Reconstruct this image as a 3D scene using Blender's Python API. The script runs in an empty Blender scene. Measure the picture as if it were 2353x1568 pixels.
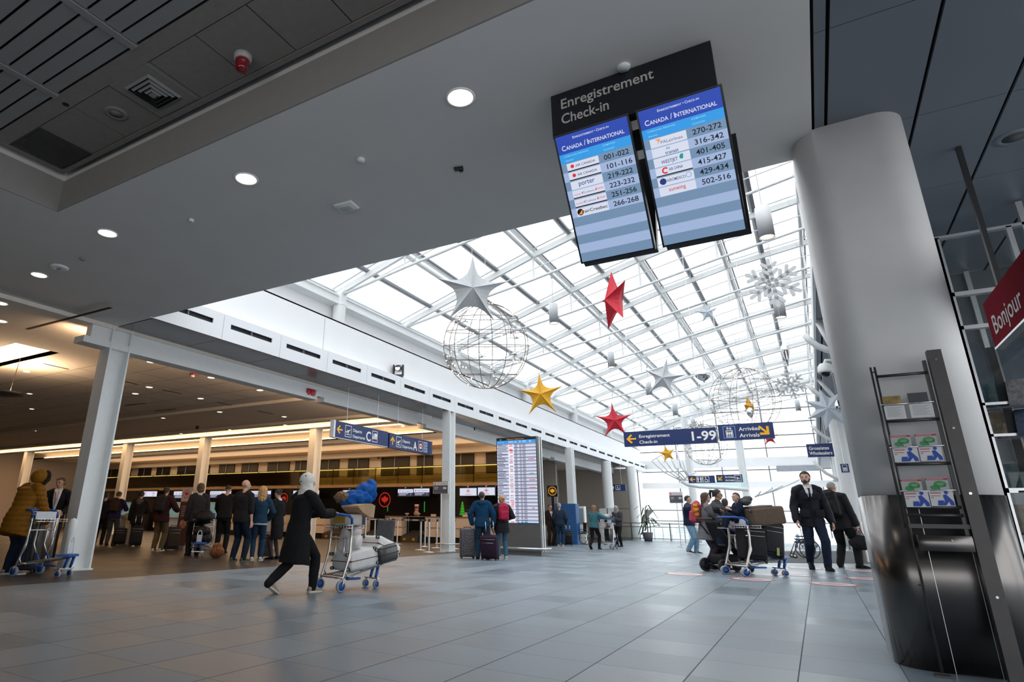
import bpy, bmesh, math, random
import numpy as np
from mathutils import Vector, Matrix, Euler
PI = math.pi
SC = bpy.context.scene
COL = SC.collection
random.seed(7)
rng = np.random.default_rng(7)

# ------------------------------------------------------------------ camera
EYE = Vector((0.0, 0.0, 1.0))
FOC, PX, PY = 1376.8143, 993.2077, 736.2758
RT = Vector((0.85356169, 0.52072020, 0.01682013))
UPV = Vector((0.15089350, -0.27798706, 0.94865924))
FW = Vector((-0.49866181, 0.80720113, 0.31585240))
cam_d = bpy.data.cameras.new('camera')
cam = bpy.data.objects.new('camera', cam_d); COL.objects.link(cam)
cam_d.sensor_width = 36.0
cam_d.lens = FOC / 2353.0 * 36.0
cam_d.shift_x = (1176.5 - PX) / 2353.0
cam_d.shift_y = -(784.0 - PY) / 2353.0
cam_d.clip_end = 400
M = Matrix((( RT.x, UPV.x, -FW.x, EYE.x), (RT.y, UPV.y, -FW.y, EYE.y), (RT.z, UPV.z, -FW.z, EYE.z), (0, 0, 0, 1)))
cam.matrix_world = M
SC.camera = cam

# ------------------------------------------------------------------ sky and exposure
w = bpy.data.worlds.new('overcast_sky'); SC.world = w; w.use_nodes = True
wn = w.node_tree.nodes; wl = w.node_tree.links
bg = wn['Background']
tc = wn.new('ShaderNodeTexCoord'); sx = wn.new('ShaderNodeSeparateXYZ'); rp = wn.new('ShaderNodeValToRGB')
wl.new(tc.outputs['Generated'], sx.inputs[0]); wl.new(sx.outputs['Z'], rp.inputs[0]); wl.new(rp.outputs[0], bg.inputs[0])
rp.color_ramp.elements[0].position = 0.0; rp.color_ramp.elements[0].color = (0.86, 0.88, 0.90, 1)
rp.color_ramp.elements[1].position = 0.6; rp.color_ramp.elements[1].color = (0.95, 0.975, 1.0, 1)
bg.inputs[1].default_value = 2.9
SC.view_settings.view_transform = 'Standard'
SC.view_settings.look = 'None'
SC.view_settings.gamma = 1.0
SC.view_settings.use_curve_mapping = False
SC.view_settings.exposure = 0.0
SC.cycles.use_denoising = True
SC.cycles.max_bounces = 7
SC.cycles.transparent_max_bounces = 12
SC.cycles.sample_clamp_indirect = 6.0
SC.cycles.caustics_reflective = False
SC.cycles.caustics_refractive = False

# ------------------------------------------------------------------ pixel helpers (photo frame -> points on real planes)
def ray(x, y): return RT * ((x - PX) / FOC) - UPV * ((y - PY) / FOC) + FW
def at_z(x, y, z): d = ray(x, y); return EYE + d * ((z - EYE.z) / d.z)
def at_x(x, y, X): d = ray(x, y); return EYE + d * (X / d.x)
def at_y(x, y, Y): d = ray(x, y); return EYE + d * (Y / d.y)
def at_d(x, y, D): d = ray(x, y); return EYE + d * D          # D = depth along the view axis
def proj(p):
    v = Vector(p) - EYE; q = v.dot(FW)
    return PX + FOC * v.dot(RT) / q, PY - FOC * v.dot(UPV) / q
def scale_at(p): return (Vector(p) - EYE).dot(FW) / FOC         # metres per photo pixel at p

# ------------------------------------------------------------------ materials
MATS = {}
def mat(name, col, rough=0.5, metal=0.0, noise=0.06, nscale=8.0, bump=0.0, bscale=60.0, emit=0.0, ecol=None, spec=0.5, alpha=1.0, trans=0.0, coat=0.0, sheen=0.0):
    if name in MATS: return MATS[name]
    m = bpy.data.materials.new(name); m.use_nodes = True
    n = m.node_tree.nodes; l = m.node_tree.links; b = n['Principled BSDF']
    b.inputs['Roughness'].default_value = rough; b.inputs['Metallic'].default_value = metal
    b.inputs['Specular IOR Level'].default_value = spec
    if coat: b.inputs['Coat Weight'].default_value = coat
    if sheen: b.inputs['Sheen Weight'].default_value = sheen
    if trans: b.inputs['Transmission Weight'].default_value = trans
    if alpha < 1: b.inputs['Alpha'].default_value = alpha
    c = tuple(col) + (1.0,)
    t = n.new('ShaderNodeTexCoord')
    if noise > 0:
        nz = n.new('ShaderNodeTexNoise'); nz.inputs['Scale'].default_value = nscale; nz.inputs['Detail'].default_value = 3
        r = n.new('ShaderNodeValToRGB')
        r.color_ramp.elements[0].position = 0.3; r.color_ramp.elements[1].position = 0.7
        r.color_ramp.elements[0].color = tuple(max(0, v * (1 - noise)) for v in col) + (1,)
        r.color_ramp.elements[1].color = tuple(min(1, v * (1 + noise)) for v in col) + (1,)
        l.new(t.outputs['Object'], nz.inputs['Vector']); l.new(nz.outputs['Fac'], r.inputs[0]); l.new(r.outputs[0], b.inputs['Base Color'])
    else:
        b.inputs['Base Color'].default_value = c
    if bump > 0:
        nb = n.new('ShaderNodeTexNoise'); nb.inputs['Scale'].default_value = bscale; nb.inputs['Detail'].default_value = 4
        bp = n.new('ShaderNodeBump'); bp.inputs['Strength'].default_value = bump; bp.inputs['Distance'].default_value = 0.02
        l.new(t.outputs['Object'], nb.inputs['Vector']); l.new(nb.outputs['Fac'], bp.inputs['Height']); l.new(bp.outputs[0], b.inputs['Normal'])
    if emit > 0:
        b.inputs['Emission Color'].default_value = (tuple(ecol) if ecol else tuple(col)) + (1.0,)
        b.inputs['Emission Strength'].default_value = emit
    MATS[name] = m
    return m

def tint(name, k=1.0, **kw):
    pass

# ------------------------------------------------------------------ mesh builder
def rotm(rx=0, ry=0, rz=0): return Euler((rx, ry, rz)).to_matrix().to_4x4()
def frame(o, xd, yd):
    """matrix whose local x/y run along xd/yd, z their normal"""
    xd = Vector(xd).normalized(); yd = Vector(yd); yd = (yd - xd * yd.dot(xd)).normalized(); zd = xd.cross(yd)
    return Matrix(((xd.x, yd.x, zd.x, o[0]), (xd.y, yd.y, zd.y, o[1]), (xd.z, yd.z, zd.z, o[2]), (0, 0, 0, 1)))
def align_z(o, d):
    d = Vector(d).normalized(); a = Vector((1, 0, 0)) if abs(d.x) < 0.9 else Vector((0, 1, 0))
    x = a.cross(d).normalized(); y = d.cross(x)
    return Matrix(((x.x, y.x, d.x, o[0]), (x.y, y.y, d.y, o[1]), (x.z, y.z, d.z, o[2]), (0, 0, 0, 1)))

class MB:
    def __init__(s): s.v = []; s.f = []; s.m = []; s.s = []; s.X = None
    def add(s, vs, fs, mi=0, smooth=False, X=None):
        b = len(s.v)
        for p in vs:
            p = Vector(p)
            if X is not None: p = X @ p
            if s.X is not None: p = s.X @ p
            s.v.append((p.x, p.y, p.z))
        for f in fs: s.f.append(tuple(i + b for i in f)); s.m.append(mi); s.s.append(smooth)
        return s
    def box(s, c, d, mi=0, X=None):
        x, y, z = c; a, b, e = d[0] / 2, d[1] / 2, d[2] / 2
        vs = [(x + i * a, y + j * b, z + k * e) for i in (-1, 1) for j in (-1, 1) for k in (-1, 1)]
        return s.add(vs, [(0, 1, 3, 2), (4, 6, 7, 5), (0, 4, 5, 1), (2, 3, 7, 6), (0, 2, 6, 4), (1, 5, 7, 3)], mi, False, X)
    def span(s, p, q, mi=0, X=None):
        return s.box([(p[i] + q[i]) / 2 for i in range(3)], [abs(q[i] - p[i]) for i in range(3)], mi, X)
    def rbox(s, c, d, r=0.03, seg=3, mi=0, X=None):
        bm = bmesh.new(); bmesh.ops.create_cube(bm, size=1.0)
        for v in bm.verts: v.co = Vector((v.co.x * d[0], v.co.y * d[1], v.co.z * d[2]))
        r = min(r, min(d) * 0.49)
        bmesh.ops.bevel(bm, geom=bm.edges[:], offset=r, segments=seg, profile=0.5, affect='EDGES')
        bm.verts.index_update()
        vs = [v.co + Vector(c) for v in bm.verts]; fs = [tuple(v.index for v in f.verts) for f in bm.faces]; bm.free()
        return s.add(vs, fs, mi, True, X)
    def quad(s, a, b, c, d, mi=0, X=None): return s.add([a, b, c, d], [(0, 1, 2, 3)], mi, False, X)
    def loft(s, rings, mi=0, smooth=True, cap=True, closed=False, X=None):
        n = len(rings[0]); vs = [p for r in rings for p in r]; fs = []
        m = len(rings)
        for i in range(m if closed else m - 1):
            for j in range(n):
                a = i * n + j; b = i * n + (j + 1) % n; i2 = (i + 1) % m
                fs.append((a, b, i2 * n + (j + 1) % n, i2 * n + j))
        if cap and not closed:
            fs.append(tuple(reversed(range(n)))); fs.append(tuple((m - 1) * n + j for j in range(n)))
        return s.add(vs, fs, mi, smooth, X)
    def tube(s, pts, r, n=8, mi=0, closed=False, cap=True, X=None, flat=1.0):
        pts = [Vector(p) for p in pts]; k = len(pts)
        rs = r if isinstance(r, (list, tuple)) else [r] * k
        rings = []; prev = None
        for i, p in enumerate(pts):
            if closed: t = pts[(i + 1) % k] - pts[i - 1]
            elif i == 0: t = pts[1] - pts[0]
            elif i == k - 1: t = pts[-1] - pts[-2]
            else: t = (pts[i + 1] - p).normalized() + (p - pts[i - 1]).normalized()
            t = t.normalized() if t.length > 1e-9 else Vector((0, 0, 1))
            if prev is None:
                a = Vector((0, 0, 1)) if abs(t.z) < 0.9 else Vector((1, 0, 0)); u = t.cross(a).normalized()
            else:
                u = prev - t * prev.dot(t); u = u.normalized() if u.length > 1e-6 else t.orthogonal().normalized()
            prev = u; v = t.cross(u)
            rings.append([p + (u * math.cos(2 * PI * j / n) + v * math.sin(2 * PI * j / n) * flat) * rs[i] for j in range(n)])
        return s.loft(rings, mi, True, cap, closed, X)
    def lathe(s, prof, n=16, mi=0, X=None, cap=True):
        rings = [[(r * math.cos(2 * PI * j / n), r * math.sin(2 * PI * j / n), z) for j in range(n)] for r, z in prof]
        return s.loft(rings, mi, True, cap, False, X)
    def cyl(s, p, q, r, n=12, mi=0, r2=None, X=None):
        p = Vector(p); q = Vector(q)
        L = (q - p).length; A = align_z(p, q - p)
        if X is not None: A = X @ A
        rings = [[(rr * math.cos(2 * PI * j / n), rr * math.sin(2 * PI * j / n), z) for j in range(n)] for rr, z in ((r, 0), (r if r2 is None else r2, L))]
        b = len(s.v); s.loft(rings, mi, True, False, False, A)
        s.add([p_ for p_ in rings[0]], [tuple(reversed(range(n)))], mi, False, A); s.add(rings[1], [tuple(range(n))], mi, False, A)
        return s
    def ball(s, c, r, nu=12, nv=8, mi=0, X=None):
        r = r if isinstance(r, (list, tuple)) else (r, r, r)
        rings = []
        for i in range(nv + 1):
            a = PI * i / nv; a = min(max(a, 0.02), PI - 0.02)
            rings.append([(c[0] + r[0] * math.sin(a) * math.cos(2 * PI * j / nu), c[1] + r[1] * math.sin(a) * math.sin(2 * PI * j / nu), c[2] - r[2] * math.cos(a)) for j in range(nu)])
        return s.loft(rings, mi, True, True, False, X)
    def prism(s, poly, d, mi=0, X=None):
        """polygon in local xy (counter-clockwise), thickness d towards -z (front face at z=0)"""
        n = len(poly)
        vs = [(x, y, 0) for x, y in poly] + [(x, y, -d) for x, y in poly]
        fs = [tuple(range(n)), tuple(reversed(range(n, 2 * n)))] + [(j, n + j, n + (j + 1) % n, (j + 1) % n) for j in range(n)]
        return s.add(vs, fs, mi, False, X)
    def mesh(s, me, mi=0, X=None, smooth=False):
        return s.add([v.co for v in me.vertices], [tuple(p.vertices) for p in me.polygons], mi, smooth, X)
    def absorb(s, o, k=0):
        b = len(s.v); s.v += o.v; s.f += [tuple(i + b for i in f) for f in o.f]; s.m += [m + k for m in o.m]; s.s += o.s
        return s
    def build(s, name, mats, parent=None, loc=None, rz=0.0):
        me = bpy.data.meshes.new(name); me.from_pydata(s.v, [], s.f)
        if not isinstance(mats, (list, tuple)): mats = [mats]
        for m in mats: me.materials.append(m)
        me.polygons.foreach_set('material_index', s.m); me.polygons.foreach_set('use_smooth', s.s); me.update()
        o = bpy.data.objects.new(name, me); COL.objects.link(o)
        if parent is not None: o.parent = parent
        if loc is not None: o.location = loc
        if rz: o.rotation_euler = (0, 0, rz)
        return o

def tag(o, label, cat, group=None, kind=None):
    o['label'] = label; o['category'] = cat
    if group: o['group'] = group
    if kind: o['kind'] = kind
    return o
def struct(o): o['kind'] = 'structure'; return o
def thing(name, label, cat, loc=(0, 0, 0), rz=0.0, group=None):
    o = bpy.data.objects.new(name, None); COL.objects.link(o); o.empty_display_size = 0.1
    o.location = loc; o.rotation_euler = (0, 0, rz); return tag(o, label, cat, group)
KIDS = {}
def dup(root, loc=None, rz=None, label=None, group=None, M=None):
    def cp(o, par):
        c = o.copy(); COL.objects.link(c)
        if par is not None: c.parent = par
        for ch in o.children: cp(ch, c)
        return c
    r = cp(root, None)
    if loc is not None: r.location = loc
    if rz is not None: r.rotation_euler = (0, 0, rz)
    if label: r['label'] = label
    if group: r['group'] = group
    return r

# ------------------------------------------------------------------ lettering
def text_mesh(s, size=1.0, bold=0.0, align='LEFT', sx=1.0, space=1.0):
    cu = bpy.data.curves.new('t', 'FONT'); cu.body = s; cu.size = size; cu.offset = bold * size; cu.align_x = align
    cu.align_y = 'BOTTOM_BASELINE'; cu.space_character = space; cu.space_line = 1.0; cu.resolution_u = 3
    ob = bpy.data.objects.new('t', cu); COL.objects.link(ob)
    me = bpy.data.meshes.new_from_object(ob.evaluated_get(bpy.context.evaluated_depsgraph_get()))
    bpy.data.objects.remove(ob); bpy.data.curves.remove(cu)
    for v in me.vertices: v.co.x *= sx
    return me
def text(mb, s, X, size, mi=0, bold=0.0, align='LEFT', sx=1.0, depth=None, space=1.0, fit=None):
    """flat lettering in the local xy plane of X, baseline at y=0"""
    me = text_mesh(s, size, bold, align, sx, space)
    if fit and len(me.vertices):
        xs = [v.co.x for v in me.vertices]; k = fit / max(1e-6, max(xs) - min(xs))
        for v in me.vertices: v.co.x *= k
    mb.mesh(me, mi, X)
    bpy.data.meshes.remove(me)

def off(x, y, z=0.0): return Matrix.Translation((x, y, z))
# ================================================================== materials of the place
def floor_mat(name, base, var, rough, sp, joint, ox, oy, tx=0.65, jl=0.004, jt=0.002, rv=0.07):
    m = bpy.data.materials.new(name); m.use_nodes = True
    n = m.node_tree.nodes; l = m.node_tree.links; b = n['Principled BSDF']
    g = n.new('ShaderNodeNewGeometry'); s = n.new('ShaderNodeSeparateXYZ'); l.new(g.outputs['Position'], s.inputs[0])
    def mth(op, a, c=None):
        q = n.new('ShaderNodeMath'); q.operation = op
        for i, v in enumerate((a, c)):
            if v is None: continue
            if isinstance(v, (int, float)): q.inputs[i].default_value = v
            else: l.new(v, q.inputs[i])
        return q.outputs[0]
    u = mth('DIVIDE', mth('SUBTRACT', s.outputs[0], ox), tx); v = mth('DIVIDE', mth('SUBTRACT', s.outputs[1], oy), tx)
    fu = mth('FRACT', u); fv = mth('FRACT', v)
    du = mth('MINIMUM', fu, mth('SUBTRACT', 1.0, fu)); dv = mth('MINIMUM', fv, mth('SUBTRACT', 1.0, fv))
    line = mth('MAXIMUM', mth('LESS_THAN', du, jl / tx), mth('LESS_THAN', dv, jt / tx))
    cell = n.new('ShaderNodeCombineXYZ'); l.new(mth('FLOOR', u), cell.inputs[0]); l.new(mth('FLOOR', v), cell.inputs[1])
    wn_ = n.new('ShaderNodeTexWhiteNoise'); l.new(cell.outputs[0], wn_.inputs['Vector'])
    nz = n.new('ShaderNodeTexNoise'); nz.inputs['Scale'].default_value = 55; nz.inputs['Detail'].default_value = 5; l.new(g.outputs['Position'], nz.inputs['Vector'])
    big = n.new('ShaderNodeTexNoise'); big.inputs['Scale'].default_value = 1.3; big.inputs['Detail'].default_value = 3; l.new(g.outputs['Position'], big.inputs['Vector'])
    f = mth('ADD', mth('MULTIPLY', wn_.outputs['Value'], 0.30), mth('ADD', mth('MULTIPLY', nz.outputs['Fac'], 0.4), mth('MULTIPLY', big.outputs['Fac'], 0.3)))
    r = n.new('ShaderNodeValToRGB'); l.new(f, r.inputs[0])
    r.color_ramp.elements[0].position = 0.25; r.color_ramp.elements[1].position = 0.9
    r.color_ramp.elements[0].color = tuple(c * (1 - var) for c in base) + (1,); r.color_ramp.elements[1].color = tuple(c * (1 + var) for c in base) + (1,)
    mx = n.new('ShaderNodeMix'); mx.data_type = 'RGBA'; l.new(line, mx.inputs['Factor']); l.new(r.outputs[0], mx.inputs[6]); mx.inputs[7].default_value = tuple(joint) + (1,)
    l.new(mx.outputs[2], b.inputs['Base Color'])
    rr = mth('ADD', mth('MULTIPLY', mth('POWER', wn_.outputs['Value'], 0.55), rv), mth('ADD', rough, mth('MULTIPLY', line, 0.4)))
    l.new(rr, b.inputs['Roughness']); b.inputs['Specular IOR Level'].default_value = sp
    bp = n.new('ShaderNodeBump'); bp.inputs['Strength'].default_value = 0.12; bp.inputs['Distance'].default_value = 0.01
    l.new(nz.outputs['Fac'], bp.inputs['Height']); l.new(bp.outputs[0], b.inputs['Normal'])
    MATS[name] = m; return m
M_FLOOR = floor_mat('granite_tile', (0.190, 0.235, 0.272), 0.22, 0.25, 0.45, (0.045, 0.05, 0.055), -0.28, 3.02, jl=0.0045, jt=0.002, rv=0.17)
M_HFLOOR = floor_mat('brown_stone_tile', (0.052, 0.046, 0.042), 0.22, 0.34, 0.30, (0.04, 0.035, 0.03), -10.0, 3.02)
M_SOFFIT = mat('white_plaster', (0.70, 0.665, 0.64), 0.8, noise=0.02, nscale=1.5)
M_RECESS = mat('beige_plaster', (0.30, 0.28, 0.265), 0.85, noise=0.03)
M_TILE = mat('acoustic_tile', (0.235, 0.21, 0.195), 0.9, noise=0.05, nscale=14)
M_SLAT = mat('metal_slat', (0.26, 0.255, 0.25), 0.6, noise=0.03)
M_DGAP = mat('dark_gap', (0.012, 0.012, 0.013), 0.9, noise=0.0)
M_GREYPANEL = mat('slate_panel', (0.155, 0.172, 0.20), 0.45, noise=0.04, nscale=0.8)
M_HALLCEIL = mat('cream_ceiling_tile', (0.78, 0.72, 0.65), 0.85, noise=0.03)
M_WHITE = mat('white_paint', (0.82, 0.83, 0.83), 0.5, noise=0.015)
M_WALLW = mat('white_wall_paint', (0.86, 0.87, 0.88), 0.7, noise=0.015, nscale=1)
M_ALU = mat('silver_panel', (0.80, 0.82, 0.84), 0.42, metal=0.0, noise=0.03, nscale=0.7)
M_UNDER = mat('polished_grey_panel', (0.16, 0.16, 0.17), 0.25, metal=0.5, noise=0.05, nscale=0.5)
M_SLOT = mat('black_slot', (0.012, 0.014, 0.02), 0.6, noise=0)
M_STEELW = mat('white_enamel_steel', (0.80, 0.82, 0.82), 0.4, noise=0.02)
M_BAR = mat('grey_glazing_bar', (0.17, 0.18, 0.20), 0.4, metal=0.3, noise=0.03)
M_BRUSH = mat('brushed_steel', (0.38, 0.36, 0.35), 0.28, metal=1.0, noise=0.12, nscale=3)
M_CHROME = mat('chrome', (0.75, 0.76, 0.78), 0.12, metal=1.0, noise=0.02)
M_ALUM = mat('aluminium', (0.66, 0.67, 0.68), 0.32, metal=0.9, noise=0.04)
M_BLACK = mat('black_plastic', (0.018, 0.018, 0.02), 0.45, noise=0.1)
M_BLACKGL = mat('black_gloss', (0.006, 0.006, 0.007), 0.16, noise=0.05)
M_CHAR = mat('charcoal_metal', (0.075, 0.072, 0.072), 0.42, metal=0.6, noise=0.08)
M_BEIGE = mat('beige_wall', (0.46, 0.41, 0.36), 0.7, noise=0.03)
M_BLUE = mat('sign_blue', (0.008, 0.028, 0.13), 0.35, noise=0.03)
M_GLASSP = bpy.data.materials.new('frosted_roof_glass'); M_GLASSP.use_nodes = True
def pane_mat(m, tw, gw, col=(1, 1, 1), rough=0.05, tl=(0.9, 0.95, 1.0)):
    n = m.node_tree.nodes; l = m.node_tree.links; n.clear()
    o = n.new('ShaderNodeOutputMaterial'); t = n.new('ShaderNodeBsdfTransparent'); t.inputs[0].default_value = tuple(col) + (1,)
    d = n.new('ShaderNodeBsdfTranslucent'); d.inputs[0].default_value = tuple(tl) + (1,)
    g = n.new('ShaderNodeBsdfGlossy'); g.inputs['Roughness'].default_value = rough
    a = n.new('ShaderNodeMixShader'); b = n.new('ShaderNodeMixShader'); fr = n.new('ShaderNodeFresnel'); fr.inputs[0].default_value = 1.45
    mm = n.new('ShaderNodeMath'); mm.operation = 'MULTIPLY'; mm.inputs[1].default_value = gw; l.new(fr.outputs[0], mm.inputs[0])
    tcn = n.new('ShaderNodeTexCoord'); nz = n.new('ShaderNodeTexNoise'); nz.inputs['Scale'].default_value = 0.7; l.new(tcn.outputs['Object'], nz.inputs['Vector'])
    mr = n.new('ShaderNodeMapRange'); mr.inputs[3].default_value = tw * 0.85; mr.inputs[4].default_value = min(1, tw * 1.15); l.new(nz.outputs['Fac'], mr.inputs[0])
    l.new(mr.outputs[0], a.inputs[0]); l.new(t.outputs[0], a.inputs[1]); l.new(d.outputs[0], a.inputs[2])
    l.new(mm.outputs[0], b.inputs[0]); l.new(a.outputs[0], b.inputs[1]); l.new(g.outputs[0], b.inputs[2]); l.new(b.outputs[0], o.inputs[0])
    MATS[m.name] = m; return m
pane_mat(M_GLASSP, 0.25, 0.3)
M_GLASS = pane_mat(bpy.data.materials.new('clear_glass') if True else None, 0.02, 1.0) if False else None
M_GLASS = bpy.data.materials.new('clear_glass'); M_GLASS.use_nodes = True; pane_mat(M_GLASS, 0.02, 1.0, (0.93, 0.97, 0.96), 0.02)
M_TINT = bpy.data.materials.new('bronze_glass'); M_TINT.use_nodes = True; pane_mat(M_TINT, 0.10, 1.0, (0.72, 0.68, 0.46), 0.05, (0.50, 0.42, 0.16))
def emat(name, col, st): return mat(name, (0.8, 0.8, 0.8), 0.5, noise=0, emit=st, ecol=col)
E_DOWN = emat('downlight_glow', (1.0, 0.86, 0.66), 9.0)
E_WARM = emat('warm_downlight_glow', (1.0, 0.78, 0.52), 9.0)
E_COVE = emat('warm_cove_glow', (1.0, 0.62, 0.30), 5.0)
E_YEL = emat('yellow_strip_glow', (0.85, 0.62, 0.10), 0.9)

# ================================================================== floor
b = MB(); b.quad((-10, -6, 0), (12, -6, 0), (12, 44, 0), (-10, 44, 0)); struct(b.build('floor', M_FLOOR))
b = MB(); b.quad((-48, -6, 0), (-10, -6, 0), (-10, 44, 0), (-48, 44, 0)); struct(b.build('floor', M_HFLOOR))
ZS = 4.7
# ================================================================== white soffit band over the aisle
b = MB()
b.span((-11.8, 3.35, ZS), (0.53, 6.68, ZS + 0.9)); b.span((-11.8, -6, ZS), (-7.8, 3.35, ZS + 0.9))
struct(b.build('ceiling', M_SOFFIT))
# the recess: upstand faces, dark shadow joint, tile row, linear slats
b = MB()
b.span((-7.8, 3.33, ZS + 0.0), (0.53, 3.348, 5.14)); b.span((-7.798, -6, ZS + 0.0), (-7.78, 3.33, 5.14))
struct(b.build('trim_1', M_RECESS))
b = MB()
b.span((-7.8, -6, 5.30), (0.6, 3.35, 5.36), 1)                       # dark void above
TX = [-3.55 - 0.675 * i for i in range(-6, 7)]
for i in range(len(TX) - 1):
    x1, x0 = TX[i], TX[i + 1]
    b.span((max(x0 + 0.008, -7.66), 2.585, 5.2), (x1 - 0.008, 3.20, 5.23), 0)
b.span((-7.7, 3.21, 5.19), (0.53, 3.27, 5.23), 0)                       # edge angles
b.span((-7.7, -6, 5.19), (-7.64, 3.21, 5.23), 0)
b.span((-7.64, 2.40, 5.195), (0.53, 2.575, 5.24), 0)                    # wide band
mods = [-7.55, -6.22, -4.85, -3.48, -2.1, -0.75, 0.5]
for i in range(len(mods) - 1):
    x0, x1 = mods[i] + 0.05, mods[i + 1] - 0.05
    y = 2.37
    while y > -5.8:
        b.span((x0, y - 0.132, 5.2), (x1, y, 5.225), 2); y -= 0.158
    b.span((x1 + 0.012, -6, 5.185), (x1 + 0.088, 2.40, 5.235), 2)
struct(b.build('ceiling', [M_TILE, M_DGAP, M_SLAT]))
# ================================================================== slate panels of the right-hand ceiling
b = MB()
xs = [0.545, 0.65, 1.38, 2.05, 2.72, 3.4, 4.1, 4.8, 5.5, 6.2]; ys = [-6 + 0.0] + [-0.2 + 1.665 * k for k in range(0, 31)]
for i in range(len(xs) - 1):
    for j in range(len(ys) - 1):
        if ys[j + 1] < -5: continue
        b.span((xs[i] + 0.014, ys[j] + 0.005, ZS + 0.02), (xs[i + 1] - 0.014, ys[j + 1] - 0.005, ZS + 0.05), 0)
b.span((0.545, -6, ZS + 0.10), (6.2, 50, ZS + 0.14), 1)
b.span((0.50, 6.68, ZS - 0.02), (0.545, 49, ZS + 0.2), 2)
struct(b.build('ceiling', [M_GREYPANEL, M_DGAP, M_WHITE]))
# ================================================================== check-in hall ceiling
ZH = 4.62
b = MB()
CY = [(3.0, 8.3, -48, -11.8)]
b.span((-48, -6, ZH), (-11.8, 6.15, ZH + 0.1)); b.span((-14.8, 6.15, ZH), (-11.8, 7.1, ZH + 0.1)); b.span((-48, 7.1, ZH), (-11.8, 18.2, ZH + 0.1))
b.span((-48, 22.7, ZH), (-11.8, 27.6, ZH + 0.1)); b.span((-48, 18.2, 4.93), (-11.8, 22.7, 5.0)); b.span((-48, 18.18, ZH), (-11.8, 18.2, 5.0)); b.span((-48, 22.7, ZH), (-11.8, 22.72, 5.0)); b.span((-48, 19.3, ZH + 0.02), (-11.8, 19.9, 4.93))
b.span((-48, 6.1, 5.0), (-14.8, 7.15, 5.1)); b.span((-48, 6.13, ZH), (-14.8, 6.15, 5.0)); b.span((-48, 7.1, ZH), (-14.8, 7.12, 5.0)); b.span((-14.82, 6.15, ZH), (-14.8, 7.1, 5.0))
b.span((-16, 27.6, ZH), (-11.8, 49, ZH + 0.1))
for x in range(-46, -11, 1):                                            # tile joints
    if x % 6 < 4: b.span((x - 0.007, 8.2, ZH - 0.0035), (x + 0.007, 13.2, ZH), 1)
for k, y in enumerate([8.25 + 1.0 * i for i in range(6)]): b.span((-46, y - 0.007, ZH - 0.0035), (-13.0, y + 0.007, ZH), 1)
for y in (13.9, 17.4, 24.0): b.span((-46, y - 0.05, ZH - 0.10), (-13.2, y + 0.05, ZH), 0)      # shallow drop edges
struct(b.build('ceiling', [M_HALLCEIL, mat('tile_joint', (0.25, 0.22, 0.19), 0.9, noise=0)]))
# cove tubes in the two slots
b = MB()
for y in (18.23, 19.21, 19.93, 22.6): b.span((-46, y, 4.66), (-12.2, y + 0.06, 4.70))
o = b.build('cove_light', E_COVE); tag(o, 'long warm strip lights glowing in the ceiling cove above the row of white columns', 'light strip')
b = MB(); b.span((-30, 6.2, 4.70), (-14.95, 6.28, 4.76)); b.span((-30, 6.95, 4.70), (-14.95, 7.05, 4.76))
o = b.build('cove_light', E_COVE); tag(o, 'warm strip light in the near ceiling recess at the left edge', 'light strip')
for (x, y, z, ex, ey, e, up) in ((-29, 18.7, 4.67, 33, 0.4, 420, PI), (-29, 21.3, 4.67, 33, 0.5, 620, PI), (-22.5, 6.6, 4.68, 15, 0.5, 160, PI), (-28, 25.7, 2.75, 30, 0.2, 330, PI), (-12.3, 17, 4.36, .12, 22, 260, 2.2)):  # mezzanine-edge and beam-top entries are unseen fill added to brighten the hall ceiling
    ld = bpy.data.lights.new('cove_and_fill_lamp', 'AREA'); ld.shape = 'RECTANGLE'; ld.size = ex; ld.size_y = ey; ld.energy = e; ld.color = (1.0, 0.66, 0.38)
    lo = bpy.data.objects.new('cove_and_fill_lamp', ld); COL.objects.link(lo); lo.location = (x, y, z); lo.rotation_euler = (up, 0, 0) if up > 3 else (0, up, 0)
# ================================================================== concourse edge: beam, dark underside, slotted fascia, parapet
XB, XF = -11.8, -10.6
b = MB()
for y0, y1 in ((6.05, 12.85), (13.15, 18.2), (18.8, 31.5), (32.1, 42)):
    b.span((XB - 0.34, y0, 4.22), (XB, y1, 4.35), 0)
b.span((XB - 0.24, 6.2, 4.35), (XB - 0.05, 44, 4.72), 0)
struct(b.build('trim_2', M_WHITE))
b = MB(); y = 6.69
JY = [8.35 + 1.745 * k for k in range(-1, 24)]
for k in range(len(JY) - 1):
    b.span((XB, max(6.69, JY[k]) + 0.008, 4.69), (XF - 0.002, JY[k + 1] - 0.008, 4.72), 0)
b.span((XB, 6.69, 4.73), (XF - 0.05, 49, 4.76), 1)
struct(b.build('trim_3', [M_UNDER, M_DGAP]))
b = MB()
for k in range(len(JY) - 1):
    y0, y1 = JY[k] + 0.006, JY[k + 1] - 0.006
    za, zb = 4.69, 5.28; s0, s1 = y0 + 0.20, y1 - 0.27; sz0, sz1 = 4.985, 5.095
    b.span((XF - 0.03, y0, za), (XF, y1, sz0), 0); b.span((XF - 0.03, y0, sz1), (XF, y1, zb), 0)
    b.span((XF - 0.03, y0, sz0), (XF, s0, sz1), 0); b.span((XF - 0.03, s1, sz0), (XF, y1, sz1), 0)
    b.span((XF - 0.09, s0 - 0.02, sz0 - 0.02), (XF - 0.07, s1 + 0.02, sz1 + 0.02), 1)
    b.span((XF - 0.07, (s0 + s1) / 2 - 0.012, sz0), (XF - 0.01, (s0 + s1) / 2 + 0.012, sz1), 2)
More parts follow.
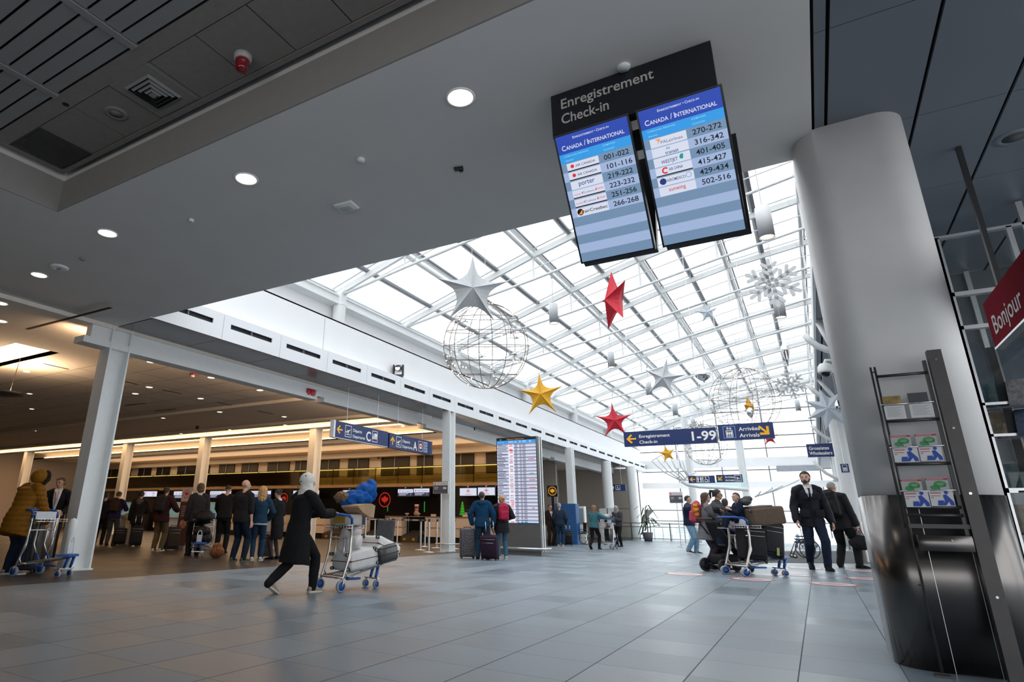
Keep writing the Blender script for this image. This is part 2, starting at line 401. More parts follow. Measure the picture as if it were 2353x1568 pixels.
b.span((-11.0, 6.69, 5.24), (XF - 0.005, 49, 5.28), 0); b.span((XF - 0.12, 6.69, 4.7), (XF - 0.10, 49, 5.25), 1)
struct(b.build('trim_4', [M_ALU, M_SLOT, M_BAR]))
b = MB(); b.span((-11.2, 6.69, 5.26), (-11.0, 49, 6.42)); b.span((-11.62, 6.69, 6.3), (-11.58, 49, 7.1)); b.span((-11.6, 6.69, 6.38), (-11.0, 49, 6.42))
b.span((-11.003, 12.05, 5.28), (-10.998, 12.06, 6.36), 1)
struct(b.build('wall_left', [M_WALLW, M_UNDER]))
b = MB(); b.span((-11.62, 6.69, 7.06), (-11.22, 49, 7.1), 0); b.span((-11.5, 6.69, 7.1), (-11.3, 49, 7.36), 0); b.span((-11.62, 6.69, 7.33), (-11.25, 49, 7.38), 0)
b.span((-11.9, 6.69, 7.36), (-11.6, 49, 7.62), 1)
struct(b.build('trim_5', [M_STEELW, mat('dark_gutter', (0.10, 0.10, 0.10), 0.6, noise=0.08)]))
STUB = [5.85 + 7.15 * k for k in range(7)]
b = MB()
for y in STUB[1:]:
    b.cyl((-11.32, y, 6.0), (-11.32, y, 7.08), 0.19, 20); b.cyl((-11.32, y, 7.06), (-11.32, y, 7.12), 0.2, 20); b.span((-11.5, y - 0.12, 7.1), (-11.16, y + 0.12, 7.45))
struct(b.build('trim_6', M_STEELW))
# ================================================================== vaulted glass roof
PR = [(-11.6, 7.50), (-9.0, 8.35), (-6.5, 9.15), (-4.0, 9.85), (-1.5, 10.42), (1.0, 10.80), (3.5, 10.9), (6.0, 10.75)]
def zr(x):
    for (x0, z0), (x1, z1) in zip(PR[:-1], PR[1:]):
        if x <= x1: return z0 + (z1 - z0) * (x - x0) / (x1 - x0)
    return PR[-1][1]
TR = [5.85 + 3.575 * k for k in range(13)]
YR0, YR1 = 4.6, 49.0
b = MB()
for (x0, z0), (x1, z1) in zip(PR[:-1], PR[1:]):
    b.add([(x0, YR0, z0 + 0.12), (x1, YR0, z1 + 0.12), (x1, YR1, z1 + 0.12), (x0, YR1, z0 + 0.12)], [(0, 1, 2, 3)])
struct(b.build('window_1', M_GLASSP))
b = MB()                                                                 # glazing bars and purlins
def run(x, z, wd, h, mi): b.span((x - wd / 2, YR0, z - h / 2), (x + wd / 2, YR1, z + h / 2), mi)
xn = [p[0] for p in PR]
for i, x in enumerate(xn[1:]):
    z = zr(x); b.tube([(x, YR0, z - 0.12), (x, YR1, z - 0.12)], 0.065, 8, 0); run(x + 0.03, z + 0.08, 0.10, 0.07, 0)
    run(x + 0.13, z + 0.115, 0.05, 0.05, 1)
for i in range(len(xn) - 1):
    x = (xn[i] + xn[i + 1]) / 2; run(x, zr(x) + 0.06, 0.11, 0.08, 1); run(x - 0.09, zr(x) + 0.06, 0.07, 0.05, 0)
run(-11.55, 7.60, 0.14, 0.10, 0)
for y in TR:                                                             # bars across, on both sides of each rafter
    for dy, wd, mi in ((-0.16, 0.07, 0), (0.16, 0.07, 0), (0.22, 0.03, 1)):
        for (x0, z0), (x1, z1) in zip(PR[:-1], PR[1:]):
            b.add([(x0, y + dy - wd / 2, z0 + 0.05), (x1, y + dy - wd / 2, z1 + 0.05), (x1, y + dy + wd / 2, z1 + 0.05), (x0, y + dy + wd / 2, z0 + 0.05),
                   (x0, y + dy - wd / 2, z0 + 0.11), (x1, y + dy - wd / 2, z1 + 0.11), (x1, y + dy + wd / 2, z1 + 0.11), (x0, y + dy + wd / 2, z0 + 0.11)],
                  [(0, 1, 2, 3), (7, 6, 5, 4), (0, 4, 5, 1), (1, 5, 6, 2), (2, 6, 7, 3), (3, 7, 4, 0)], mi)
struct(b.build('trim_7', [M_STEELW, M_BAR]))
drop = [0.0, 0.42, 0.80, 1.0, 1.05, 0.95, 0.75, 0.5]
b = MB()                                                                 # one bowstring truss
top = [(x, 0, z - 0.10) for x, z in PR]
for (p, q) in zip(top[:-1], top[1:]):
    p, q = Vector(p), Vector(q); d = (q - p).normalized(); n_ = Vector((-d.z, 0, d.x))
    b.add([p + n_ * .11 + Vector((0, -.05, 0)), q + n_ * .11 + Vector((0, -.05, 0)), q + n_ * .11 + Vector((0, .05, 0)), p + n_ * .11 + Vector((0, .05, 0)),
           p - n_ * .07 + Vector((0, -.05, 0)), q - n_ * .07 + Vector((0, -.05, 0)), q - n_ * .07 + Vector((0, .05, 0)), p - n_ * .07 + Vector((0, .05, 0))],
          [(0, 1, 2, 3), (7, 6, 5, 4), (0, 4, 5, 1), (1, 5, 6, 2), (2, 6, 7, 3), (3, 7, 4, 0)])
bot = [(top[0][0] + 0.2, 0, top[0][2] - 0.02)] + [(PR[i][0], 0, PR[i][1] - 0.10 - drop[i]) for i in range(1, len(PR))]
b.tube(bot, 0.045, 8)
for i in range(1, len(PR)): b.cyl((PR[i][0], 0, PR[i][1] - 0.1), (PR[i][0], 0, PR[i][1] - 0.1 - drop[i]), 0.035, 8)
b.tube([(top[0][0] + 0.4, 0.0, top[0][2] - 0.02)] + [(PR[i][0], 0.16, PR[i][1] - 0.10 - drop[i] * 0.45) for i in range(1, len(PR))], 0.018, 6)
b.tube([(-11.5, 0, 7.34), (-11.35, 0, 7.42), (-11.1, 0, 7.55)], [0.12, 0.10, 0.07], 10)
tr = b.build('roof_truss', M_STEELW); struct(tr)
for k, y in enumerate(TR):
    o = tr if k == 0 else tr.copy()
    if k: COL.objects.link(o)
    o.location = (0, y, 0)
# ================================================================== glazed end wall
YW = 49.0
b = MB()
def hband(z0, z1, mi, d=0.16, xa=-11.0, xb=6.0): b.span((xa, YW - d / 2, z0), (xb, YW + d / 2, z1), mi)
hband(4.95, 5.55, 0, 0.5); hband(3.50, 3.92, 0, 0.5); hband(-0.4, 0.3, 0, 0.4)
for z in (6.2, 7.05, 7.95, 8.9, 9.8): hband(z - 0.035, z + 0.035, 1)
for z in (4.72, 1.95, 1.2): hband(z - 0.035, z + 0.035, 1)
for k in range(-1, 6):
    x = -8.35 + 3.0 * k
    b.span((x - 0.035, YW - 0.06, -0.4), (x + 0.035, YW + 0.06, zr(x)), 1)
b.span((-1.9, YW - 0.3, 4.55), (0.6, YW - 0.1, 4.92), 2)
for (x0, z0), (x1, z1) in zip(PR[:-1], PR[1:]):
    b.add([(x0, YW - .15, z0 - .45), (x1, YW - .15, z1 - .45), (x1, YW - .15, z1 + .1), (x0, YW - .15, z0 + .1), (x0, YW + .15, z0 - .45), (x1, YW + .15, z1 - .45), (x1, YW + .15, z1 + .1), (x0, YW + .15, z0 + .1)],
          [(0, 1, 2, 3), (4, 7, 6, 5), (0, 4, 5, 1), (2, 6, 7, 3)], 0)
struct(b.build('window_2', [M_ALU, M_BAR, mat('grey_blind', (0.30, 0.32, 0.36), 0.8)]))
b = MB(); b.quad((-11, YW, -0.4), (6, YW, -0.4), (6, YW, 11.2), (-11, YW, 11.2)); struct(b.build('window_3', M_GLASS))
# building and apron seen through the end wall
b = MB(); b.span((-40, 74, -3), (40, 82, 5.5), 0); b.span((-13.5, 73.8, -0.8), (-10.0, 74, 2.0), 1)
for i in range(12): b.span((-13.4, 73.72, -0.7 + i * 0.22), (-10.1, 73.8, -0.6 + i * 0.22), 0)
b.span((-40, 73.5, -3), (40, 74, -1.2), 1)
ext = b.build('neighbouring_building', [mat('pale_cladding', (0.80, 0.82, 0.85), 0.7), mat('louvre_grey', (0.55, 0.58, 0.62), 0.6)]); tag(ext, 'pale building with grey louvres seen outside through the end windows', 'building')
b = MB(); b.quad((-80, 44, -3), (80, 44, -3), (80, 160, -3), (-80, 160, -3)); struct(b.build('floor', mat('snowy_apron', (0.7, 0.72, 0.75), 0.8)))
# ================================================================== right-hand walls and room behind the camera
b = MB(); b.span((6.2, 8.6, 4.0), (6.3, 49, 5.4)); b.span((6.0, 6.7, 4.8), (6.1, 49, 10.9), 0); b.span((4.2, 8.55, 0), (6.3, 8.65, 5.0)); b.span((4.2, -6, 4.6), (4.3, 8.6, 5.4))
for y in range(9, 49, 3): b.span((6.2, y - 0.05, 0), (6.3, y + 0.05, 4.0), 1)
for y in range(-6, 9, 3): b.span((4.2, y - 0.04, 0), (4.3, y + 0.04, 4.6), 1)
struct(b.build('wall_right', [M_WALLW, M_ALUM]))
b = MB(); b.span((-48, -6.2, 0), (-6, -6.0, 5.4)); b.span((-6, -6.2, 2.6), (6.3, -6.0, 5.4)); b.span((-6, -6.2, 0), (6.3, -6.0, 0.25))
for x in range(-6, 5, 2): b.span((x - 0.05, -6.2, 0), (x + 0.05, -6.0, 2.6), 1)
struct(b.build('wall_back', [M_BEIGE, M_ALUM]))
b = MB(); b.span((-48.2, -6, 0), (-48, 49, 5.0)); struct(b.build('wall_left', M_BEIGE))
# ================================================================== mezzanine and black back wall of the check-in counters
YK = 26.0
XE = -9.95
b = MB()
b.span((-48, YK, 0.0), (XE - 2.2, YK + 0.2, 2.55), 0)
b.span((-48, YK - 0.03, 2.55), (XE - 2.2, YK + 2.4, 2.68), 1)
struct(b.build('wall_far', [M_BLACKGL, mat('oak_edge', (0.42, 0.27, 0.15), 0.5)]))
b = MB()                                                                 # mezzanine rear wall: dark glass bays between cream piers
XM0 = -12.2
b.span((-48, 28.2, 2.6), (XM0, 28.3, ZH), 0)
x = XM0 - 0.3; k = 0
while x > -47:
    wd = (1.5, 1.5, 1.0, 1.9)[k % 4]
    b.span((x - wd, 28.12, 2.7), (x, 28.2, 4.32), 1); b.span((x - wd / 2 - 0.03, 28.08, 2.7), (x - wd / 2 + 0.03, 28.14, 4.32), 2)
    x -= wd + (0.7, 1.0, 0.5, 0.9)[k % 4]; k += 1
b.span((-48, 27.6, 4.30), (XM0, 28.2, ZH), 0); b.span((-48, 27.95, 2.68), (XM0, 28.05, 3.25), 3)  # low wall added; its olive colour stands for lit reflections behind the balustrade
struct(b.build('wall_far', [M_BEIGE, M_BLACKGL, M_BAR, mat('olive_reflection_panel', (.17, .13, .05), .5, noise=.3, nscale=3)]))
b = MB(); b.span((-15.9, 44.0, 0), (-10.9, 44.2, ZH), 0); b.span((-12.2, YK, 0.0), (-12.0, 28.3, ZH), 0); b.span((-16, 43.97, 1.95), (-10.9, 44, 1.97), 1); b.span((-13.4, 43.97, 0), (-13.38, 44, 1.95), 1)
struct(b.build('wall_far', [M_BEIGE, M_BAR]))
b = MB(); b.span((-12.0, 26.3, 2.75), (-11.98, 28.0, 4.3), 0); struct(b.build('window_4', M_BLACKGL))
b = MB(); b.span((-16, 36.0, 0), (-13.2, 36.2, ZH), 0); b.span((-16, 30, 0), (-15.9, 36, ZH), 0); b.span((-16, 36.2, 0), (-15.9, 44, ZH), 0); struct(b.build('wall_far', [M_BEIGE]))
# ================================================================== signs and screens
def L(h):                                                             # sRGB 0-255 -> linear
    return tuple(((c / 255) / 12.92 if c / 255 <= 0.04045 else ((c / 255 + 0.055) / 1.055) ** 2.4) for c in h)
def glow(name, rgb, k=1.0):
    return mat(name, (0.02, 0.02, 0.02), 0.35, noise=0, emit=k, ecol=L(rgb))
G_NAVY = glow('screen_royal_blue', (22, 62, 170)); G_CYAN = glow('screen_sky_blue', (40, 150, 225)); G_D = glow('screen_row_dark', (112, 140, 172)); G_L = glow('screen_row_light', (158, 178, 215))
G_W = glow('screen_white', (212, 218, 235)); G_TXT = mat('screen_black_text', (0.01, 0.012, 0.02), 0.5, noise=0); G_RED = glow('screen_red', (215, 35, 45)); G_PALE = glow('screen_pale_text', (150, 215, 245))
G_ORANGE = glow('screen_orange', (240, 150, 70)); G_GREEN = glow('screen_green', (30, 165, 85)); G_DKBLUE = glow('screen_dark_blue', (20, 50, 120)); G_GREY = glow('screen_grey_blue', (52, 56, 84))
S_WHITE = mat('sign_white', (0.80, 0.80, 0.78), 0.4, noise=0, emit=0.10, ecol=(1, 1, 0.97)); S_YEL = mat('sign_yellow', (0.85, 0.42, 0.01), 0.4, noise=0, emit=0.12, ecol=(1, 0.5, 0.0)); S_RED = mat('sign_red', (0.55, 0.02, 0.03), 0.4, noise=0)
S_LBLUE = mat('sign_pale_blue', (0.18, 0.36, 0.72), 0.4, noise=0); S_GREYT = mat('letter_grey', (0.50, 0.48, 0.45), 0.5, noise=0); S_BLACK = mat('sign_black', (0.008, 0.009, 0.014), 0.3, noise=0)
S_CHARC = mat('sign_charcoal', (0.09, 0.09, 0.11), 0.5, noise=0.02)

def width(me):
    xs = [v.co.x for v in me.vertices]; return (min(xs), max(xs)) if xs else (0, 0)
def smallcaps(mb, s, X, size, mi, bold=0.0, fit=None, ratio=0.76):
    parts = []; x = 0.0
    for wd in s.split(' '):
        for t, sz in ((wd[:1], size), (wd[1:].upper(), size * ratio)):
            if not t: continue
            me = text_mesh(t, sz, bold); a, b_ = width(me); parts.append((me, x - a)); x += (b_ - a) + size * 0.06
        x += size * 0.22
    k = fit / x if fit else 1.0
    for me, dx in parts:
        for v in me.vertices: v.co.x = (v.co.x + dx) * k
        mb.mesh(me, mi, X); bpy.data.meshes.remove(me)

def arrow(mb, X, s, ang, mi):
    """bold arrow glyph, pointing +x rotated by ang"""
    t = 0.17
    R = X @ rotm(0, 0, ang)
    mb.add([(-.5 * s, -t * s / 2, 0), (.42 * s, -t * s / 2, 0), (.42 * s, t * s / 2, 0), (-.5 * s, t * s / 2, 0)], [(0, 1, 2, 3)], mi, False, R)
    for sg in (1, -1):
        p = [(.5 * s, 0, 0), (.5 * s - t * s * .75, sg * t * s * .75, 0), (-.06 * s, sg * .5 * s, 0), (.14 * s, sg * .5 * s, 0)]
        p = [(.5 * s, 0, .0003), (.02 * s, sg * .48 * s, .0003), (-.13 * s, sg * .36 * s, .0003), (.25 * s, 0, .0003)]
        mb.add(p, [(0, 1, 2, 3) if sg > 0 else (3, 2, 1, 0)], mi, False, R)
def outline(mb, X, x0, y0, x1, y1, t, mi):
    for a in ((x0, y0, x1, y0 + t), (x0, y1 - t, x1, y1), (x0, y0 + t, x0 + t, y1 - t), (x1 - t, y0 + t, x1, y1 - t)):
        mb.add([(a[0], a[1], 0), (a[2], a[1], 0), (a[2], a[3], 0), (a[0], a[3], 0)], [(0, 1, 2, 3)], mi, False, X)
def rect(mb, X, x0, y0, x1, y1, mi, z=0.0): mb.add([(x0, y0, z), (x1, y0, z), (x1, y1, z), (x0, y1, z)], [(0, 1, 2, 3)], mi, False, X)
def poly(mb, X, pts, mi, z=0.0): mb.add([(x, y, z) for x, y in pts], [tuple(range(len(pts)))], mi, False, X)
def disc(mb, X, cx, cy, r, mi, r0=0.0, n=24, z=0.0, a0=0.0, a1=2 * PI):
    if r0 <= 0: poly(mb, X, [(cx + r * math.cos(a0 + (a1 - a0) * i / n), cy + r * math.sin(a0 + (a1 - a0) * i / n)) for i in range(n)], mi, z)
    else:
        vs = []
        for i in range(n + 1):
            a = a0 + (a1 - a0) * i / n
            vs += [(cx + r0 * math.cos(a), cy + r0 * math.sin(a), z), (cx + r * math.cos(a), cy + r * math.sin(a), z)]
        mb.add(vs, [(2 * i, 2 * i + 1, 2 * i + 3, 2 * i + 2) for i in range(n)], mi, False, X)
LEAF = [(0, 1), (.16, .68), (.38, .78), (.30, .36), (.62, .62), (.70, .46), (.98, .50), (.86, .18), (.98, .06), (.48, -.34), (.54, -.52), (.06, -.44), (.07, -.9)]
LEAF = [(x, y) for x, y in LEAF] + [(-x, y) for x, y in reversed(LEAF[1:])]
def leaf(mb, X, cx, cy, s, mi, z=0.0): poly(mb, X, [(cx + x * s, cy + y * s) for x, y in reversed(LEAF)], mi, z)
def rondel(mb, X, cx, cy, r, mi, z=0.0):
    disc(mb, X, cx, cy, r, mi, r * 0.86, 32, z); leaf(mb, X, cx, cy - .02 * r, r * 0.62, mi, z)
def plane_icon(mb, X, cx, cy, s, mi, tilt=0.45, line=True):
    R = X @ off(cx, cy) @ rotm(0, 0, tilt)
    poly(mb, R, [(-.5 * s, -.03 * s), (.42 * s, -.05 * s), (.52 * s, .02 * s), (.42 * s, .08 * s), (-.36 * s, .07 * s), (-.5 * s, .22 * s), (-.58 * s, .22 * s)], mi)
    poly(mb, R, [(-.12 * s, .0), (-.26 * s, -.34 * s), (-.16 * s, -.34 * s), (.18 * s, .0)], mi); poly(mb, R, [(-.08 * s, .07 * s), (.1 * s, .07 * s), (-.16 * s, .26 * s), (-.24 * s, .26 * s)], mi)
    if line: rect(mb, X, cx - .45 * s, cy - .48 * s, cx + .45 * s, cy - .40 * s, mi)
def man(mb, X, cx, cy, s, mi):
    disc(mb, X, cx, cy + .40 * s, .09 * s, mi, n=12); poly(mb, X, [(cx - .16 * s, cy + .28 * s), (cx - .16 * s, cy - .05 * s), (cx - .09 * s, cy - .05 * s), (cx - .09 * s, cy - .5 * s), (cx + .09 * s, cy - .5 * s), (cx + .09 * s, cy - .05 * s), (cx + .16 * s, cy - .05 * s), (cx + .16 * s, cy + .28 * s)], mi)
def wheelchair_icon(mb, X, cx, cy, s, mi):
    disc(mb, X, cx - .08 * s, cy + .40 * s, .09 * s, mi, n=12); poly(mb, X, [(cx - .14 * s, cy + .28 * s), (cx - .1 * s, cy - .1 * s), (cx + .2 * s, cy - .1 * s), (cx + .32 * s, cy - .42 * s), (cx + .42 * s, cy - .38 * s), (cx + .28 * s, cy + .0 * s), (cx + .0 * s, cy + .02 * s), (cx - .02 * s, cy + .28 * s)], mi)
    disc(mb, X, cx, cy - .2 * s, .32 * s, mi, .24 * s, 20, 0, PI * 0.75, PI * 2.0)

# ------------------------------------------------------------------ the overhead check-in board
YB = 4.42
board = thing('departures_board', 'large dark blue overhead board with two tilted check-in screens hanging from the white soffit', 'sign', (-0.82, YB, 2.9))
def loc(o, root): o.location = Vector(o.location) - Vector(root.location); return o
bx = lambda b, n, m, root: loc(b.build(n, m, root), root)
X0, X1 = -1.50, -0.155
b = MB(); b.span((X0, YB, 4.24), (X1, YB + 0.10, 4.69))
g = b; b = MB(); FX = frame((X0, YB - 0.004, 4.24), (1, 0, 0), (0, 0, 1))
text(b, 'Enregistrement', FX @ off(0.085, 0.275), 0.145, 0, 0.012, fit=0.80); text(b, 'Check-in', FX @ off(0.085, 0.115), 0.145, 0, 0.012, fit=0.42)
g.absorb(b, 1); hp = bx(g, 'header_panel', [S_BLACK, S_GREYT], board)
b = MB(); b.cyl((X0 + .3, YB + .3, 4.2), (X0 + .3, YB + .3, 4.7), 0.03); b.cyl((X1 - .3, YB + .3, 4.2), (X1 - .3, YB + .3, 4.7), 0.03); b.span((X0 + .2, YB + .25, 4.1), (X1 - .2, YB + .35, 4.25)); bx(b, 'mounting_frame', M_BLACK, board)
YD = Vector((0, -0.58, 1.0)).normalized()
SH, SW = 1.165, 0.655
def screen(x0, rows, nm):
    o = Vector((x0, 5.0, 3.245)); F = frame(o, (1, 0, 0), YD)
    b = MB(); bw = 0.016
    b.box((SW / 2, SH / 2, -0.035), (SW, SH, 0.07), 0, F)
    s = bx(b, 'screen', S_BLACK, board)
    F2 = F @ off(bw, bw, 0.003); W, H = SW - 2 * bw, SH - 2 * bw
    d = MB(); rect(d, F2, 0, H * 0.86, W, H, 0); rect(d, F2, 0, H * 0.787, W, H * 0.86, 1)
    rh = H * 0.787 / 11
    for k in range(11): rect(d, F2, 0, H * 0.787 - (k + 1) * rh, W, H * 0.787 - k * rh, 2 if k % 2 == 0 else 3)
    for k in range(6): rect(d, F2, W * .075, H * 0.787 - (k + 1) * rh + .002, W * .53, H * 0.787 - k * rh - .006, 4, 0.0008)
    t = MB(); F3 = F2 @ off(0, 0, 0.0025)
    smallcaps(t, 'Enregistrement • Check-in', F3 @ off(W * .24, H * .958), .030, 0, .006, W * .52); smallcaps(t, 'Canada / International', F3 @ off(W * .06, H * .885), .062, 0, .010, W * .90)
    smallcaps(t, 'Compagnies Aériennes', F3 @ off(W * .07, H * .834), .020, 1, .003, W * .36); smallcaps(t, 'Airlines', F3 @ off(W * .07, H * .800), .020, 1, .003, W * .13)
    smallcaps(t, 'Comptoirs', F3 @ off(W * .62, H * .834), .022, 1, .003, W * .18); smallcaps(t, 'Counters', F3 @ off(W * .62, H * .800), .022, 1, .003, W * .16)
    for k, (logo, num) in enumerate(rows):
        yb = H * 0.787 - (k + 1) * rh
        text(t, num, F3 @ off(W * .60, yb + rh * .24), .060, 2, .010, fit=W * .34)
        A = F3 @ off(W * .075, yb)
        lw = W * .455
        if logo == 'AC':
            disc(t, A, lw * .17, rh * .55, rh * .20, 3); text(t, 'AIR CANADA', A @ off(lw * .27, rh * .40), .030, 2, .002, fit=lw * .62)
        elif logo == 'porter': text(t, 'porter', A @ off(lw * .24, rh * .32), .062, 5, .004, fit=lw * .50)
        elif logo == 'ALS':
            text(t, 'Austrian', A @ off(lw * .04, rh * .38), .022, 3, .001, fit=lw * .22); text(t, 'Lufthansa', A @ off(lw * .40, rh * .40), .020, 5, .003, fit=lw * .27); text(t, 'SWISS', A @ off(lw * .76, rh * .42), .024, 3, .004, fit=lw * .2)
            poly(t, A, [(lw * .70, rh * .42), (lw * .75, rh * .42), (lw * .75, rh * .75)], 3); disc(t, A, lw * .345, rh * .5, rh * .12, 5, rh * .09); poly(t, A, [(lw * .27, rh * .5), (lw * .31, rh * .42), (lw * .32, rh * .62)], 3)
        elif logo == 'Creebec':
            disc(t, A, lw * .12, rh * .5, rh * .36, 2); poly(t, A, [(lw * .05, rh * .25), (lw * .17, rh * .25), (lw * .20, rh * .78)], 6, .0005); text(t, 'airCreebec', A @ off(lw * .24, rh * .32), .040, 2, .010, fit=lw * .73)
        elif logo == 'PAL':
            poly(t, A, [(lw * .14, rh * .80), (lw * .30, rh * .80), (lw * .20, rh * .25), (lw * .22, rh * .62)], 6); text(t, 'PALairlines', A @ off(lw * .28, rh * .25), .036, 7, .002, fit=lw * .60)
        elif logo == 'transat': text(t, 'Air', A @ off(lw * .40, rh * .56), .032, 8, .006, fit=lw * .12); text(t, 'transat', A @ off(lw * .36, rh * .10), .040, 5, .008, fit=lw * .36)
        elif logo == 'westjet':
            text(t, 'WESTJET', A @ off(lw * .20, rh * .25), .040, 5, .008, fit=lw * .46); poly(t, A, [(lw * .70, rh * .5), (lw * .74, rh * .78), (lw * .82, rh * .78), (lw * .80, rh * .3), (lw * .73, rh * .3)], 9)
        elif logo == 'china': disc(t, A, lw * .27, rh * .55, rh * .33, 3, rh * .18, 20, 0, .6, 5.4); text(t, 'AIR CHINA', A @ off(lw * .37, rh * .42), .034, 5, .010, fit=lw * .38)
        elif logo == 'mexico':
            disc(t, A, lw * .15, rh * .5, rh * .34, 5, n=9); text(t, 'AEROMEXICO', A @ off(lw * .25, rh * .36), .034, 5, .006, fit=lw * .52); disc(t, A, lw * .86, rh * .58, rh * .26, 8, rh * .22)
        elif logo == 'sunwing': text(t, 'sunwing', A @ off(lw * .26, rh * .38), .048, 10, .008, fit=lw * .46)
        if logo in ('AC', 'ALS', 'china'): rect(t, A, 0, rh * .03, lw, rh * .15, 2)
    d.absorb(t, 5); d.build('display', [G_NAVY, G_CYAN, G_D, G_L, G_W] + [G_W, G_PALE, G_TXT, G_RED, G_W, G_DKBLUE, G_ORANGE, glow('screen_grey_text', (90, 95, 110)), glow('screen_mid_blue', (20, 110, 190)), glow('screen_teal', (10, 150, 140)), glow('screen_brick', (196, 72, 50))], s)
    return s
screen(X0 + 0.005, [('AC', '001-022'), ('AC', '101-116'), ('porter', '219-222'), ('ALS', '223-232'), ('ALS', '251-256'), ('Creebec', '266-268')], 'l')
screen(X1 - SW + 0.03, [('PAL', '270-272'), ('transat', '316-342'), ('westjet', '401-405'), ('china', '415-427'), ('mexico', '429-434'), ('sunwing', '502-516')], 'r')
YU = Vector((0, 0.30, 1.0)).normalized()
for x0 in (X0 + .01, X1 - SW + 0.05):
    b = MB(); b.box((SW / 2, SH / 2, 0), (SW, SH, 0.07), 0, frame((x0, 5.08, 3.27), (1, 0, 0), YU)); bx(b, 'rear_screen', S_BLACK, board)

# ------------------------------------------------------------------ the free-standing departures kiosk
YKI = 18.5
pL = at_y(1141.5, 1100, YKI).x; pR = at_y(1238.0, 1100, YKI).x; zT = at_y(1190, 1005, YKI).z
kio = thing('departures_kiosk', 'tall grey free-standing kiosk with a lit departures screen and a bumper rail', 'information kiosk', ((pL + pR) / 2, YKI + .2, 0))
zs0 = at_y(1190, 1202.5, YKI).z
b = MB(); b.span((pL, YKI, 0.12), (pR, YKI + 0.42, zs0 - 0.02), 0); b.span((pL + .02, YKI + .03, 0), (pR - .02, YKI + .4, 0.12), 0); b.span((pL, YKI + .05, zs0 - .02), (pR, YKI + .37, zT), 1); b.span((pR - .05, YKI, zs0 - .02), (pR, YKI + .05, zT), 0)
bx(b, 'cabinet', [mat('kiosk_grey', (0.20, 0.195, 0.19), 0.35, metal=0.6), M_BLACK], kio)
b = MB(); b.tube([(pL - .1, YKI + .5, .2), (pL - .1, YKI - .13, .2), (pR + .12, YKI - .13, .2), (pR + .12, YKI + .5, .2)], 0.035, 10); bx(b, 'bumper_rail', M_ALUM, kio)
b = MB(); b.span((pR, YKI + .08, .12), (pR + .015, YKI + .16, zT)); b.span((pR, YKI + .26, .12), (pR + .015, YKI + .34, zT)); bx(b, 'side_fin', M_ALUM, kio)
F = frame((pL + .03, YKI - 0.002, zs0), (1, 0, 0), (0, 0, 1)); W, H = pR - pL - .09, zT - zs0 - .02
b = MB(); b.span((pL + .01, YKI, zs0 - .02), (pR - .05, YKI + .05, zT)); sc = bx(b, 'screen', S_BLACK, kio)
b = MB(); rect(b, F, 0, 0, W, H * .932, 0); rect(b, F, 0, H * .932, W, H * .972, 1); n = 46
for k in range(n):
    if k % 2: rect(b, F, 0, H * .932 * k / n, W, H * .932 * (k + 1) / n, 2, .001)
rect(b, F, W * .295, H * .01, W * .435, H * .922, 3, .002); rect(b, F, W * .5, 0, W * .99, H * .006, 1, .002)
g = b; b = MB(); F = F @ off(0, 0, .004); r_ = random.Random(3)
text(b, 'Départs / Departures', F @ off(W * .26, H * .980), .052, 1, .01, fit=W * .44); plane_icon(b, F, W * .10, H * .985, .06, 0, .35, False)
text(b, 'Destination', F @ off(W * .02, H * .946), .03, 0, .006, fit=W * .17)
for x, wd in ((.30, .13), (.46, .06), (.57, .06), (.66, .10), (.83, .06)):
    for y in (.956, .942): rect(b, F, W * x, H * y, W * (x + wd), H * (y + .006), 0)
for k in range(n):
    y = H * .932 * (k + .3) / n; h = H * .932 / n * .42
    if k % 2 == 0 or r_.random() < .6: rect(b, F, W * .02, y, W * (.02 + r_.uniform(.08, .24)), y + h, 2)
    for x, wd in ((.46, .07), (.585, .05), (.66, .08)): rect(b, F, W * x, y, W * (x + wd), y + h, 2)
    if r_.random() < .8: rect(b, F, W * (.31 + r_.uniform(0, .03)), y, W * (.40 + r_.uniform(0, .02)), y + h, r_.choice([2, 3, 5, 5, 3]))
for yf, c, x0, x1 in ((.735, 3, .80, .95), (.49, 3, .81, .96), (.40, 3, .81, .96), (.165, 3, .86, .92), (.565, 4, .82, .93), (.845, 6, .30, .42)): rect(b, F, W * x0, H * yf, W * x1, H * (yf + .008), c, .001)
g.absorb(b, 4); g.build('display', [G_W, G_CYAN, glow('screen_row_lilac', (150, 152, 178)), glow('screen_bright_white', (235, 238, 250))] + [G_W, G_ORANGE, glow('screen_ink', (78, 80, 104)), G_RED, G_GREEN, glow('screen_faint', (170, 172, 190)), glow('screen_crimson', (190, 30, 70))], sc)

# ------------------------------------------------------------------ hanging wayfinding signs
XS = -11.2
def hang_sign(name, label, cat, o, xd, w_, h_, draw, rods, ztop, thick=0.12, group=None, endcap=False):
    r = thing(name, label, cat, o, 0, group)
    xd = Vector(xd); F = frame((0, 0, 0), xd, (0, 0, 1)); nrm = xd.cross(Vector((0, 0, 1)))
    b = MB(); b.box((w_ / 2, h_ / 2, -thick / 2), (w_, h_, thick), 0, F)
    if endcap: b.box((-0.035, h_ / 2, -thick / 2), (0.07, h_ + .02, thick + .02), 1, F); b.box((w_ / 2, -.008, -thick / 2), (w_, .016, thick), 1, F)
    g = MB(); draw(g, F @ off(0, 0, 0.004), w_, h_); b.absorb(g, 2); b.build('panel', [M_BLUE, M_WHITE, S_WHITE, S_YEL, S_LBLUE, S_RED, M_BLUE], r)
    for u in rods:
        p = xd * u - nrm * (thick / 2); b = MB(); b.cyl((p.x, p.y, h_ - .02), (p.x, p.y, (zr(o[0] + p.x) + .125 if ztop > 8 else ztop) - o[2]), 0.008, 6); b.build('suspension_rod', M_ALUM, r)
    return r
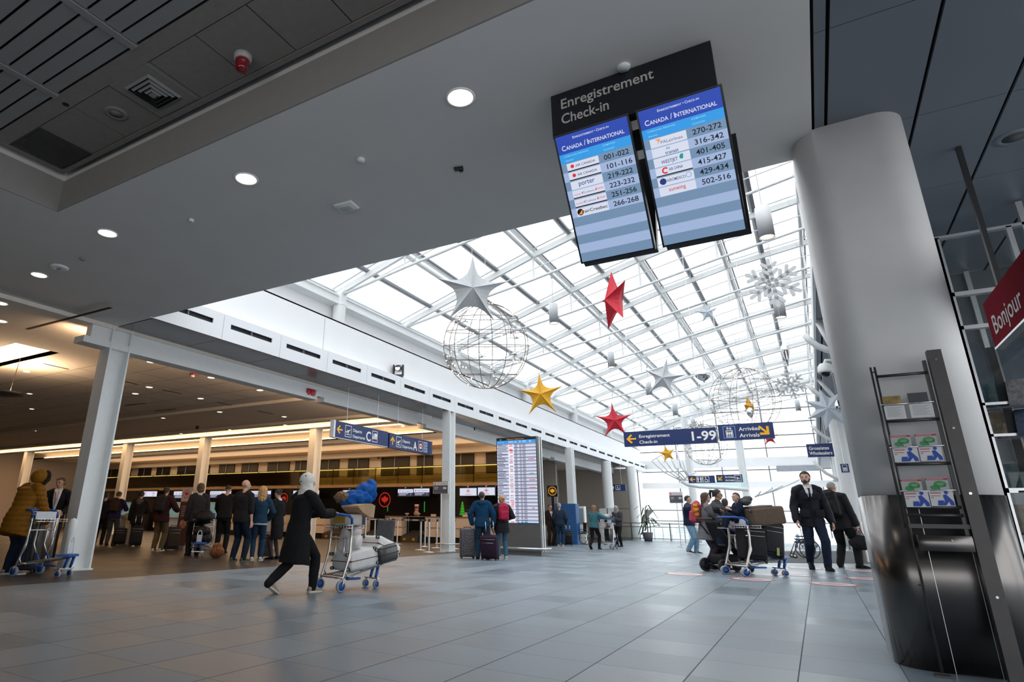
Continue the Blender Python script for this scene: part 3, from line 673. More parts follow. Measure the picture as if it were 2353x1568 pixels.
def pxsign(X, l, r, axis='x'):
    f_ = at_x if axis == 'x' else at_y
    a = f_(l[0], l[1], X); c = f_(l[0], l[2], X); d = f_(r[0], r[1], X); e = f_(r[0], r[2], X)
    lo = Vector(c); wd = ((d - a).length + (e - c).length) / 2; return lo, wd, ((a.z - c.z) + (d.z - e.z)) / 2
def draw_dep(letter, flag, up):
    def f(g, F, w_, h_):
        k = h_
        arrow(g, F @ off(.42 * k if not up else .36 * k, .5 * h_), .55 * k, PI if not up else PI / 2, 1)
        x = .95 * k if not up else .80 * k
        outline(g, F, x, .14 * h_, x + .62 * k, .86 * h_, .035 * k, 0); plane_icon(g, F, x + .31 * k, .5 * h_, .46 * k, 0)
        x += .76 * k; tw = (1.25 if not up else 1.28) * k
        text(g, 'Départs', F @ off(x, .53 * h_), .27 * k, 0, .012, fit=tw * .72); text(g, 'Departures', F @ off(x, .17 * h_), .27 * k, 0, .012, fit=tw)
        x += tw + .12 * k; text(g, letter, F @ off(x, .14 * h_), .86 * k, 0, .02, fit=.50 * k)
        x += .66 * k; outline(g, F, x, .14 * h_, x + .58 * k, .86 * h_, .035 * k, 0)
        if flag == 'us':
            rect(g, F, x + .04 * k, .32 * h_, x + .54 * k, .70 * h_, 0, .001); rect(g, F, x + .04 * k, .50 * h_, x + .25 * k, .70 * h_, 2, .002)
            for i in range(3): rect(g, F, x + .04 * k, (.33 + .06 * i) * h_, x + .54 * k, (.35 + .06 * i) * h_, 3, .002)
        else:
            rect(g, F, x + .05 * k, .32 * h_, x + .53 * k, .68 * h_, 0, .001); rect(g, F, x + .05 * k, .32 * h_, x + .16 * k, .68 * h_, 3, .002); rect(g, F, x + .42 * k, .32 * h_, x + .53 * k, .68 * h_, 3, .002); leaf(g, F, x + .29 * k, .5 * h_, .10 * k, 3, .002)
            x += .70 * k
            for y0 in (.14, .54): outline(g, F, x, y0 * h_, x + .52 * k, (y0 + .33) * h_, .03 * k, 0); rect(g, F, x + .05 * k, (y0 + .05) * h_, x + .47 * k, (y0 + .28) * h_, 2); plane_icon(g, F, x + .26 * k, (y0 + .16) * h_, .3 * k, 0, .4, False)
    return f
o, wd, hh = pxsign(XS, (768.8, 965.3, 1004.5), (890.8, 993.3, 1027))
hang_sign('wayfinding_sign', 'long dark blue hanging sign with a yellow left arrow, letter C and a small flag', 'sign', o, (0, 1, 0), wd, hh, draw_dep('C', 'us', False), [wd * .22, wd * .80], 4.7, endcap=True)
o, wd, hh = pxsign(XS, (894.3, 994, 1029), (992.5, 1015.8, 1046.6))
hang_sign('wayfinding_sign', 'dark blue hanging sign with a yellow up arrow, letter A and red-white flag', 'sign', o, (0, 1, 0), wd, hh, draw_dep('A', 'ca', True), [wd * .2, wd * .78], 4.7)
YS = 15.6
def d99(g, F, w_, h_):
    k = h_; arrow(g, F @ off(.50 * k, .5 * h_), .66 * k, PI, 1)
    text(g, 'Enregistrement', F @ off(1.02 * k, .54 * h_), .30 * k, 0, .012, fit=w_ * .34); text(g, 'Check-in', F @ off(1.02 * k, .15 * h_), .30 * k, 0, .012, fit=w_ * .20)
    text(g, '1-99', F @ off(w_ * .72, .2 * h_), .82 * k, 0, .022, fit=w_ * .25)
o, wd, hh = pxsign(YS, (1435, 992, 1025), (1647, 976, 1012.5), 'y'); o.z -= .02
hang_sign('wayfinding_sign', 'wide blue hanging sign reading Enregistrement Check-in 1-99 with a yellow left arrow', 'sign', o, (1, 0, 0), wd, hh, d99, [wd * .12, wd * .88], 9.6)
def darr(g, F, w_, h_):
    k = h_; outline(g, F, .28 * k, .12 * h_, 1.0 * k, .88 * h_, .035 * k, 2); outline(g, F, .44 * k, .18 * h_, .84 * k, .62 * h_, .035 * k, 0)
    for i in range(3): man(g, F, (.53 + .11 * i) * k, .4 * h_, .3 * k, 0)
    for i, a in ((0, PI / 2), (1, -PI / 2)): arrow(g, F @ off((.56 + .16 * i) * k, .73 * h_), .18 * k, a, 0)
    text(g, 'Arrivées', F @ off(1.2 * k, .54 * h_), .34 * k, 0, .012, fit=w_ * .38); text(g, 'Arrivals', F @ off(1.2 * k, .14 * h_), .34 * k, 0, .012, fit=w_ * .36)
    arrow(g, F @ off(w_ - .52 * k, .5 * h_), .76 * k, -PI / 4, 1)
o, wd, hh = pxsign(YS, (1653, 976, 1012), (1780, 966.5, 1004.5), 'y'); o.z -= .01
hang_sign('wayfinding_sign', 'blue hanging sign reading Arrivées Arrivals with a lift pictogram and yellow diagonal arrow', 'sign', o, (1, 0, 0), wd, hh, darr, [wd * .2, wd * .8], 9.9)
YS2 = 29.0
def dwc(g, F, w_, h_):
    k = h_; arrow(g, F @ off(.52 * k, .5 * h_), .7 * k, PI, 1)
    outline(g, F, 1.04 * k, .1 * h_, 1.84 * k, .9 * h_, .05 * k, 0); outline(g, F, 1.90 * k, .1 * h_, 2.70 * k, .9 * h_, .05 * k, 0)
    man(g, F, 1.26 * k, .5 * h_, .66 * k, 0); man(g, F, 1.62 * k, .5 * h_, .66 * k, 0); wheelchair_icon(g, F, 2.3 * k, .5 * h_, .66 * k, 0)
o, wd, hh = pxsign(YS2, (1583, 1094, 1111), (1643, 1091, 1108), 'y')
hang_sign('wayfinding_sign', 'small blue hanging sign with a yellow left arrow and toilet pictograms', 'sign', o, (1, 0, 0), wd, hh, dwc, [wd * .1, wd * .9], 9.6)
def darr2(g, F, w_, h_):
    k = h_; arrow(g, F @ off(.5 * k, .5 * h_), .72 * k, PI * 1.25, 1); text(g, 'Arrivées', F @ off(1.1 * k, .56 * h_), .36 * k, 0, .016, fit=w_ * .36); text(g, 'Arrivals', F @ off(1.1 * k, .14 * h_), .36 * k, 0, .016, fit=w_ * .34)
    outline(g, F, w_ - .95 * k, .1 * h_, w_ - .15 * k, .9 * h_, .05 * k, 0); plane_icon(g, F, w_ - .55 * k, .5 * h_, .55 * k, 0, -.2)
o, wd, hh = pxsign(YS2, (1647, 1092, 1109), (1707, 1088.5, 1106.5), 'y')
hang_sign('wayfinding_sign', 'small blue hanging sign reading Arrivées Arrivals with a yellow arrow pointing down left', 'sign', o, (1, 0, 0), wd, hh, darr2, [wd * .1, wd * .9], 9.6)
def dgro(g, F, w_, h_):
    text(g, 'Grossistes', F @ off(.08 * w_, .54 * h_), .36 * h_, 0, .012, fit=w_ * .76); text(g, 'Wholesalers', F @ off(.08 * w_, .16 * h_), .36 * h_, 0, .012, fit=w_ * .86)
o, wd, hh = pxsign(22.0, (1857, 1021, 1051), (1917.5, 1017.5, 1048), 'y')
hang_sign('wayfinding_sign', 'dark blue sign reading Grossistes Wholesalers beside the row of white columns', 'sign', o, (1, 0, 0), wd, hh, dgro, [wd * .8], 4.7)
def dlift(g, F, w_, h_):
    outline(g, F, .2 * w_, .12 * h_, .8 * w_, .88 * h_, .05 * w_, 0); outline(g, F, .32 * w_, .2 * h_, .68 * w_, .6 * h_, .04 * w_, 0)
    for i in range(3): man(g, F, (.4 + .1 * i) * w_, .4 * h_, .24 * h_, 0)
o, wd, hh = pxsign(20.0, (1934, 1066, 1086), (1952.5, 1065, 1084), 'y')
hang_sign('wayfinding_sign', 'small square blue sign with a white lift pictogram on the white columns', 'sign', o, (1, 0, 0), wd, hh, dlift, [wd * .5], 4.7)
def dwc2(g, F, w_, h_):
    k = h_; man(g, F, w_ - 2.3 * k, .5 * h_, .62 * k, 0); man(g, F, w_ - 1.95 * k, .5 * h_, .62 * k, 0); outline(g, F, w_ - 1.6 * k, .14 * h_, w_ - .85 * k, .86 * h_, .05 * k, 0); wheelchair_icon(g, F, w_ - 1.24 * k, .5 * h_, .6 * k, 0)
o, wd, hh = pxsign(40.0, (1392, 1114, 1129), (1438, 1113.5, 1128), 'y')
hang_sign('wayfinding_sign', 'dark blue toilet sign under the ceiling behind the round white column', 'sign', o, (1, 0, 0), wd, hh, dwc2, [wd * .2, wd * .8], 4.62)

# ------------------------------------------------------------------ airline notice stands and banner
def notice(label, base, z0, z1, w_, kind, group=None):
    r = thing('notice_stand', label, 'sign', (base.x, base.y, 0), 0, group)
    b = MB(); b.cyl((0, 0, 0), (0, 0, .02), .17, 20); b.cyl((0, 0, .02), (0, 0, z0), .022, 10); b.build('pole', M_ALUM, r)
    b = MB(); b.box((0, -.03, (z0 + z1) / 2), (w_, .035, z1 - z0)); b.build('frame', M_ALUM, r)
    F = frame((-w_ / 2 + .02, -.05, z0 + .02), (1, 0, 0), (0, 0, 1)); W, H = w_ - .04, z1 - z0 - .04; hs = .30 if kind == 'low' else .20
    b = MB(); rect(b, F, 0, H * (1 - hs), W, H, 0); rect(b, F, 0, 0, W, H * (1 - hs), 1); rect(b, F, 0, H * (1 - hs) - .006, W, H * (1 - hs) + .006, 2, .001)
    F = F @ off(0, 0, .003); g = MB(); disc(g, F, W * .12, H * (1 - hs * .5), H * hs * .26, 1, n=12); text(g, 'AIR CANADA', F @ off(W * .24, H * (1 - hs * .68)), H * hs * .5, 2, .0, fit=W * .70)
    if kind == 'low':
        text(g, 'Groupes', F @ off(W * .08, H * .48), .06, 0, .006, fit=W * .26); text(g, 'Groups', F @ off(W * .08, H * .34), .06, 0, .003, fit=W * .22)
        for i in range(4): disc(g, F, W * (.72 + .06 * i), H * .52, W * .022, 0, n=8); rect(g, F, W * (.70 + .06 * i), H * .36, W * (.74 + .06 * i), H * .48, 0)
    else:
        for k in range(17): rect(g, F, W * .08, H * (.74 - .04 * k), W * (.5 + .4 * ((k * 7) % 5) / 5), H * (.755 - .04 * k), 0)
    b.absorb(g, 3); b.build('poster', [mat('poster_white', (.75, .75, .75), .5, noise=0), S_CHARC, S_RED, S_WHITE, S_RED, S_BLACK], r); return r
pb = at_z(1012, 1269, 0); F_ = lambda x, y, p: at_y(x, y, p.y).z
notice('grey pole sign with airline header and group pictograms standing in front of the white column', pb, F_(1012, 1135, pb), F_(1012, 1107.5, pb), scale_at((pb.x, pb.y, 2)) * 40, 'low')
pb = at_y(828, 1200, 13.5); notice('tall silver framed airline notice board behind the loaded baggage cart', pb, F_(828, 1209.5, pb), F_(828, 1133.5, pb), scale_at((pb.x, pb.y, 1.5)) * 36.5, 'tall')
pb = at_z(1566, 1257, 0); notice('grey airline pole sign standing before the bright end windows', pb, F_(1556, 1157, pb), F_(1556, 1131, pb), scale_at((pb.x, pb.y, 1.5)) * 30, 'low')
pb = at_y(424, 1180, 13.2)
r = thing('roll_up_banner', 'dark maroon roll-up banner with a white top standing among the queue', 'banner', (pb.x, pb.y, 0), 0.15); zt = F_(424, 1122, pb)
b = MB(); b.box((0, 0, .04), (.5, .2, .08)); b.build('base', M_ALUM, r)
b = MB(); F = frame((-.21, -.02, .08), (1, 0, 0), (0, 0, 1)); b.box((.21, (zt - .08) / 2, -.006), (.42, zt - .08, .008), 0, F); rect(b, F, 0, zt - .50, .42, zt - .08, 1, .001); rect(b, F, 0, zt - .52, .42, zt - .50, 2, .002)
g = b; b = MB(); rondel(b, F @ off(0, 0, .004), .21, zt - .27, .13, 1)
for i in range(5): rect(b, F, .08, zt - .68 - .07 * i, .34 - .03 * (i % 2), zt - .65 - .07 * i, 0, .002)
disc(b, F, .22, zt - 1.2, .14, 2, n=14, z=.002); disc(b, F, .16, zt - 1.15, .06, 0, n=10, z=.003); g.absorb(b, 3); g.build('banner_sheet', [mat('banner_maroon', (.06, .022, .022), .6), mat('banner_white', (.5, .47, .45), .6), S_RED] + [mat('banner_text', (.35, .30, .28), .6, noise=0), S_RED, mat('banner_photo', (.35, .14, .10), .6, noise=.5, nscale=30)], r)

# ------------------------------------------------------------------ screens over the check-in counters
YCS = 25.5
def cscreen(px0, px1, pt, pbm, num, kind, lab):
    a = at_y(px0, pt, YCS); d = at_y(px1, pbm, YCS); w_ = d.x - a.x; h_ = a.z - d.z
    r = thing('counter_screen', lab, 'screen', (a.x, YCS, d.z), 0, 'screens above the check-in counters')
    b = MB(); b.box((w_ / 2, .04, h_ / 2 + .03), (w_ - .012, .08, h_ + .12)); b.build('housing', S_BLACK, r)
    b = MB(); b.cyl((w_ / 2, .06, h_ / 2), (w_ / 2, .497, h_ / 2), .03, 8); b.build('bracket', S_BLACK, r)
    F = frame((.015, -.004, .01), (1, 0, 0), (0, 0, 1)); W, H = w_ - .03, h_ - .02
    b = MB(); rect(b, F, 0, 0 if kind == 'leaf' else H * .48, W, H, 0)
    if kind != 'leaf': rect(b, F, 0, 0, W, H * .48, 1)
    g = MB(); F = F @ off(0, 0, .004)
    if kind == 'leaf': disc(g, F, W / 2, H * .6, H * .28, 1, H * .24, 24); leaf(g, F, W / 2, H * .6, H * .17, 1); rect(g, F, W * .32, H * .14, W * .68, H * .18, 2)
    else:
        disc(g, F, W * .13, H * .73, H * .1, 1, n=12); text(g, 'AIR CANADA', F @ off(W * .24, H * .64), H * .24, 2, .0, fit=W * .68)
        rect(g, F, W * .08, H * .30, W * .68, H * .37, 0); rect(g, F, W * .08, H * .12, W * .55, H * .19, 0); text(g, '?', F @ off(W * .82, H * .10), H * .38, 0)
    if num: text(g, num, frame((w_ / 2 - .05, -.006, h_ + .03), (1, 0, 0), (0, 0, 1)), .085, 0, .004)
    b.absorb(g, 2); b.build('display', [G_W, G_GREY, G_W, G_RED, G_TXT], r)
cscreen(914, 949.5, 1124.5, 1141, '19', 'ac', 'counter screen numbered 19 with airline header, right of the red leaf emblem')
cscreen(950.5, 987, 1123, 1140.5, '20', 'ac', 'counter screen numbered 20 just left of the white column')
cscreen(1056, 1096, 1122, 1140, '21', 'leaf', 'counter screen numbered 21 with a red leaf logo above the man in the blue hoodie')
cscreen(1097.5, 1138, 1120.5, 1139, '22', 'leaf', 'counter screen numbered 22 with a red leaf logo, nearest the kiosk')
cscreen(787.5, 819, 1127, 1142, '17', 'ac', 'counter screen numbered 17 above the blue coat on the cart')
cscreen(820, 853, 1126, 1141.5, '18', 'ac', 'counter screen numbered 18 above the tall airline notice board')
cscreen(674, 733, 1128, 1143, None, 'ac', 'counter screen behind the white headscarf')
cscreen(574, 622, 1128.5, 1144, None, 'ac', 'counter screen behind the long curly blonde hair')
cscreen(483, 507, 1129, 1145, None, 'ac', 'counter screen behind the man with a cap, left half')
cscreen(508, 530, 1128.8, 1145, None, 'ac', 'counter screen behind the man with a cap, right half')
cscreen(400, 443, 1129.5, 1146, None, 'ac', 'counter screen behind the top of the roll-up banner')
cscreen(325, 344.5, 1129.5, 1142, None, 'leaf', 'lone counter screen with a leaf logo left of the man in the dark red jacket')
cscreen(345.5, 360, 1129.3, 1142, None, 'leaf', 'narrow counter screen hidden partly by the man in the dark red jacket')
for px, py, rr, lab in ((884, 1149, 16.5, 'red leaf emblem in a ring on the black wall between screens 18 and 19'), (652, 1147, 13, 'red leaf emblem in a ring on the black wall behind the agent in black'), (1228, 1160, 9, 'red leaf emblem hidden behind the departures kiosk')):
    if px > 1200: continue
    c = at_y(px, py, YK - .01); b = MB(); rondel(b, frame((0, 0, 0), (1, 0, 0), (0, 0, 1)), 0, 0, rr * scale_at(c), 0)
    o = b.build('wall_emblem', mat('emblem_red', (.55, .02, .02), .4, noise=0, emit=.15, ecol=(1, .05, .03)), None, c); tag(o, lab, 'emblem')
for px, y0, y1 in ((975, 1153, 1177), (890.5, 1164, 1176)):
    c = at_y(px, y1, YK - .02); d = at_y(px, y0, YK - .02); b = MB(); h = d.z - c.z
    for k in range(9): b.box((0, 0, h * (k + .5) / 9), (.05, .012, h / 9 * .7))
    o = b.build('light_strip', glow('green_led', (20, 150, 50)), None, c); tag(o, 'thin green light strip on the black wall ' + ('left of the white column' if px > 900 else 'under the red leaf emblem'), 'light strip')
c = at_y(899, 1040, 27.9); b = MB(); b.box((0, 0, 0), (.75, .1, .22)); o = b.build('exit_sign', M_BLACK, None, c); tag(o, 'red lit exit sign above the mezzanine', 'exit sign')
b = MB(); F = frame((-.33, -.055, -.09), (1, 0, 0), (0, 0, 1)); rect(b, F, 0, 0, .66, .18, 0)
g = b; b = MB(); text(b, 'SORTIE', frame((-.28, -.06, -.055), (1, 0, 0), (0, 0, 1)), .13, 0, .0, fit=.56); g.absorb(b, 1); g.build('display', [glow('exit_red', (235, 25, 35), 1.2), mat('exit_dark', (.12, .0, .0), .5, noise=0)], o)
c = at_y(579, 1053, 27.9); b = MB(); b.box((0, 0, 0), (.6, .1, .2)); o = b.build('exit_sign', glow('exit_red_dim', (150, 15, 20)), None, c); tag(o, 'dim red exit sign among the dark mezzanine windows', 'exit sign')
# ================================================================== hanging decorations
D_SILVER = mat('silver_fabric', (0.47, 0.49, 0.51), 0.55, metal=0.15, noise=0.12, nscale=60, bump=0.25, bscale=120); D_RED = mat('red_fabric', (0.52, 0.012, 0.03), 0.6, noise=0.18, nscale=40, bump=0.2); D_GOLD = mat('gold_fabric', (0.72, 0.36, 0.01), 0.55, noise=0.15, nscale=40, bump=0.2)
D_PALE = mat('pale_blue_fabric', (0.52, 0.58, 0.64), 0.6, noise=0.08, nscale=30); D_ACRYL = mat('white_acrylic', (0.46, 0.48, 0.50), 0.35, noise=0.03); D_WIRE = mat('hanging_wire', (0.55, 0.56, 0.58), 0.4, noise=0)
D_MIRROR = mat('mirror_silver', (0.80, 0.81, 0.83), 0.06, metal=1.0, noise=0.04); D_IRON = mat('dark_wire', (0.20, 0.17, 0.15), 0.4, metal=0.8, noise=0.05); D_TINS = mat('tinsel', (0.75, 0.76, 0.78), 0.2, metal=0.7, noise=0.1)
E_BULB = emat('warm_bulb', (1.0, 0.62, 0.34), 6.0)
def hang(p, ztop_local, r=0.004):                                      # wire from a thing up to the roof
    b = MB(); zt = zr(p.x) + 0.125; b.cyl((0, 0, ztop_local), (0, 0, zt - p.z), r, 5); return b
def star(px, py, R, D, m, label, npts=5, inner=0.40, depth=0.22, roll=0.0, turn=0.0, curved=True):
    p = at_d(px, py, D); s = D / FOC; R = R * s
    o = thing('hanging_star', label, 'star', p)
    vd = Vector((p.x - EYE.x, p.y - EYE.y, 0)).normalized()            # face roughly towards the hall entrance
    base = frame((0, 0, 0), Vector((vd.y, -vd.x, 0)), (0, 0, 1)) @ rotm(0, turn, 0) @ rotm(0, 0, roll)
    rim = []
    for k in range(npts):
        a0 = PI / 2 + 2 * PI * k / npts; a1 = a0 + PI / npts
        T = Vector((math.cos(a0), math.sin(a0), 0)) * R; I = Vector((math.cos(a1), math.sin(a1), 0)) * R * inner
        a2 = a0 + 2 * PI / npts; T2 = Vector((math.cos(a2), math.sin(a2), 0)) * R
        rim.append(T)
        if curved:
            for t in (.33, .66): q = T.lerp(I, t); rim.append(q * (1 - .2 * math.sin(t * PI)))
        rim.append(I)
        if curved:
            for t in (.34, .67): q = I.lerp(T2, t); rim.append(q * (1 - .2 * math.sin(t * PI)))
    vs = list(rim) + [Vector((0, 0, R * depth)), Vector((0, 0, -R * depth))]; n = len(rim)
    # ridge points keep the arms pyramidal
    fs = []
    for j in range(n): fs += [(j, (j + 1) % n, n), ((j + 1) % n, j, n + 1)]
    b = MB(); b.add(vs, fs, 0, False, base); b.build('star_body', m, o)
    top = (base @ Vector((0, R, 0))).z
    hang(p, top * .97 if abs(roll) < .3 else R * .8).build('hanging_wire', D_WIRE, o)
    return o
star(1085, 668, 88, 10.0, D_SILVER, 'large silver fabric star hanging in front of the biggest wire light ball', roll=-0.02, turn=0.10, inner=.44)
star(1410, 690, 72, 11.5, D_RED, 'tall red star seen almost edge-on below the check-in screens', roll=0.0, turn=-1.15, depth=.30, inner=.42)
star(1243, 908, 54, 13.5, D_GOLD, 'golden yellow star to the right below the biggest wire light ball', roll=0.05, turn=-0.1)
star(1411, 968, 44, 17.0, D_RED, 'small red star left of the sign reading 1-99', roll=0.05, turn=0.2)
star(1525, 870, 50, 16.0, D_SILVER, 'silver star with drooping points left of the round mirror bauble', roll=-0.25, turn=-0.2, inner=.38)
star(1625, 719, 27, 20.0, D_PALE, 'small pale blue star high under the glass roof', roll=0.1, turn=0.15)
star(1533, 1043, 24, 21.0, D_GOLD, 'small yellow star below the sign reading 1-99', roll=0.22, turn=0.45)
star(1768, 1006, 21, 22.0, D_RED, 'small red star half hidden behind the arrivals sign', roll=0.05, turn=0.2)
star(1562, 1003, 27, 23.0, D_PALE, 'pale star hidden mostly behind the sign reading 1-99', roll=0.3, turn=0.2)
star(1903, 940, 50, 14.0, D_PALE, 'pale grey many-pointed star beside the white columns on the right', npts=7, inner=.45, roll=0.2, curved=False)
star(1722, 936, 25, 17.5, D_GOLD, 'gold star folded edge-on in front of the second light ball', roll=0.2, turn=1.15, depth=.4)
def flake(px, py, R, D, label, roll=0.0):
    p = at_d(px, py, D); R = R * D / FOC; o = thing('hanging_snowflake', label, 'snowflake', p)
    vd = Vector((p.x, p.y, 0)).normalized(); F = frame((0, 0, 0), Vector((vd.y, -vd.x, 0)), (0, 0, 1)) @ rotm(0, 0.15, 0) @ rotm(0, 0, roll); b = MB(); t = .05 * R; w_ = .065 * R
    def bar(x0, y0, x1, y1):
        L_ = math.hypot(x1 - x0, y1 - y0); a = math.atan2(y1 - y0, x1 - x0); pts = [(0, -w_), (L_, -w_)] + [(L_ + w_ * math.sin(q), -w_ * math.cos(q)) for q in (.6, 1.2, 1.9, 2.5)] + [(L_, w_), (0, w_)]
        b.prism(pts, t, 0, F @ off(x0, y0, t / 2) @ rotm(0, 0, a))
    for k in range(6):
        a = k * PI / 3 + PI / 6; c, s_ = math.cos(a), math.sin(a)
        bar(.12 * R * c, .12 * R * s_, .95 * R * c, .95 * R * s_)
        for f, ln in ((.32, .30), (.60, .30)):
            for sg in (1, -1): q = a + sg * .85; bar(f * R * c, f * R * s_, f * R * c + ln * R * math.cos(q), f * R * s_ + ln * R * math.sin(q))
        a2 = a + PI / 3; bar(.14 * R * c, .14 * R * s_, .14 * R * math.cos(a2), .14 * R * math.sin(a2))
    b.build('snowflake_plate', D_ACRYL, o); hang(p, R * .8).build('hanging_wire', D_WIRE, o)
flake(1776, 650, 60, 12.5, 'large white cut-out snowflake hanging near the right edge of the roof', .05)
flake(1816, 885, 34, 19.0, 'smaller white snowflake beside the second light ball', .2)
flake(1600, 985, 20, 27.0, 'faint white snowflake far off above the sign reading 1-99', .1)
def bauble(px, py, prof, D, label, m=None, name='hanging_bauble'):
    p = at_d(px, py, D); k = D / FOC; o = thing(name, label, 'bauble', p); b = MB(); b.lathe([(r * k, z * k) for r, z in prof], 20); b.build('bauble_body', m or D_MIRROR, o)
    hang(p, prof[-1][1] * k * .95).build('hanging_wire', D_WIRE, o)
bauble(1616, 864, [(.4, -17), (2, -13), (9, -9), (17, -2), (18.5, 3), (15, 9), (7, 13), (2, 17), (.8, 23)], 16.0, 'round mirror bauble with a pointed bottom under the roof')
bauble(1806, 812, [(.4, -32), (4, -16), (8.5, 6), (9.5, 13), (6, 20), (2, 27), (.8, 32)], 15.0, 'long teardrop mirror ornament below the large snowflake')
bauble(1927, 935, [(.4, -15), (5, -9), (7.5, -1), (6.5, 7), (3, 13), (.8, 16)], 12.5, 'faceted crystal drop in front of the many-pointed star')
bauble(1724, 948, [(.4, -14), (7, -5), (8, 4), (3, 11)], 17.2, 'crumpled silver ornament among the second light ball', D_TINS)
def ball(px, py, Rp, D, nb, label, seed, nl=5):
    rr = random.Random(seed); p = at_d(px, py, D); R = Rp * D / FOC; o = thing('light_ball', label, 'light ball', p); b = MB(); th = max(.007, .0075 * R)
    tl = rotm(.22, .12, 0)
    for k in range(5):
        a = PI * k / 5; b.tube([Vector((R * math.cos(t) * math.cos(a), R * math.cos(t) * math.sin(a), R * math.sin(t))) for t in [2 * PI * i / 40 for i in range(40)]], th, 5, 0, True, X=tl)
    lats = [(-1 + 2 * (i + 1) / (nl + 1)) for i in range(nl)]
    for z in lats:
        r_ = R * math.sqrt(1 - z * z); b.tube([(r_ * math.cos(t), r_ * math.sin(t), z * R) for t in [2 * PI * i / 36 for i in range(36)]], th, 5, 0, True, X=tl)
    b.build('wire_cage', D_IRON, o)
    c = MB(); prev = None
    for k in range(nl + 2):                                              # sagging light strings round the cage
        z0 = -.9 + 1.8 * k / (nl + 1); pts = []
        for i in range(40):
            t = 2 * PI * i / 40; z = z0 + .10 * math.sin(3 * t + k); z = max(-.98, min(.98, z)); r_ = R * .985 * math.sqrt(1 - z * z); pts.append((r_ * math.cos(t), r_ * math.sin(t), z * R))
        c.tube(pts, th * .45, 4, 0, True)
    c.build('light_string', D_IRON, o)
    bm_ = MB(); bm_.ball((0, 0, 0), max(.014, .016 * R), 6, 4); proto = None
    for k in range(nb):
        z = rr.uniform(-.95, .95); t = rr.uniform(0, 2 * PI); r_ = R * math.sqrt(1 - z * z); q = (r_ * math.cos(t), r_ * math.sin(t), z * R)
        if proto is None: proto = bm_.build('bulb', E_BULB, o, q)
        else: n_ = proto.copy(); COL.objects.link(n_); n_.parent = o; n_.location = q
    g = MB()
    for cl in range(8):
        z = rr.uniform(-.6, .75); t = rr.uniform(0, 2 * PI); q = Vector((.72 * R * math.cos(t), .72 * R * math.sin(t), z * R * .8))
        for k in range(46):
            d = Vector((rr.gauss(0, 1), rr.gauss(0, 1), rr.gauss(0, .7))).normalized() * R * rr.uniform(.10, .34); s_ = Vector((rr.gauss(0, 1), rr.gauss(0, 1), rr.gauss(0, 1))).normalized() * .006
            g.add([q - s_, q + s_, q + d], [(0, 1, 2)])
    gg = g.build('tinsel', D_TINS, o); gg['kind'] = 'stuff'
    hang(p, R * .98, .006).build('hanging_wire', D_WIRE, o)
ball(1117, 795, 98, 12.0, 95, 'biggest wire light ball with warm bulbs behind the large silver star', 1)
ball(1710, 920, 74, 18.0, 90, 'second wire light ball above the arrivals sign', 2)
ball(1620, 1022, 46, 25.0, 60, 'third and smallest wire light ball hanging below the sign reading 1-99', 3)
# ------------------------------------------------------------------ pendant cylinder lights
PCOL = mat('pendant_white', (0.78, 0.80, 0.82), 0.45, noise=0.02)
def pendant(px, py, wpx, label):
    D = .30 * FOC / wpx; p = at_d(px, py, D)
    top = zr(p.x) - .05
    if p.z + .5 > top: D *= (top - .5 - 1) / (p.z - 1); p = at_d(px, py, D)
    r = wpx / 2 * D / FOC; h = r * 4.5; o = thing('pendant_light', label, 'pendant light', p, 0, 'cylinder pendant lights under the glass roof')
    b = MB(); b.lathe([(r * .8, -h / 2 + .03), (r * .97, -h / 2 + .02), (r, -h / 2), (r, h / 2), (r * .96, h / 2 + .02), (.02, h / 2 + .03)], 24); b.build('shade', PCOL, o)
    b = MB(); b.lathe([(.005, -h / 2 + .028), (r * .8, -h / 2 + .028)], 20); b.build('lamp', E_DOWN, o)
    b = MB(); b.cyl((0, 0, h / 2), (0, 0, zr(p.x) + .125 - p.z), .012, 6); b.build('cable', D_WIRE, o)
    b = MB(); zc = zr(p.x) - p.z - .20; b.cyl((0, 0, zc), (0, 0, zc + .12), .05, 10); b.build('canopy', PCOL, o)
for a in ((1272, 722, 20.5, 'white cylinder pendant light between the silver star and the red edge-on star'), (1404, 828, 15.5, 'white cylinder pendant light directly below the red edge-on star'), (1757, 513, 33, 'largest white cylinder pendant light, lit, right beside the check-in screens'),
          (1790.5, 706, 23, 'white cylinder pendant light just under the large snowflake'), (1491, 895, 13, 'small white cylinder pendant light left of the silver star with drooping points'), (1551.5, 943, 12, 'small white cylinder pendant light above the sign reading 1-99'), (1833, 933, 11, 'small white cylinder pendant light below the smaller snowflake'), (1592, 970, 9.5, 'faint far cylinder pendant light above the sign reading 1-99')): pendant(*a)
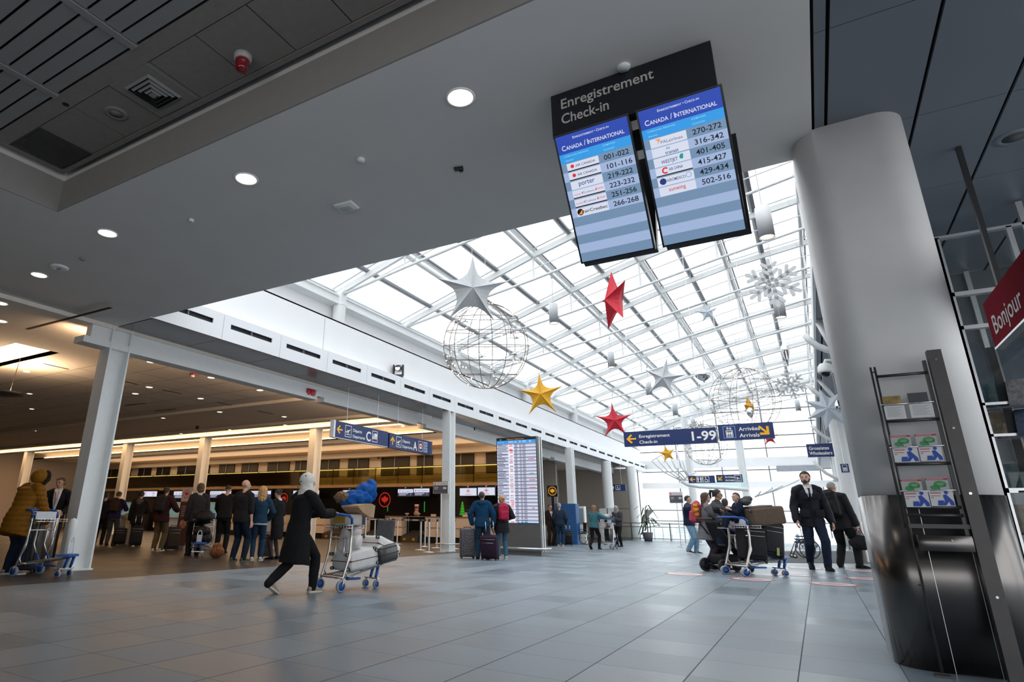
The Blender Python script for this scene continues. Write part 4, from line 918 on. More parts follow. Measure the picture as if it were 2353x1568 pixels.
# ------------------------------------------------------------------ fittings in the white soffit
def downlight(p, r, label, e, m=None, group='round downlights', light=0.0, col=(1, .86, .68)):
    o = thing('downlight', label, 'downlight', p, 0, group)
    b = MB(); b.lathe([(r * .88, .05), (r * .90, -.004), (r, -.012), (r * 1.10, -.006), (r * 1.10, .01)], 28, cap=False); b.build('trim_ring', M_WHITE, o)
    b = MB(); b.lathe([(.004, .0), (r * .5, -.004), (r * .9, .0)], 24); b.build('lamp', m or E_DOWN, o)
    if light:
        ld = bpy.data.lights.new('downlight_lamp', 'SPOT'); ld.energy = light; ld.spot_size = 2.2; ld.spot_blend = .6; ld.shadow_soft_size = .08; ld.color = col
        lo = bpy.data.objects.new('downlight_lamp', ld); COL.objects.link(lo); lo.parent = o; lo.location = (0, 0, -.05)
    return o
z = ZS - .001
for a, r, lab in (((1058, 224), .125, 'round lit downlight in the soffit nearest the check-in board'), ((566, 411), .125, 'second lit downlight in the soffit, left of the first'), ((247, 536), .125, 'third lit downlight in the white soffit'), ((90, 632), .12, 'fourth lit downlight, at the left end of the soffit beside a round speaker')):
    downlight(at_z(a[0], a[1], z), r, lab, 1, light=9)
for a, lab in (((2, 697), 'half-visible downlight at the left edge under the hall ceiling'), ((2, 738), 'lower half-visible downlight at the left edge')):
    p = at_z(a[0], a[1], ZH - .002); downlight(p, .11, lab, 1)
def plate(name, label, cat, p, r, m, h=.03, prof=None, rz=0, parent=None):
    b = MB(); b.lathe(prof or [(r, .005), (r, -h * .6), (r * .9, -h), (.004, -h)], 24); o = b.build(name, m, None, p, rz); return tag(o, label, cat)
plate('sprinkler_cover', 'small round white cover plate in the soffit right of the second downlight', 'cover plate', at_z(829, 366, z), .045, M_WHITE)
plate('sprinkler_cover', 'small round white cover plate in the soffit left of the wireless access point', 'cover plate', at_z(440, 505, z), .035, M_WHITE)
plate('sprinkler_cover', 'small round cover plate beside the fourth downlight', 'cover plate', at_z(190, 594, z), .04, M_SLAT)
plate('smoke_detector', 'round white detector disc just above the check-in board', 'detector', at_z(1433, 153, z), .055, M_WHITE, .025)
p = at_z(137, 614, z); o = thing('ceiling_speaker', 'oval white ceiling speaker at the left end of the soffit', 'speaker', p); b = MB(); b.lathe([(.13, .005), (.13, -.02), (.10, -.03), (.004, -.028)], 24); b.build('housing', M_WHITE, o); b = MB(); b.box((0, 0, -.032), (.11, .03, .012)); b.build('grille', M_SLAT, o)
p = at_z(1054, 386, z); b = MB(); b.box((0, 0, -.01), (.10, .05, .03)); b.box((.02, .03, -.015), (.04, .05, .02)); o = b.build('ceiling_socket', M_BLACK, None, p, .3); tag(o, 'small black open socket hole in the white soffit', 'socket')
p = at_z(796, 472, z); o = thing('wireless_access_point', 'white rounded wireless access point on the soffit', 'access point', p, .1)
b = MB(); b.rbox((0, 0, -.018), (.27, .20, .036), .017, 3); b.build('housing', M_WHITE, o); b = MB(); b.rbox((0, 0, -.04), (.17, .12, .02), .009, 2); b.build('cover', mat('ap_grey', (.55, .56, .57), .5), o)
# ------------------------------------------------------------------ fittings in the dark recessed ceiling
zc = 5.2
p = at_z(559, 128, zc); o = thing('strobe_beacon', 'red strobe beacon hanging from the dark recessed ceiling', 'beacon', p); b = MB(); b.lathe([(.085, .01), (.085, -.03), (.078, -.06), (.004, -.06)], 24); b.build('base', mat('beacon_base', (.45, .43, .42), .5), o)
b = MB(); b.lathe([(.068, -.06), (.066, -.09), (.058, -.10), (.058, -.15), (.045, -.175), (.004, -.18)], 24); b.build('lens', mat('beacon_lens', (.22, .004, .01), .15, coat=.5, noise=.05), o)
p = at_z(353, 210, zc); o = thing('air_diffuser', 'square louvred air diffuser in the recessed ceiling tiles', 'air vent', p); b = MB(); b.box((0, 0, -.004), (.62, .60, .012)); b.build('frame', M_TILE, o)
b = MB()
for k, s_ in enumerate((.40, .31, .22, .13)):
    zz = -.012 - k * .006; t = .022
    b.add([(-s_ / 2, -s_ / 2, zz), (s_ / 2, -s_ / 2, zz), (s_ / 2, s_ / 2, zz), (-s_ / 2, s_ / 2, zz), (-s_ / 2 + t, -s_ / 2 + t, zz - .022), (s_ / 2 - t, -s_ / 2 + t, zz - .022), (s_ / 2 - t, s_ / 2 - t, zz - .022), (-s_ / 2 + t, s_ / 2 - t, zz - .022)], [(0, 1, 5, 4), (1, 2, 6, 5), (2, 3, 7, 6), (3, 0, 4, 7)])
b.box((0, 0, -.05), (.06, .06, .015)); b.build('louvre', M_SLAT, o); b = MB(); b.box((0, 0, -.0112), (.39, .39, .002)); b.build('backing', M_DGAP, o)
p = at_z(267, 260, zc); o = thing('ceiling_speaker', 'round ceiling speaker in the recessed ceiling beside the square diffuser', 'speaker', p); b = MB(); b.lathe([(.12, .005), (.12, -.01), (.09, -.018), (.075, -.012)], 28, cap=False); b.build('rim', M_TILE, o); b = MB(); b.lathe([(.076, -.012), (.004, -.016)], 24); b.build('grille', mat('speaker_mesh', (.20, .18, .17), .8, noise=.2, nscale=200), o)
p = at_z(120, 342, zc); b = MB(); b.box((0, 0, -.004), (.64, .60, .014), 0)
for k in range(20): b.box((-.30 + k * .0315, 0, -.013), (.008, .57, .006), 1)
o = b.build('return_air_grille', [mat('grille_dark', (.03, .028, .027), .8), mat('grille_blade', (.07, .065, .06), .7)], None, p); tag(o, 'dark return-air grille in the corner of the recessed ceiling', 'air vent')
plate('ceiling_knockout', 'small black round hole between the slats and the tiles', 'hole', at_z(151, 240, 5.195), .035, M_DGAP, .004)
p = at_z(2328, 316, ZS + .02); o = thing('ceiling_speaker', 'round flush speaker in the slate ceiling panels at the right edge', 'speaker', p); b = MB(); b.lathe([(.15, .005), (.15, -.008), (.11, -.012), (.09, -.006)], 30, cap=False); b.build('rim', M_GREYPANEL, o); b = MB(); b.lathe([(.092, -.006), (.004, -.008)], 24); b.build('grille', mat('speaker_dark', (.06, .065, .07), .8, noise=.2, nscale=200), o)
# ------------------------------------------------------------------ check-in hall ceiling fittings
LABS = ['hall downlight nearest the left white column', 'hall downlight behind the red ceiling sounder', 'hall downlight left of the red fire-alarm boxes', 'hall downlight in the second row, first from the left column', 'hall downlight in the second row, second from the left column']
for k, (x, y) in enumerate(((347, 832), (485, 868), (597, 897), (343, 890), (461, 916), (311, 905), (505, 947), (653, 958), (375, 961), (416, 997), (528, 988), (601, 1001), (655, 977), (744, 915), (854, 954), (61, 854), (68, 905), (73, 940), (80, 990), (925, 980), (1050, 968), (885, 1000))):
    p = at_z(x, y, ZH - .004)
    if p.x > -11.9 or p.y > 26: continue
    if 18.8 < p.y < 22.8: p = at_z(x, y, ZH); 
    lab = LABS[k] if k < len(LABS) else 'small round lit hall downlight, one of the many recessed in the cream tile ceiling'
    downlight(p, .10 if k < 8 else .085, lab, 1, E_WARM, 'downlights in the check-in hall ceiling', light=9 if p.x > -27 else 0, col=(1, .74, .5))
E_FAR = E_WARM
for k, (x, y) in enumerate(((1125, 1029), (1159, 1040), (1092, 1051), (1127, 1058), (1255, 1059), (1305, 1071), (1260, 1084), (1302, 1093), (1339, 1100), (1335, 1068), (1395, 1092), (1450, 1105))):
    p = at_z(x, y, ZH - .004)
    if p.x > -11.9 or p.x < -15.9 or p.y < 28 or p.y > 48: continue
    downlight(p, .10, 'far ceiling downlight beyond the kiosk, one of the row leading to the end windows', 1, E_WARM, 'far ceiling downlights beyond the kiosk')
for (x0, y0, x1, y1, lab) in ((62, 757, 255, 707, 'dark linear slot vent at the far left beside the white soffit'), (100, 836, 158, 849, 'dark linear slot vent left of the white column'), (265, 871, 316, 884, 'dark linear slot vent right of the white column'), (372, 896, 416, 905, 'second dark linear slot vent right of the white column'), (498, 925, 533, 932, 'third dark linear slot vent in the hall ceiling'), (592, 945, 628, 952, 'fourth dark linear slot vent in the hall ceiling'), (288, 932, 335, 927, 'slot vent running across behind the second row of downlights'), (356, 945, 404, 940, 'further slot vent running across the hall ceiling')):
    a = at_z(x0, y0, ZH - .002); c = at_z(x1, y1, ZH - .002); d = c - a; b = MB(); L_ = d.length
    A = frame((0, 0, 0), d, (-d.y, d.x, 0)); b.box((0, 0, 0), (L_, .07, .006), 0, A); b.box((0, 0, -.004), (L_ - .04, .02, .004), 1, A)
    o = b.build('slot_vent', [mat('slot_brown', (.05, .035, .025), .8), M_DGAP], None, (a + c) / 2); tag(o, lab, 'air vent')
p = at_z(444, 858, ZH); o = thing('alarm_sounder', 'red ceiling sounder with a white strobe in the hall ceiling', 'alarm', p); b = MB(); b.rbox((0, 0, -.03), (.16, .12, .05), .015); b.build('body', mat('alarm_red', (.30, .01, .015), .5), o); b = MB(); b.lathe([(.05, -.05), (.045, -.10), (.004, -.11)], 14); b.build('strobe', M_WHITE, o)
p = at_z(454, 979, ZH); o = thing('dome_camera', 'small black dome camera under the hall ceiling', 'security camera', p); b = MB(); b.cyl((0, 0, -.04), (0, 0, 0), .06, 14); b.build('mount', M_BLACK, o); b = MB(); b.ball((0, 0, -.07), .075, 14, 8); b.build('dome', M_BLACKGL, o)
c = at_x(716, 903, XB - .045); b = MB(); o = thing('fire_alarm_boxes', 'red fire-alarm boxes and a white call plate on the white beam', 'alarm', c)
for dy, w_, m in ((-.17, .10, S_RED), (.0, .17, S_RED), (.16, .07, M_WHITE)): b = MB(); b.rbox((.03, dy, 0), (.06, w_, .19 if m is S_RED else .22), .008, 1); b.build('alarm_box', m, o)
# uplighter hanging at the far left
p = at_z(8, 906, 3.75); o = thing('hanging_uplighter', 'dark hanging uplighter on a wire at the left edge', 'lamp', p); b = MB(); b.lathe([(.004, -.06), (.35, -.03), (.5, .03), (.46, .03), (.3, -.01), (.004, -.02)], 28); b.build('dish', M_CHAR, o); b = MB(); b.cyl((.3, 0, .0), (.42, 0, ZH - p.z), .008, 5); b.build('wire', M_CHAR, o)
ld = bpy.data.lights.new('uplighter_lamp', 'AREA'); ld.shape = 'DISK'; ld.size = .8; ld.energy = 110; ld.color = (1, .68, .40); lo = bpy.data.objects.new('uplighter_lamp', ld); COL.objects.link(lo); lo.parent = o; lo.location = (0, 0, .06); lo.rotation_euler = (PI, 0, 0)
# moving-head light on the parapet ledge
c = at_x(915, 866, -10.78); c.z = 5.28; o = thing('moving_head_light', 'black moving-head spotlight standing on the slotted ledge', 'spotlight', c, .4); b = MB(); b.rbox((0, 0, .05), (.30, .26, .10), .02); b.build('base', M_BLACK, o)
b = MB()
for s_ in (-1, 1): b.rbox((s_ * .15, 0, .26), (.05, .14, .36), .02)
b.build('yoke', M_BLACK, o); b = MB(); b.cyl((0, .16, .36), (0, -.14, .30), .12, 18, r2=.10); b.build('head', mat('lamp_head', (.03, .03, .035), .35), o); b = MB(); b.cyl((0, -.141, .30), (0, -.146, .30), .08, 16); b.build('lens', M_CHROME, o)
# ================================================================== people
SKIN = {k: mat('skin_' + k, c, 0.55, noise=0.05, nscale=25) for k, c in {'fair': (0.56, 0.33, 0.24), 'tan': (0.42, 0.24, 0.16), 'brown': (0.24, 0.13, 0.085)}.items()}
HAIRM = {k: mat('hair_' + k, c, 0.5, noise=0.35, nscale=70, bump=0.5, bscale=160) for k, c in {'black': (0.012, 0.010, 0.010), 'dark': (0.035, 0.020, 0.013), 'brown': (0.075, 0.04, 0.022), 'blonde': (0.50, 0.28, 0.11), 'ginger': (0.22, 0.11, 0.055), 'grey': (0.30, 0.28, 0.26)}.items()}
def cloth(name, col, rough=0.85, **kw): return mat('cloth_' + name, col, rough, spec=kw.pop('spec', 0.12), noise=kw.pop('noise', 0.14), nscale=kw.pop('nscale', 18), bump=kw.pop('bump', 0.25), bscale=kw.pop('bscale', 90), **kw)
EYEM = mat('eye_dark', (0.02, 0.015, 0.012), 0.2, noise=0); LIPM = mat('lip', (0.32, 0.11, 0.09), 0.5, noise=0)
def skinned(mb, name, m, parent, vox=0.01, it=4, post=None):
    """fuse the overlapping closed shells of mb into one continuous smooth surface"""
    me = bpy.data.meshes.new(name); me.from_pydata(mb.v, [], mb.f); t = bpy.data.objects.new('t', me); COL.objects.link(t)
    r = t.modifiers.new('r', 'REMESH'); r.mode = 'VOXEL'; r.voxel_size = vox
    q = t.modifiers.new('s', 'SMOOTH'); q.factor = 0.5; q.iterations = it
    bpy.context.view_layer.update()
    nm = bpy.data.meshes.new_from_object(t.evaluated_get(bpy.context.evaluated_depsgraph_get()))
    bpy.data.objects.remove(t); bpy.data.meshes.remove(me)
    if post:
        n = len(nm.vertices); co = np.empty(n * 3, 'f'); no = np.empty(n * 3, 'f'); nm.vertices.foreach_get('co', co); nm.vertex_normals.foreach_get('vector', no)
        co = co.reshape(-1, 3); no = no.reshape(-1, 3); co = post(co, no); nm.vertices.foreach_set('co', co.astype('f').ravel())
    nm.materials.clear(); nm.materials.append(m)
    nm.polygons.foreach_set('use_smooth', [True] * len(nm.polygons)); nm.polygons.foreach_set('material_index', [0] * len(nm.polygons)); nm.update(); nm.name = name
    o = bpy.data.objects.new(name, nm); COL.objects.link(o)
    if parent: o.parent = parent
    return o
def quilt(pitch, amp):
    def f(co, no):
        k = np.abs(np.sin(co[:, 2] * PI / pitch)) ** 0.6 - 0.6
        return co + no * (amp * k)[:, None]
    return f
def folds(amp, sc=22.0, seed=0.0):
    def f(co, no):
        k = np.sin(co[:, 0] * sc + 2.2 * np.sin(co[:, 2] * sc * .5 + seed)) * np.sin(co[:, 1] * sc * .8 + 1.3 + 1.7 * np.sin(co[:, 2] * sc * .37)) 
        return co + no * (amp * k)[:, None]
    return f
def curls(amp):
    def f(co, no):
        k = np.sin(co[:, 0] * 95 + 3 * np.sin(co[:, 2] * 60)) + np.sin(co[:, 2] * 80 + 3 * np.sin(co[:, 1] * 70)) + np.sin(co[:, 1] * 110 + 2 * np.sin(co[:, 0] * 75))
        return co + no * (amp * k / 2)[:, None]
    return f
def ik(a, t, l1, l2, pole):
    d = t - a; L_ = d.length
    mx = (l1 + l2) * .999
    if L_ > mx: t = a + d * (mx / L_); d = t - a; L_ = mx
    u = d / L_; x = (l1 * l1 - l2 * l2 + L_ * L_) / (2 * L_); h = math.sqrt(max(0, l1 * l1 - x * x)); p = pole - u * pole.dot(u)
    p = p.normalized() if p.length > 1e-6 else u.orthogonal().normalized()
    return a + u * x + p * h, t
V = Vector
def limb(mb, pts, rs, n=12):
    mb.tube(pts, rs, n)
    for p, r in ((pts[0], rs[0]), (pts[-1], rs[-1])): mb.ball(p, r * .99, 10, 6)

class Person: pass
def person(label, base, ang, h, pose=None, skin='fair', hair=('short', 'dark'), top=None, bottom=None, shoes=None, extra=None, near=True, name='person', rz=None):
    """base: point on the floor; ang: heading in degrees (0 away from the camera, 90 to picture right)"""
    pose = pose or {}; s = h / 1.75
    v = V((base[0] - EYE.x, base[1] - EYE.y, 0)); 
    if rz is None: rz = math.atan2(-v.x, v.y) - math.radians(ang)
    root = thing(name, label, 'person', (base[0], base[1], base[2] if len(base) > 2 else 0), rz)
    P = Person(); P.root = root; P.s = s; P.rz = rz
    vox = .0062 * s if near else .0105 * s
    feet = pose.get('feet', ((-.105, 0.0, 0, .12, 0), (.105, .0, 0, -.12, 0)))
    hip = V(pose.get('hip', (0, 0, .93))) * s; lean = pose.get('lean', 0.03); side = pose.get('side', 0.0); tw = pose.get('twist', 0.0)
    sd = V((math.sin(side), math.sin(lean) * math.cos(side), math.cos(lean) * math.cos(side)))
    rt = V((math.cos(tw), math.sin(tw), 0)); rt = (rt - sd * rt.dot(sd)).normalized(); fw = sd.cross(rt)
    chest = hip + sd * .40 * s; neck = hip + sd * .555 * s
    hy, hp = pose.get('head', (0.0, 0.0))
    hl = lean * .4
    Hm = Matrix.Translation(neck + sd * .055 * s + V((0, .02, 0)) * s) @ rotm(-(hl + hp), 0, 0 + hy) @ Matrix.Scale(s * pose.get('hs', 1.0), 4)
    P.Hm = Hm; P.neck = neck; P.hip = hip; P.sd = sd; P.rt = rt; P.fw = fw; P.chest = chest
    # joints
    legs = []; arms = []
    for k, sg in ((0, -1), (1, 1)):
        hj = hip + rt * (sg * .092 * s) - V((0, 0, .03 * s)); f_ = feet[k]; an = V((f_[0], f_[1], f_[2] + .085)) * s
        fd = V((-math.sin(f_[3]), math.cos(f_[3]), 0)); pit = f_[4]
        an = an + V((0, 0, max(0, math.sin(pit)) * .15 * s))
        kn, an = ik(hj, an, .435 * s, .415 * s, V(pose.get('knee', (0, 1, 0))) + V((sg * .12, 0, 0)))
        legs.append((hj, kn, an, fd, pit))
    hands = pose.get('hands', (None, None)); poles = pose.get('elbow', ((-.5, -1, -.2), (.5, -1, -.2)))
    for k, sg in ((0, -1), (1, 1)):
        sj = chest + sd * .085 * s + rt * (sg * .185 * s)
        if hands[k] is None: wr = sj + V((sg * .07, .05 + lean * .2, -.545)) * s
        else: wr = V(hands[k]) * s
        el, wr = ik(sj, wr, .295 * s, .262 * s, V(poles[k])); arms.append((sj, el, wr))
    P.legs = legs; P.arms = arms
    # ------------------------------------------------ body: one continuous skin
    b = MB()
    def ring(c, w_, d_, n=18, e=0.0): return [c + rt * ((w_ + e) * math.cos(2 * PI * j / n)) + fw * ((d_ + e) * math.sin(2 * PI * j / n)) for j in range(n)]
    ST = [(-.10, .13, .10), (-.03, .168, .118), (.06, .158, .112), (.15, .135, .10), (.27, .150, .108), (.38, .168, .112), (.46, .160, .10), (.515, .11, .075), (.55, .062, .06)]
    fat = pose.get('fat', 1.0)
    def torso(mb, e, lo=-1, hi=9, st=ST):
        mb.loft([ring(hip + sd * (t * s), w_ * s * fat, d_ * s * fat, e=e * s) for t, w_, d_ in st if lo <= t <= hi])
    torso(b, -.004)
    limb(b, [hip + sd * .52 * s, neck + sd * .0 * s, Hm @ V((0, .0, .03))], [.062 * s, .056 * s, .054 * s])
    for hj, kn, an, fd, pit in legs:
        limb(b, [hj, hj.lerp(kn, .5), kn, kn.lerp(an, .3), an], [.080 * s, .070 * s, .054 * s, .056 * s, .036 * s]); limb(b, [an, an + fd * .03 * s - V((0, 0, .045 * s))], [.034 * s, .024 * s])
    curl = pose.get('curl', (.5, .5))
    for k, (sj, el, wr) in enumerate(arms):
        limb(b, [sj, sj.lerp(el, .5), el, el.lerp(wr, .3), wr], [.052 * s, .048 * s, .040 * s, .040 * s, .027 * s])
        d = (wr - el).normalized(); sg = (-1, 1)[k]; hd = pose.get('handdir', (None, None))[k]
        if hd is not None: d = V(hd).normalized()
        pn = pose.get('palm', (None, None))[k]                         # direction the palm faces
        pn = V(pn) if pn is not None else V((-sg, .15, 0)); pn = (pn - d * pn.dot(d)); pn = pn.normalized() if pn.length > 1e-4 else d.orthogonal().normalized()
        ax = d.cross(pn) * sg                                          # towards the thumb side
        pc = wr + d * .05 * s
        A = Matrix(((ax.x, d.x, pn.x, pc.x), (ax.y, d.y, pn.y, pc.y), (ax.z, d.z, pn.z, pc.z), (0, 0, 0, 1)))
        b.ball((0, 0, 0), (.042 * s, .054 * s, .019 * s), 12, 8, X=A); limb(b, [wr - d * .02 * s, pc], [.027 * s, .026 * s])
        c = curl[k]
        for i, (o_, ln) in enumerate(((.034, .070), (.0115, .078), (-.0115, .073), (-.034, .058))):
            q = V((o_, .038, .004)) * s; a_ = .12 * (o_ / .034); pts = [A @ q]; dirn = c * .35
            for sgm in (.45, .32, .23):
                q = q + V((math.sin(a_), math.cos(dirn), math.sin(dirn))) * (ln * sgm * s); pts.append(A @ q); dirn += c * .8
            limb(b, pts, [.0098 * s, .0094 * s, .0088 * s, .0075 * s], 7)
        q = V((.034, -.028, .008)) * s; pts = [A @ q]
        for dv in ((.024, .026, .012), (.012, .028, .008), (.002, .024, .006)): q = q + V(dv) * s; pts.append(A @ q)
        limb(b, pts, [.013 * s, .012 * s, .0105 * s, .009 * s], 7)
    # head
    for c, r in (((0, -.012, .135), (.077, .094, .092)), ((0, .028, .085), (.062, .068, .080)), ((0, .050, .040), (.042, .042, .036)), ((0, .072, .128), (.058, .02, .022))): b.ball(c, r, 16, 12, X=Hm)
    b.tube([Hm @ V((0, .088, .125)), Hm @ V((0, .106, .092)), Hm @ V((0, .104, .080))], [.009 * s, .014 * s, .011 * s], 8); b.ball((0, .100, .082), (.019, .012, .010), 8, 6, X=Hm)
    b.ball((0, .080, .048), (.024, .014, .012), 10, 6, X=Hm)
    for sg in (-1, 1): b.ball((sg * .078, -.008, .105), (.010, .020, .032), 8, 8, X=Hm)
    P.body = skinned(b, 'body', SKIN[skin], root, vox, 3)
    e_ = MB()
    for sg in (-1, 1):
        e_.ball((sg * .031, .0835, .112), (.014, .008, .0065), 10, 6, X=Hm)
    e_.build('eyes', EYEM, root)
    e_ = MB(); e_.ball((0, .0925, .0505), (.025, .006, .0055), 10, 6, X=Hm); e_.build('mouth', LIPM, root)
    if hair and hair[0] not in ('hijab', 'hoodup'):
        e_ = MB()
        for sg in (-1, 1): e_.tube([Hm @ V((sg * .014, .092, .130)), Hm @ V((sg * .034, .089, .136)), Hm @ V((sg * .050, .078, .131))], [.003 * s, .0042 * s, .003 * s], 6)
        e_.build('eyebrows', HAIRM.get(hair[1] if hair[0] != 'bald' else 'brown', HAIRM['dark']), root)
    # ------------------------------------------------ hair
    def shell(e, front, sidez, back, m, nm, post=None, z0=.135, vx=.008, taper=1.0):
        mb = MB(); n, k = 28, 10; R = (.077 + e, .094 + e, .092 + e); C_ = V((0, -.012, z0)); rings = []
        outer, inner = [], []
        for j in range(n):
            a = 2 * PI * j / n; fr = math.cos(a)                       # +1 front
            lim = front if fr > .55 else (sidez + (front - sidez) * max(0, (fr - .1) / .45) if fr > .1 else back + (sidez - back) * max(0, (fr + .8) / .9))
            zl = lim
            col_o, col_i = [], []
            for i in range(k + 1):
                z = (1 - i / k) * .999 * 1 + (zl) * (i / k) if True else 0
                zz = max(-.999, z); rad = math.sqrt(max(0.0004, 1 - zz * zz)) if zz > -.25 else math.sqrt(1 - .0625) * taper
                x, y = math.sin(a) * rad, math.cos(a) * rad
                col_o.append(C_ + V((x * R[0], y * R[1], z * R[2]))); col_i.append(C_ + V((x * (R[0] - e - .008), y * (R[1] - e - .008), z * (R[2] - e - .008))))
            outer.append(col_o); inner.append(col_i)
        vs = [p for c_ in outer for p in c_] + [p for c_ in inner for p in c_]; fs = []; m1 = k + 1; N = n * m1
        for j in range(n):
            j2 = (j + 1) % n
            for i in range(k): fs += [(j * m1 + i, j * m1 + i + 1, j2 * m1 + i + 1, j2 * m1 + i), (N + j * m1 + i, N + j2 * m1 + i, N + j2 * m1 + i + 1, N + j * m1 + i + 1)]
            fs.append((j * m1 + k, N + j * m1 + k, N + j2 * m1 + k, j2 * m1 + k))
        fs.append(tuple(j * m1 for j in range(n))); fs.append(tuple(N + j * m1 for j in reversed(range(n))))
        mb.add([Hm @ p for p in vs], fs, 0, True)
        if post is None: return mb.build(nm, m, root)
        return skinned(mb, nm, m, root, vx * s, 1, post)
    if hair:
        st, hc = hair; hm = HAIRM.get(hc)
        if st == 'short': shell(.014, .56, .0, -.75, hm, 'hair')
        elif st == 'crop': shell(.007, .60, .1, -.5, hm, 'hair')
        elif st == 'bald': pass
        elif st in ('bun', 'pony'):
            shell(.012, .52, -.1, -.8, hm, 'hair'); mb = MB()
            if st == 'bun': mb.ball((0, -.11, .16), (.042, .038, .042), 12, 8, X=Hm)
            else: limb(mb, [Hm @ V(q) for q in ((0, -.10, .19), (0, -.145, .185), (0, -.16, .12), (0, -.14, .03))], [.022 * s, .036 * s, .032 * s, .014 * s])
            mb.build('hair_tie_back', hm, root)
        elif st in ('long', 'bob', 'curly'):
            vol = .02 if st != 'curly' else .035; shell(vol, .55, -.55, -1.1, hm, 'hair', curls(.006) if st == 'curly' else None)
            ln = {'long': .36, 'bob': .10, 'curly': .27}[st] * s; mb = MB(); c0 = Hm @ V((0, -.035, .10)); bk = -fw
            wv = {'long': .085, 'bob': .088, 'curly': .115}[st]; rr = []
            for i in range(9):
                t = i / 8; c = c0 + V((0, 0, -ln * t)) + bk * (.05 * math.sin(t * 2.2)) * s; w_ = wv * (1 - .25 * t * t) * s; dd = (.065 - .02 * t) * s
                rr.append([c + rt * (w_ * math.cos(q)) + fw * (dd * math.sin(q) * (1 if math.sin(q) < 0 else .35)) for q in [2 * PI * j / 20 for j in range(20)]])
            mb.loft(rr); skinned(mb, 'hair_length', hm, root, .009 * s, 2, curls(.012 if st == 'curly' else .0025))
        elif st == 'cap': shell(.013, .60, .0, -.6, HAIRM['dark'], 'hair')
        elif st == 'hijab':
            mb = MB(); mb.ball((0, -.015, .135), (.098, .115, .115), 20, 14, X=Hm); mb.ball((0, .005, .07), (.088, .09, .11), 18, 12, X=Hm)
            rr = [[Hm @ V((0, -.005, .08 - .17 * t)) + rt * ((.085 + .06 * t) * s * math.cos(q)) + fw * ((.09 + .03 * t) * s * math.sin(q)) for q in [2 * PI * j / 20 for j in range(20)]] for t in (0, .35, .7, 1)]
            mb.loft(rr); cut = hair[1] if not isinstance(hair[1], str) else cloth('headscarf', (.7, .68, .64))
            def open_face(co, no):
                Mi = Hm.inverted(); out = co.copy()
                for i in range(len(co)):
                    q = Mi @ V(co[i].tolist())
                    r2 = (q.x / .056) ** 2 + ((q.z - .095) / .075) ** 2
                    if q.y > .03 and r2 < 1: q.y = min(q.y, .035 + .0 * r2); out[i] = list(Hm @ q)
                return folds(.004, 34)(out, no)
            skinned(mb, 'headscarf', cut, root, .008 * s, 2, open_face)
        elif st == 'hoodup':
            mb = MB(); mb.ball((0, -.02, .12), (.125, .135, .14), 20, 14, X=Hm); skinned(mb, 'hood', hair[1], root, .01 * s, 3)
    # ------------------------------------------------ clothes
    kind, bmat = (bottom or ('trousers', cloth('dark_denim', (.012, .016, .028))))[:2]; be = (bottom[2] if bottom and len(bottom) > 2 else .018)
    mb = MB()
    if kind == 'trousers':
        mb.loft([ring(hip + sd * (t * s), w_ * s * fat, d_ * s * fat, e=be * .8 * s) for t, w_, d_ in ((-.12, .12, .10), (-.03, .172, .122), (.06, .160, .115), (.11, .15, .11))])
        for hj, kn, an, fd, pit in legs:
            lo = an + (an - kn).normalized() * .022 * s
            limb(mb, [hj, hj.lerp(kn, .5), kn, kn.lerp(an, .35), lo], [(.086 + be * .6) * s * fat, (.072 + be) * s * fat, (.056 + be) * s, (.056 + be) * s, (.042 + be * .9) * s])
        skinned(mb, 'trousers', bmat, root, .012 * s, 3, folds(.004, 26))
    else:
        hz = bottom[2] if len(bottom) > 2 else .48
        mb.loft([ring(hip + V((0, 0, t * s)), w_ * s, d_ * s) for t, w_, d_ in ((.10, .15, .115), (-.02, .185, .135), (-.2, .19, .15), (-hz, .175, .15))]); skinned(mb, 'skirt', bmat, root, .012 * s, 2, folds(.004))
    if top:
        nm, tm, te = top[:3]; o = top[3] if len(top) > 3 else {}
        hem = o.get('hem', -.06); mb = MB(); he = o.get('flare', 0.0)
        rings = []
        if hem < -.12:
            for t in (hem, hem * .75, hem * .5, hem * .25):
                u = t / hem; rings.append(ring(hip + V((0, 0, t * s)) + V(o.get('hemoff', (0, 0, 0))) * (u * s), (.175 + he * u) * s * fat, (.125 + he * u * 1.1) * s * fat, e=te * s))
            st2 = [q for q in ST if q[0] >= -.03]
        else: st2 = [(hem, .165, .118)] + [q for q in ST if q[0] > hem + .02]
        rings += [ring(hip + sd * (t * s), w_ * s * fat, d_ * s * fat, e=te * (1 if t < .5 else .55) * s) for t, w_, d_ in st2]
        mb.loft(rings)
        cu_ = o.get('sleeve', 1.0)
        for sj, el, wr in arms:
            if cu_ >= .99: pts = [sj, sj.lerp(el, .5), el, el.lerp(wr, .5), wr]; rs = [.060, .052, .046, .042, .034]
            else: e2 = el.lerp(wr, max(0, (cu_ - .5) * 2)); pts = [sj, sj.lerp(el, .5), el, e2]; rs = [.060, .052, .046, .042]
            limb(mb, [chest + sd * .07 * s + (sj - chest) * .55] + pts, [(.07 + te * .6) * s] + [(r + te * .85) * s for r in rs])
        skinned(mb, nm, tm, root, .011 * s, 3, o.get('post') or folds(.005, 20, h * 7))
        if o.get('collar'):
            c = MB(); rr = [[neck + sd * (t * s) + rt * (w_ * s * math.cos(q)) + fw * ((w_ * .95) * s * math.sin(q) + .012 * s) for q in [2 * PI * j / 18 for j in range(18)]] for t, w_ in ((-.055, .105), (-.01, .088), (.035, .080))]
            c.loft(rr); skinned(c, 'collar', o['collar'], root, .009 * s, 2)
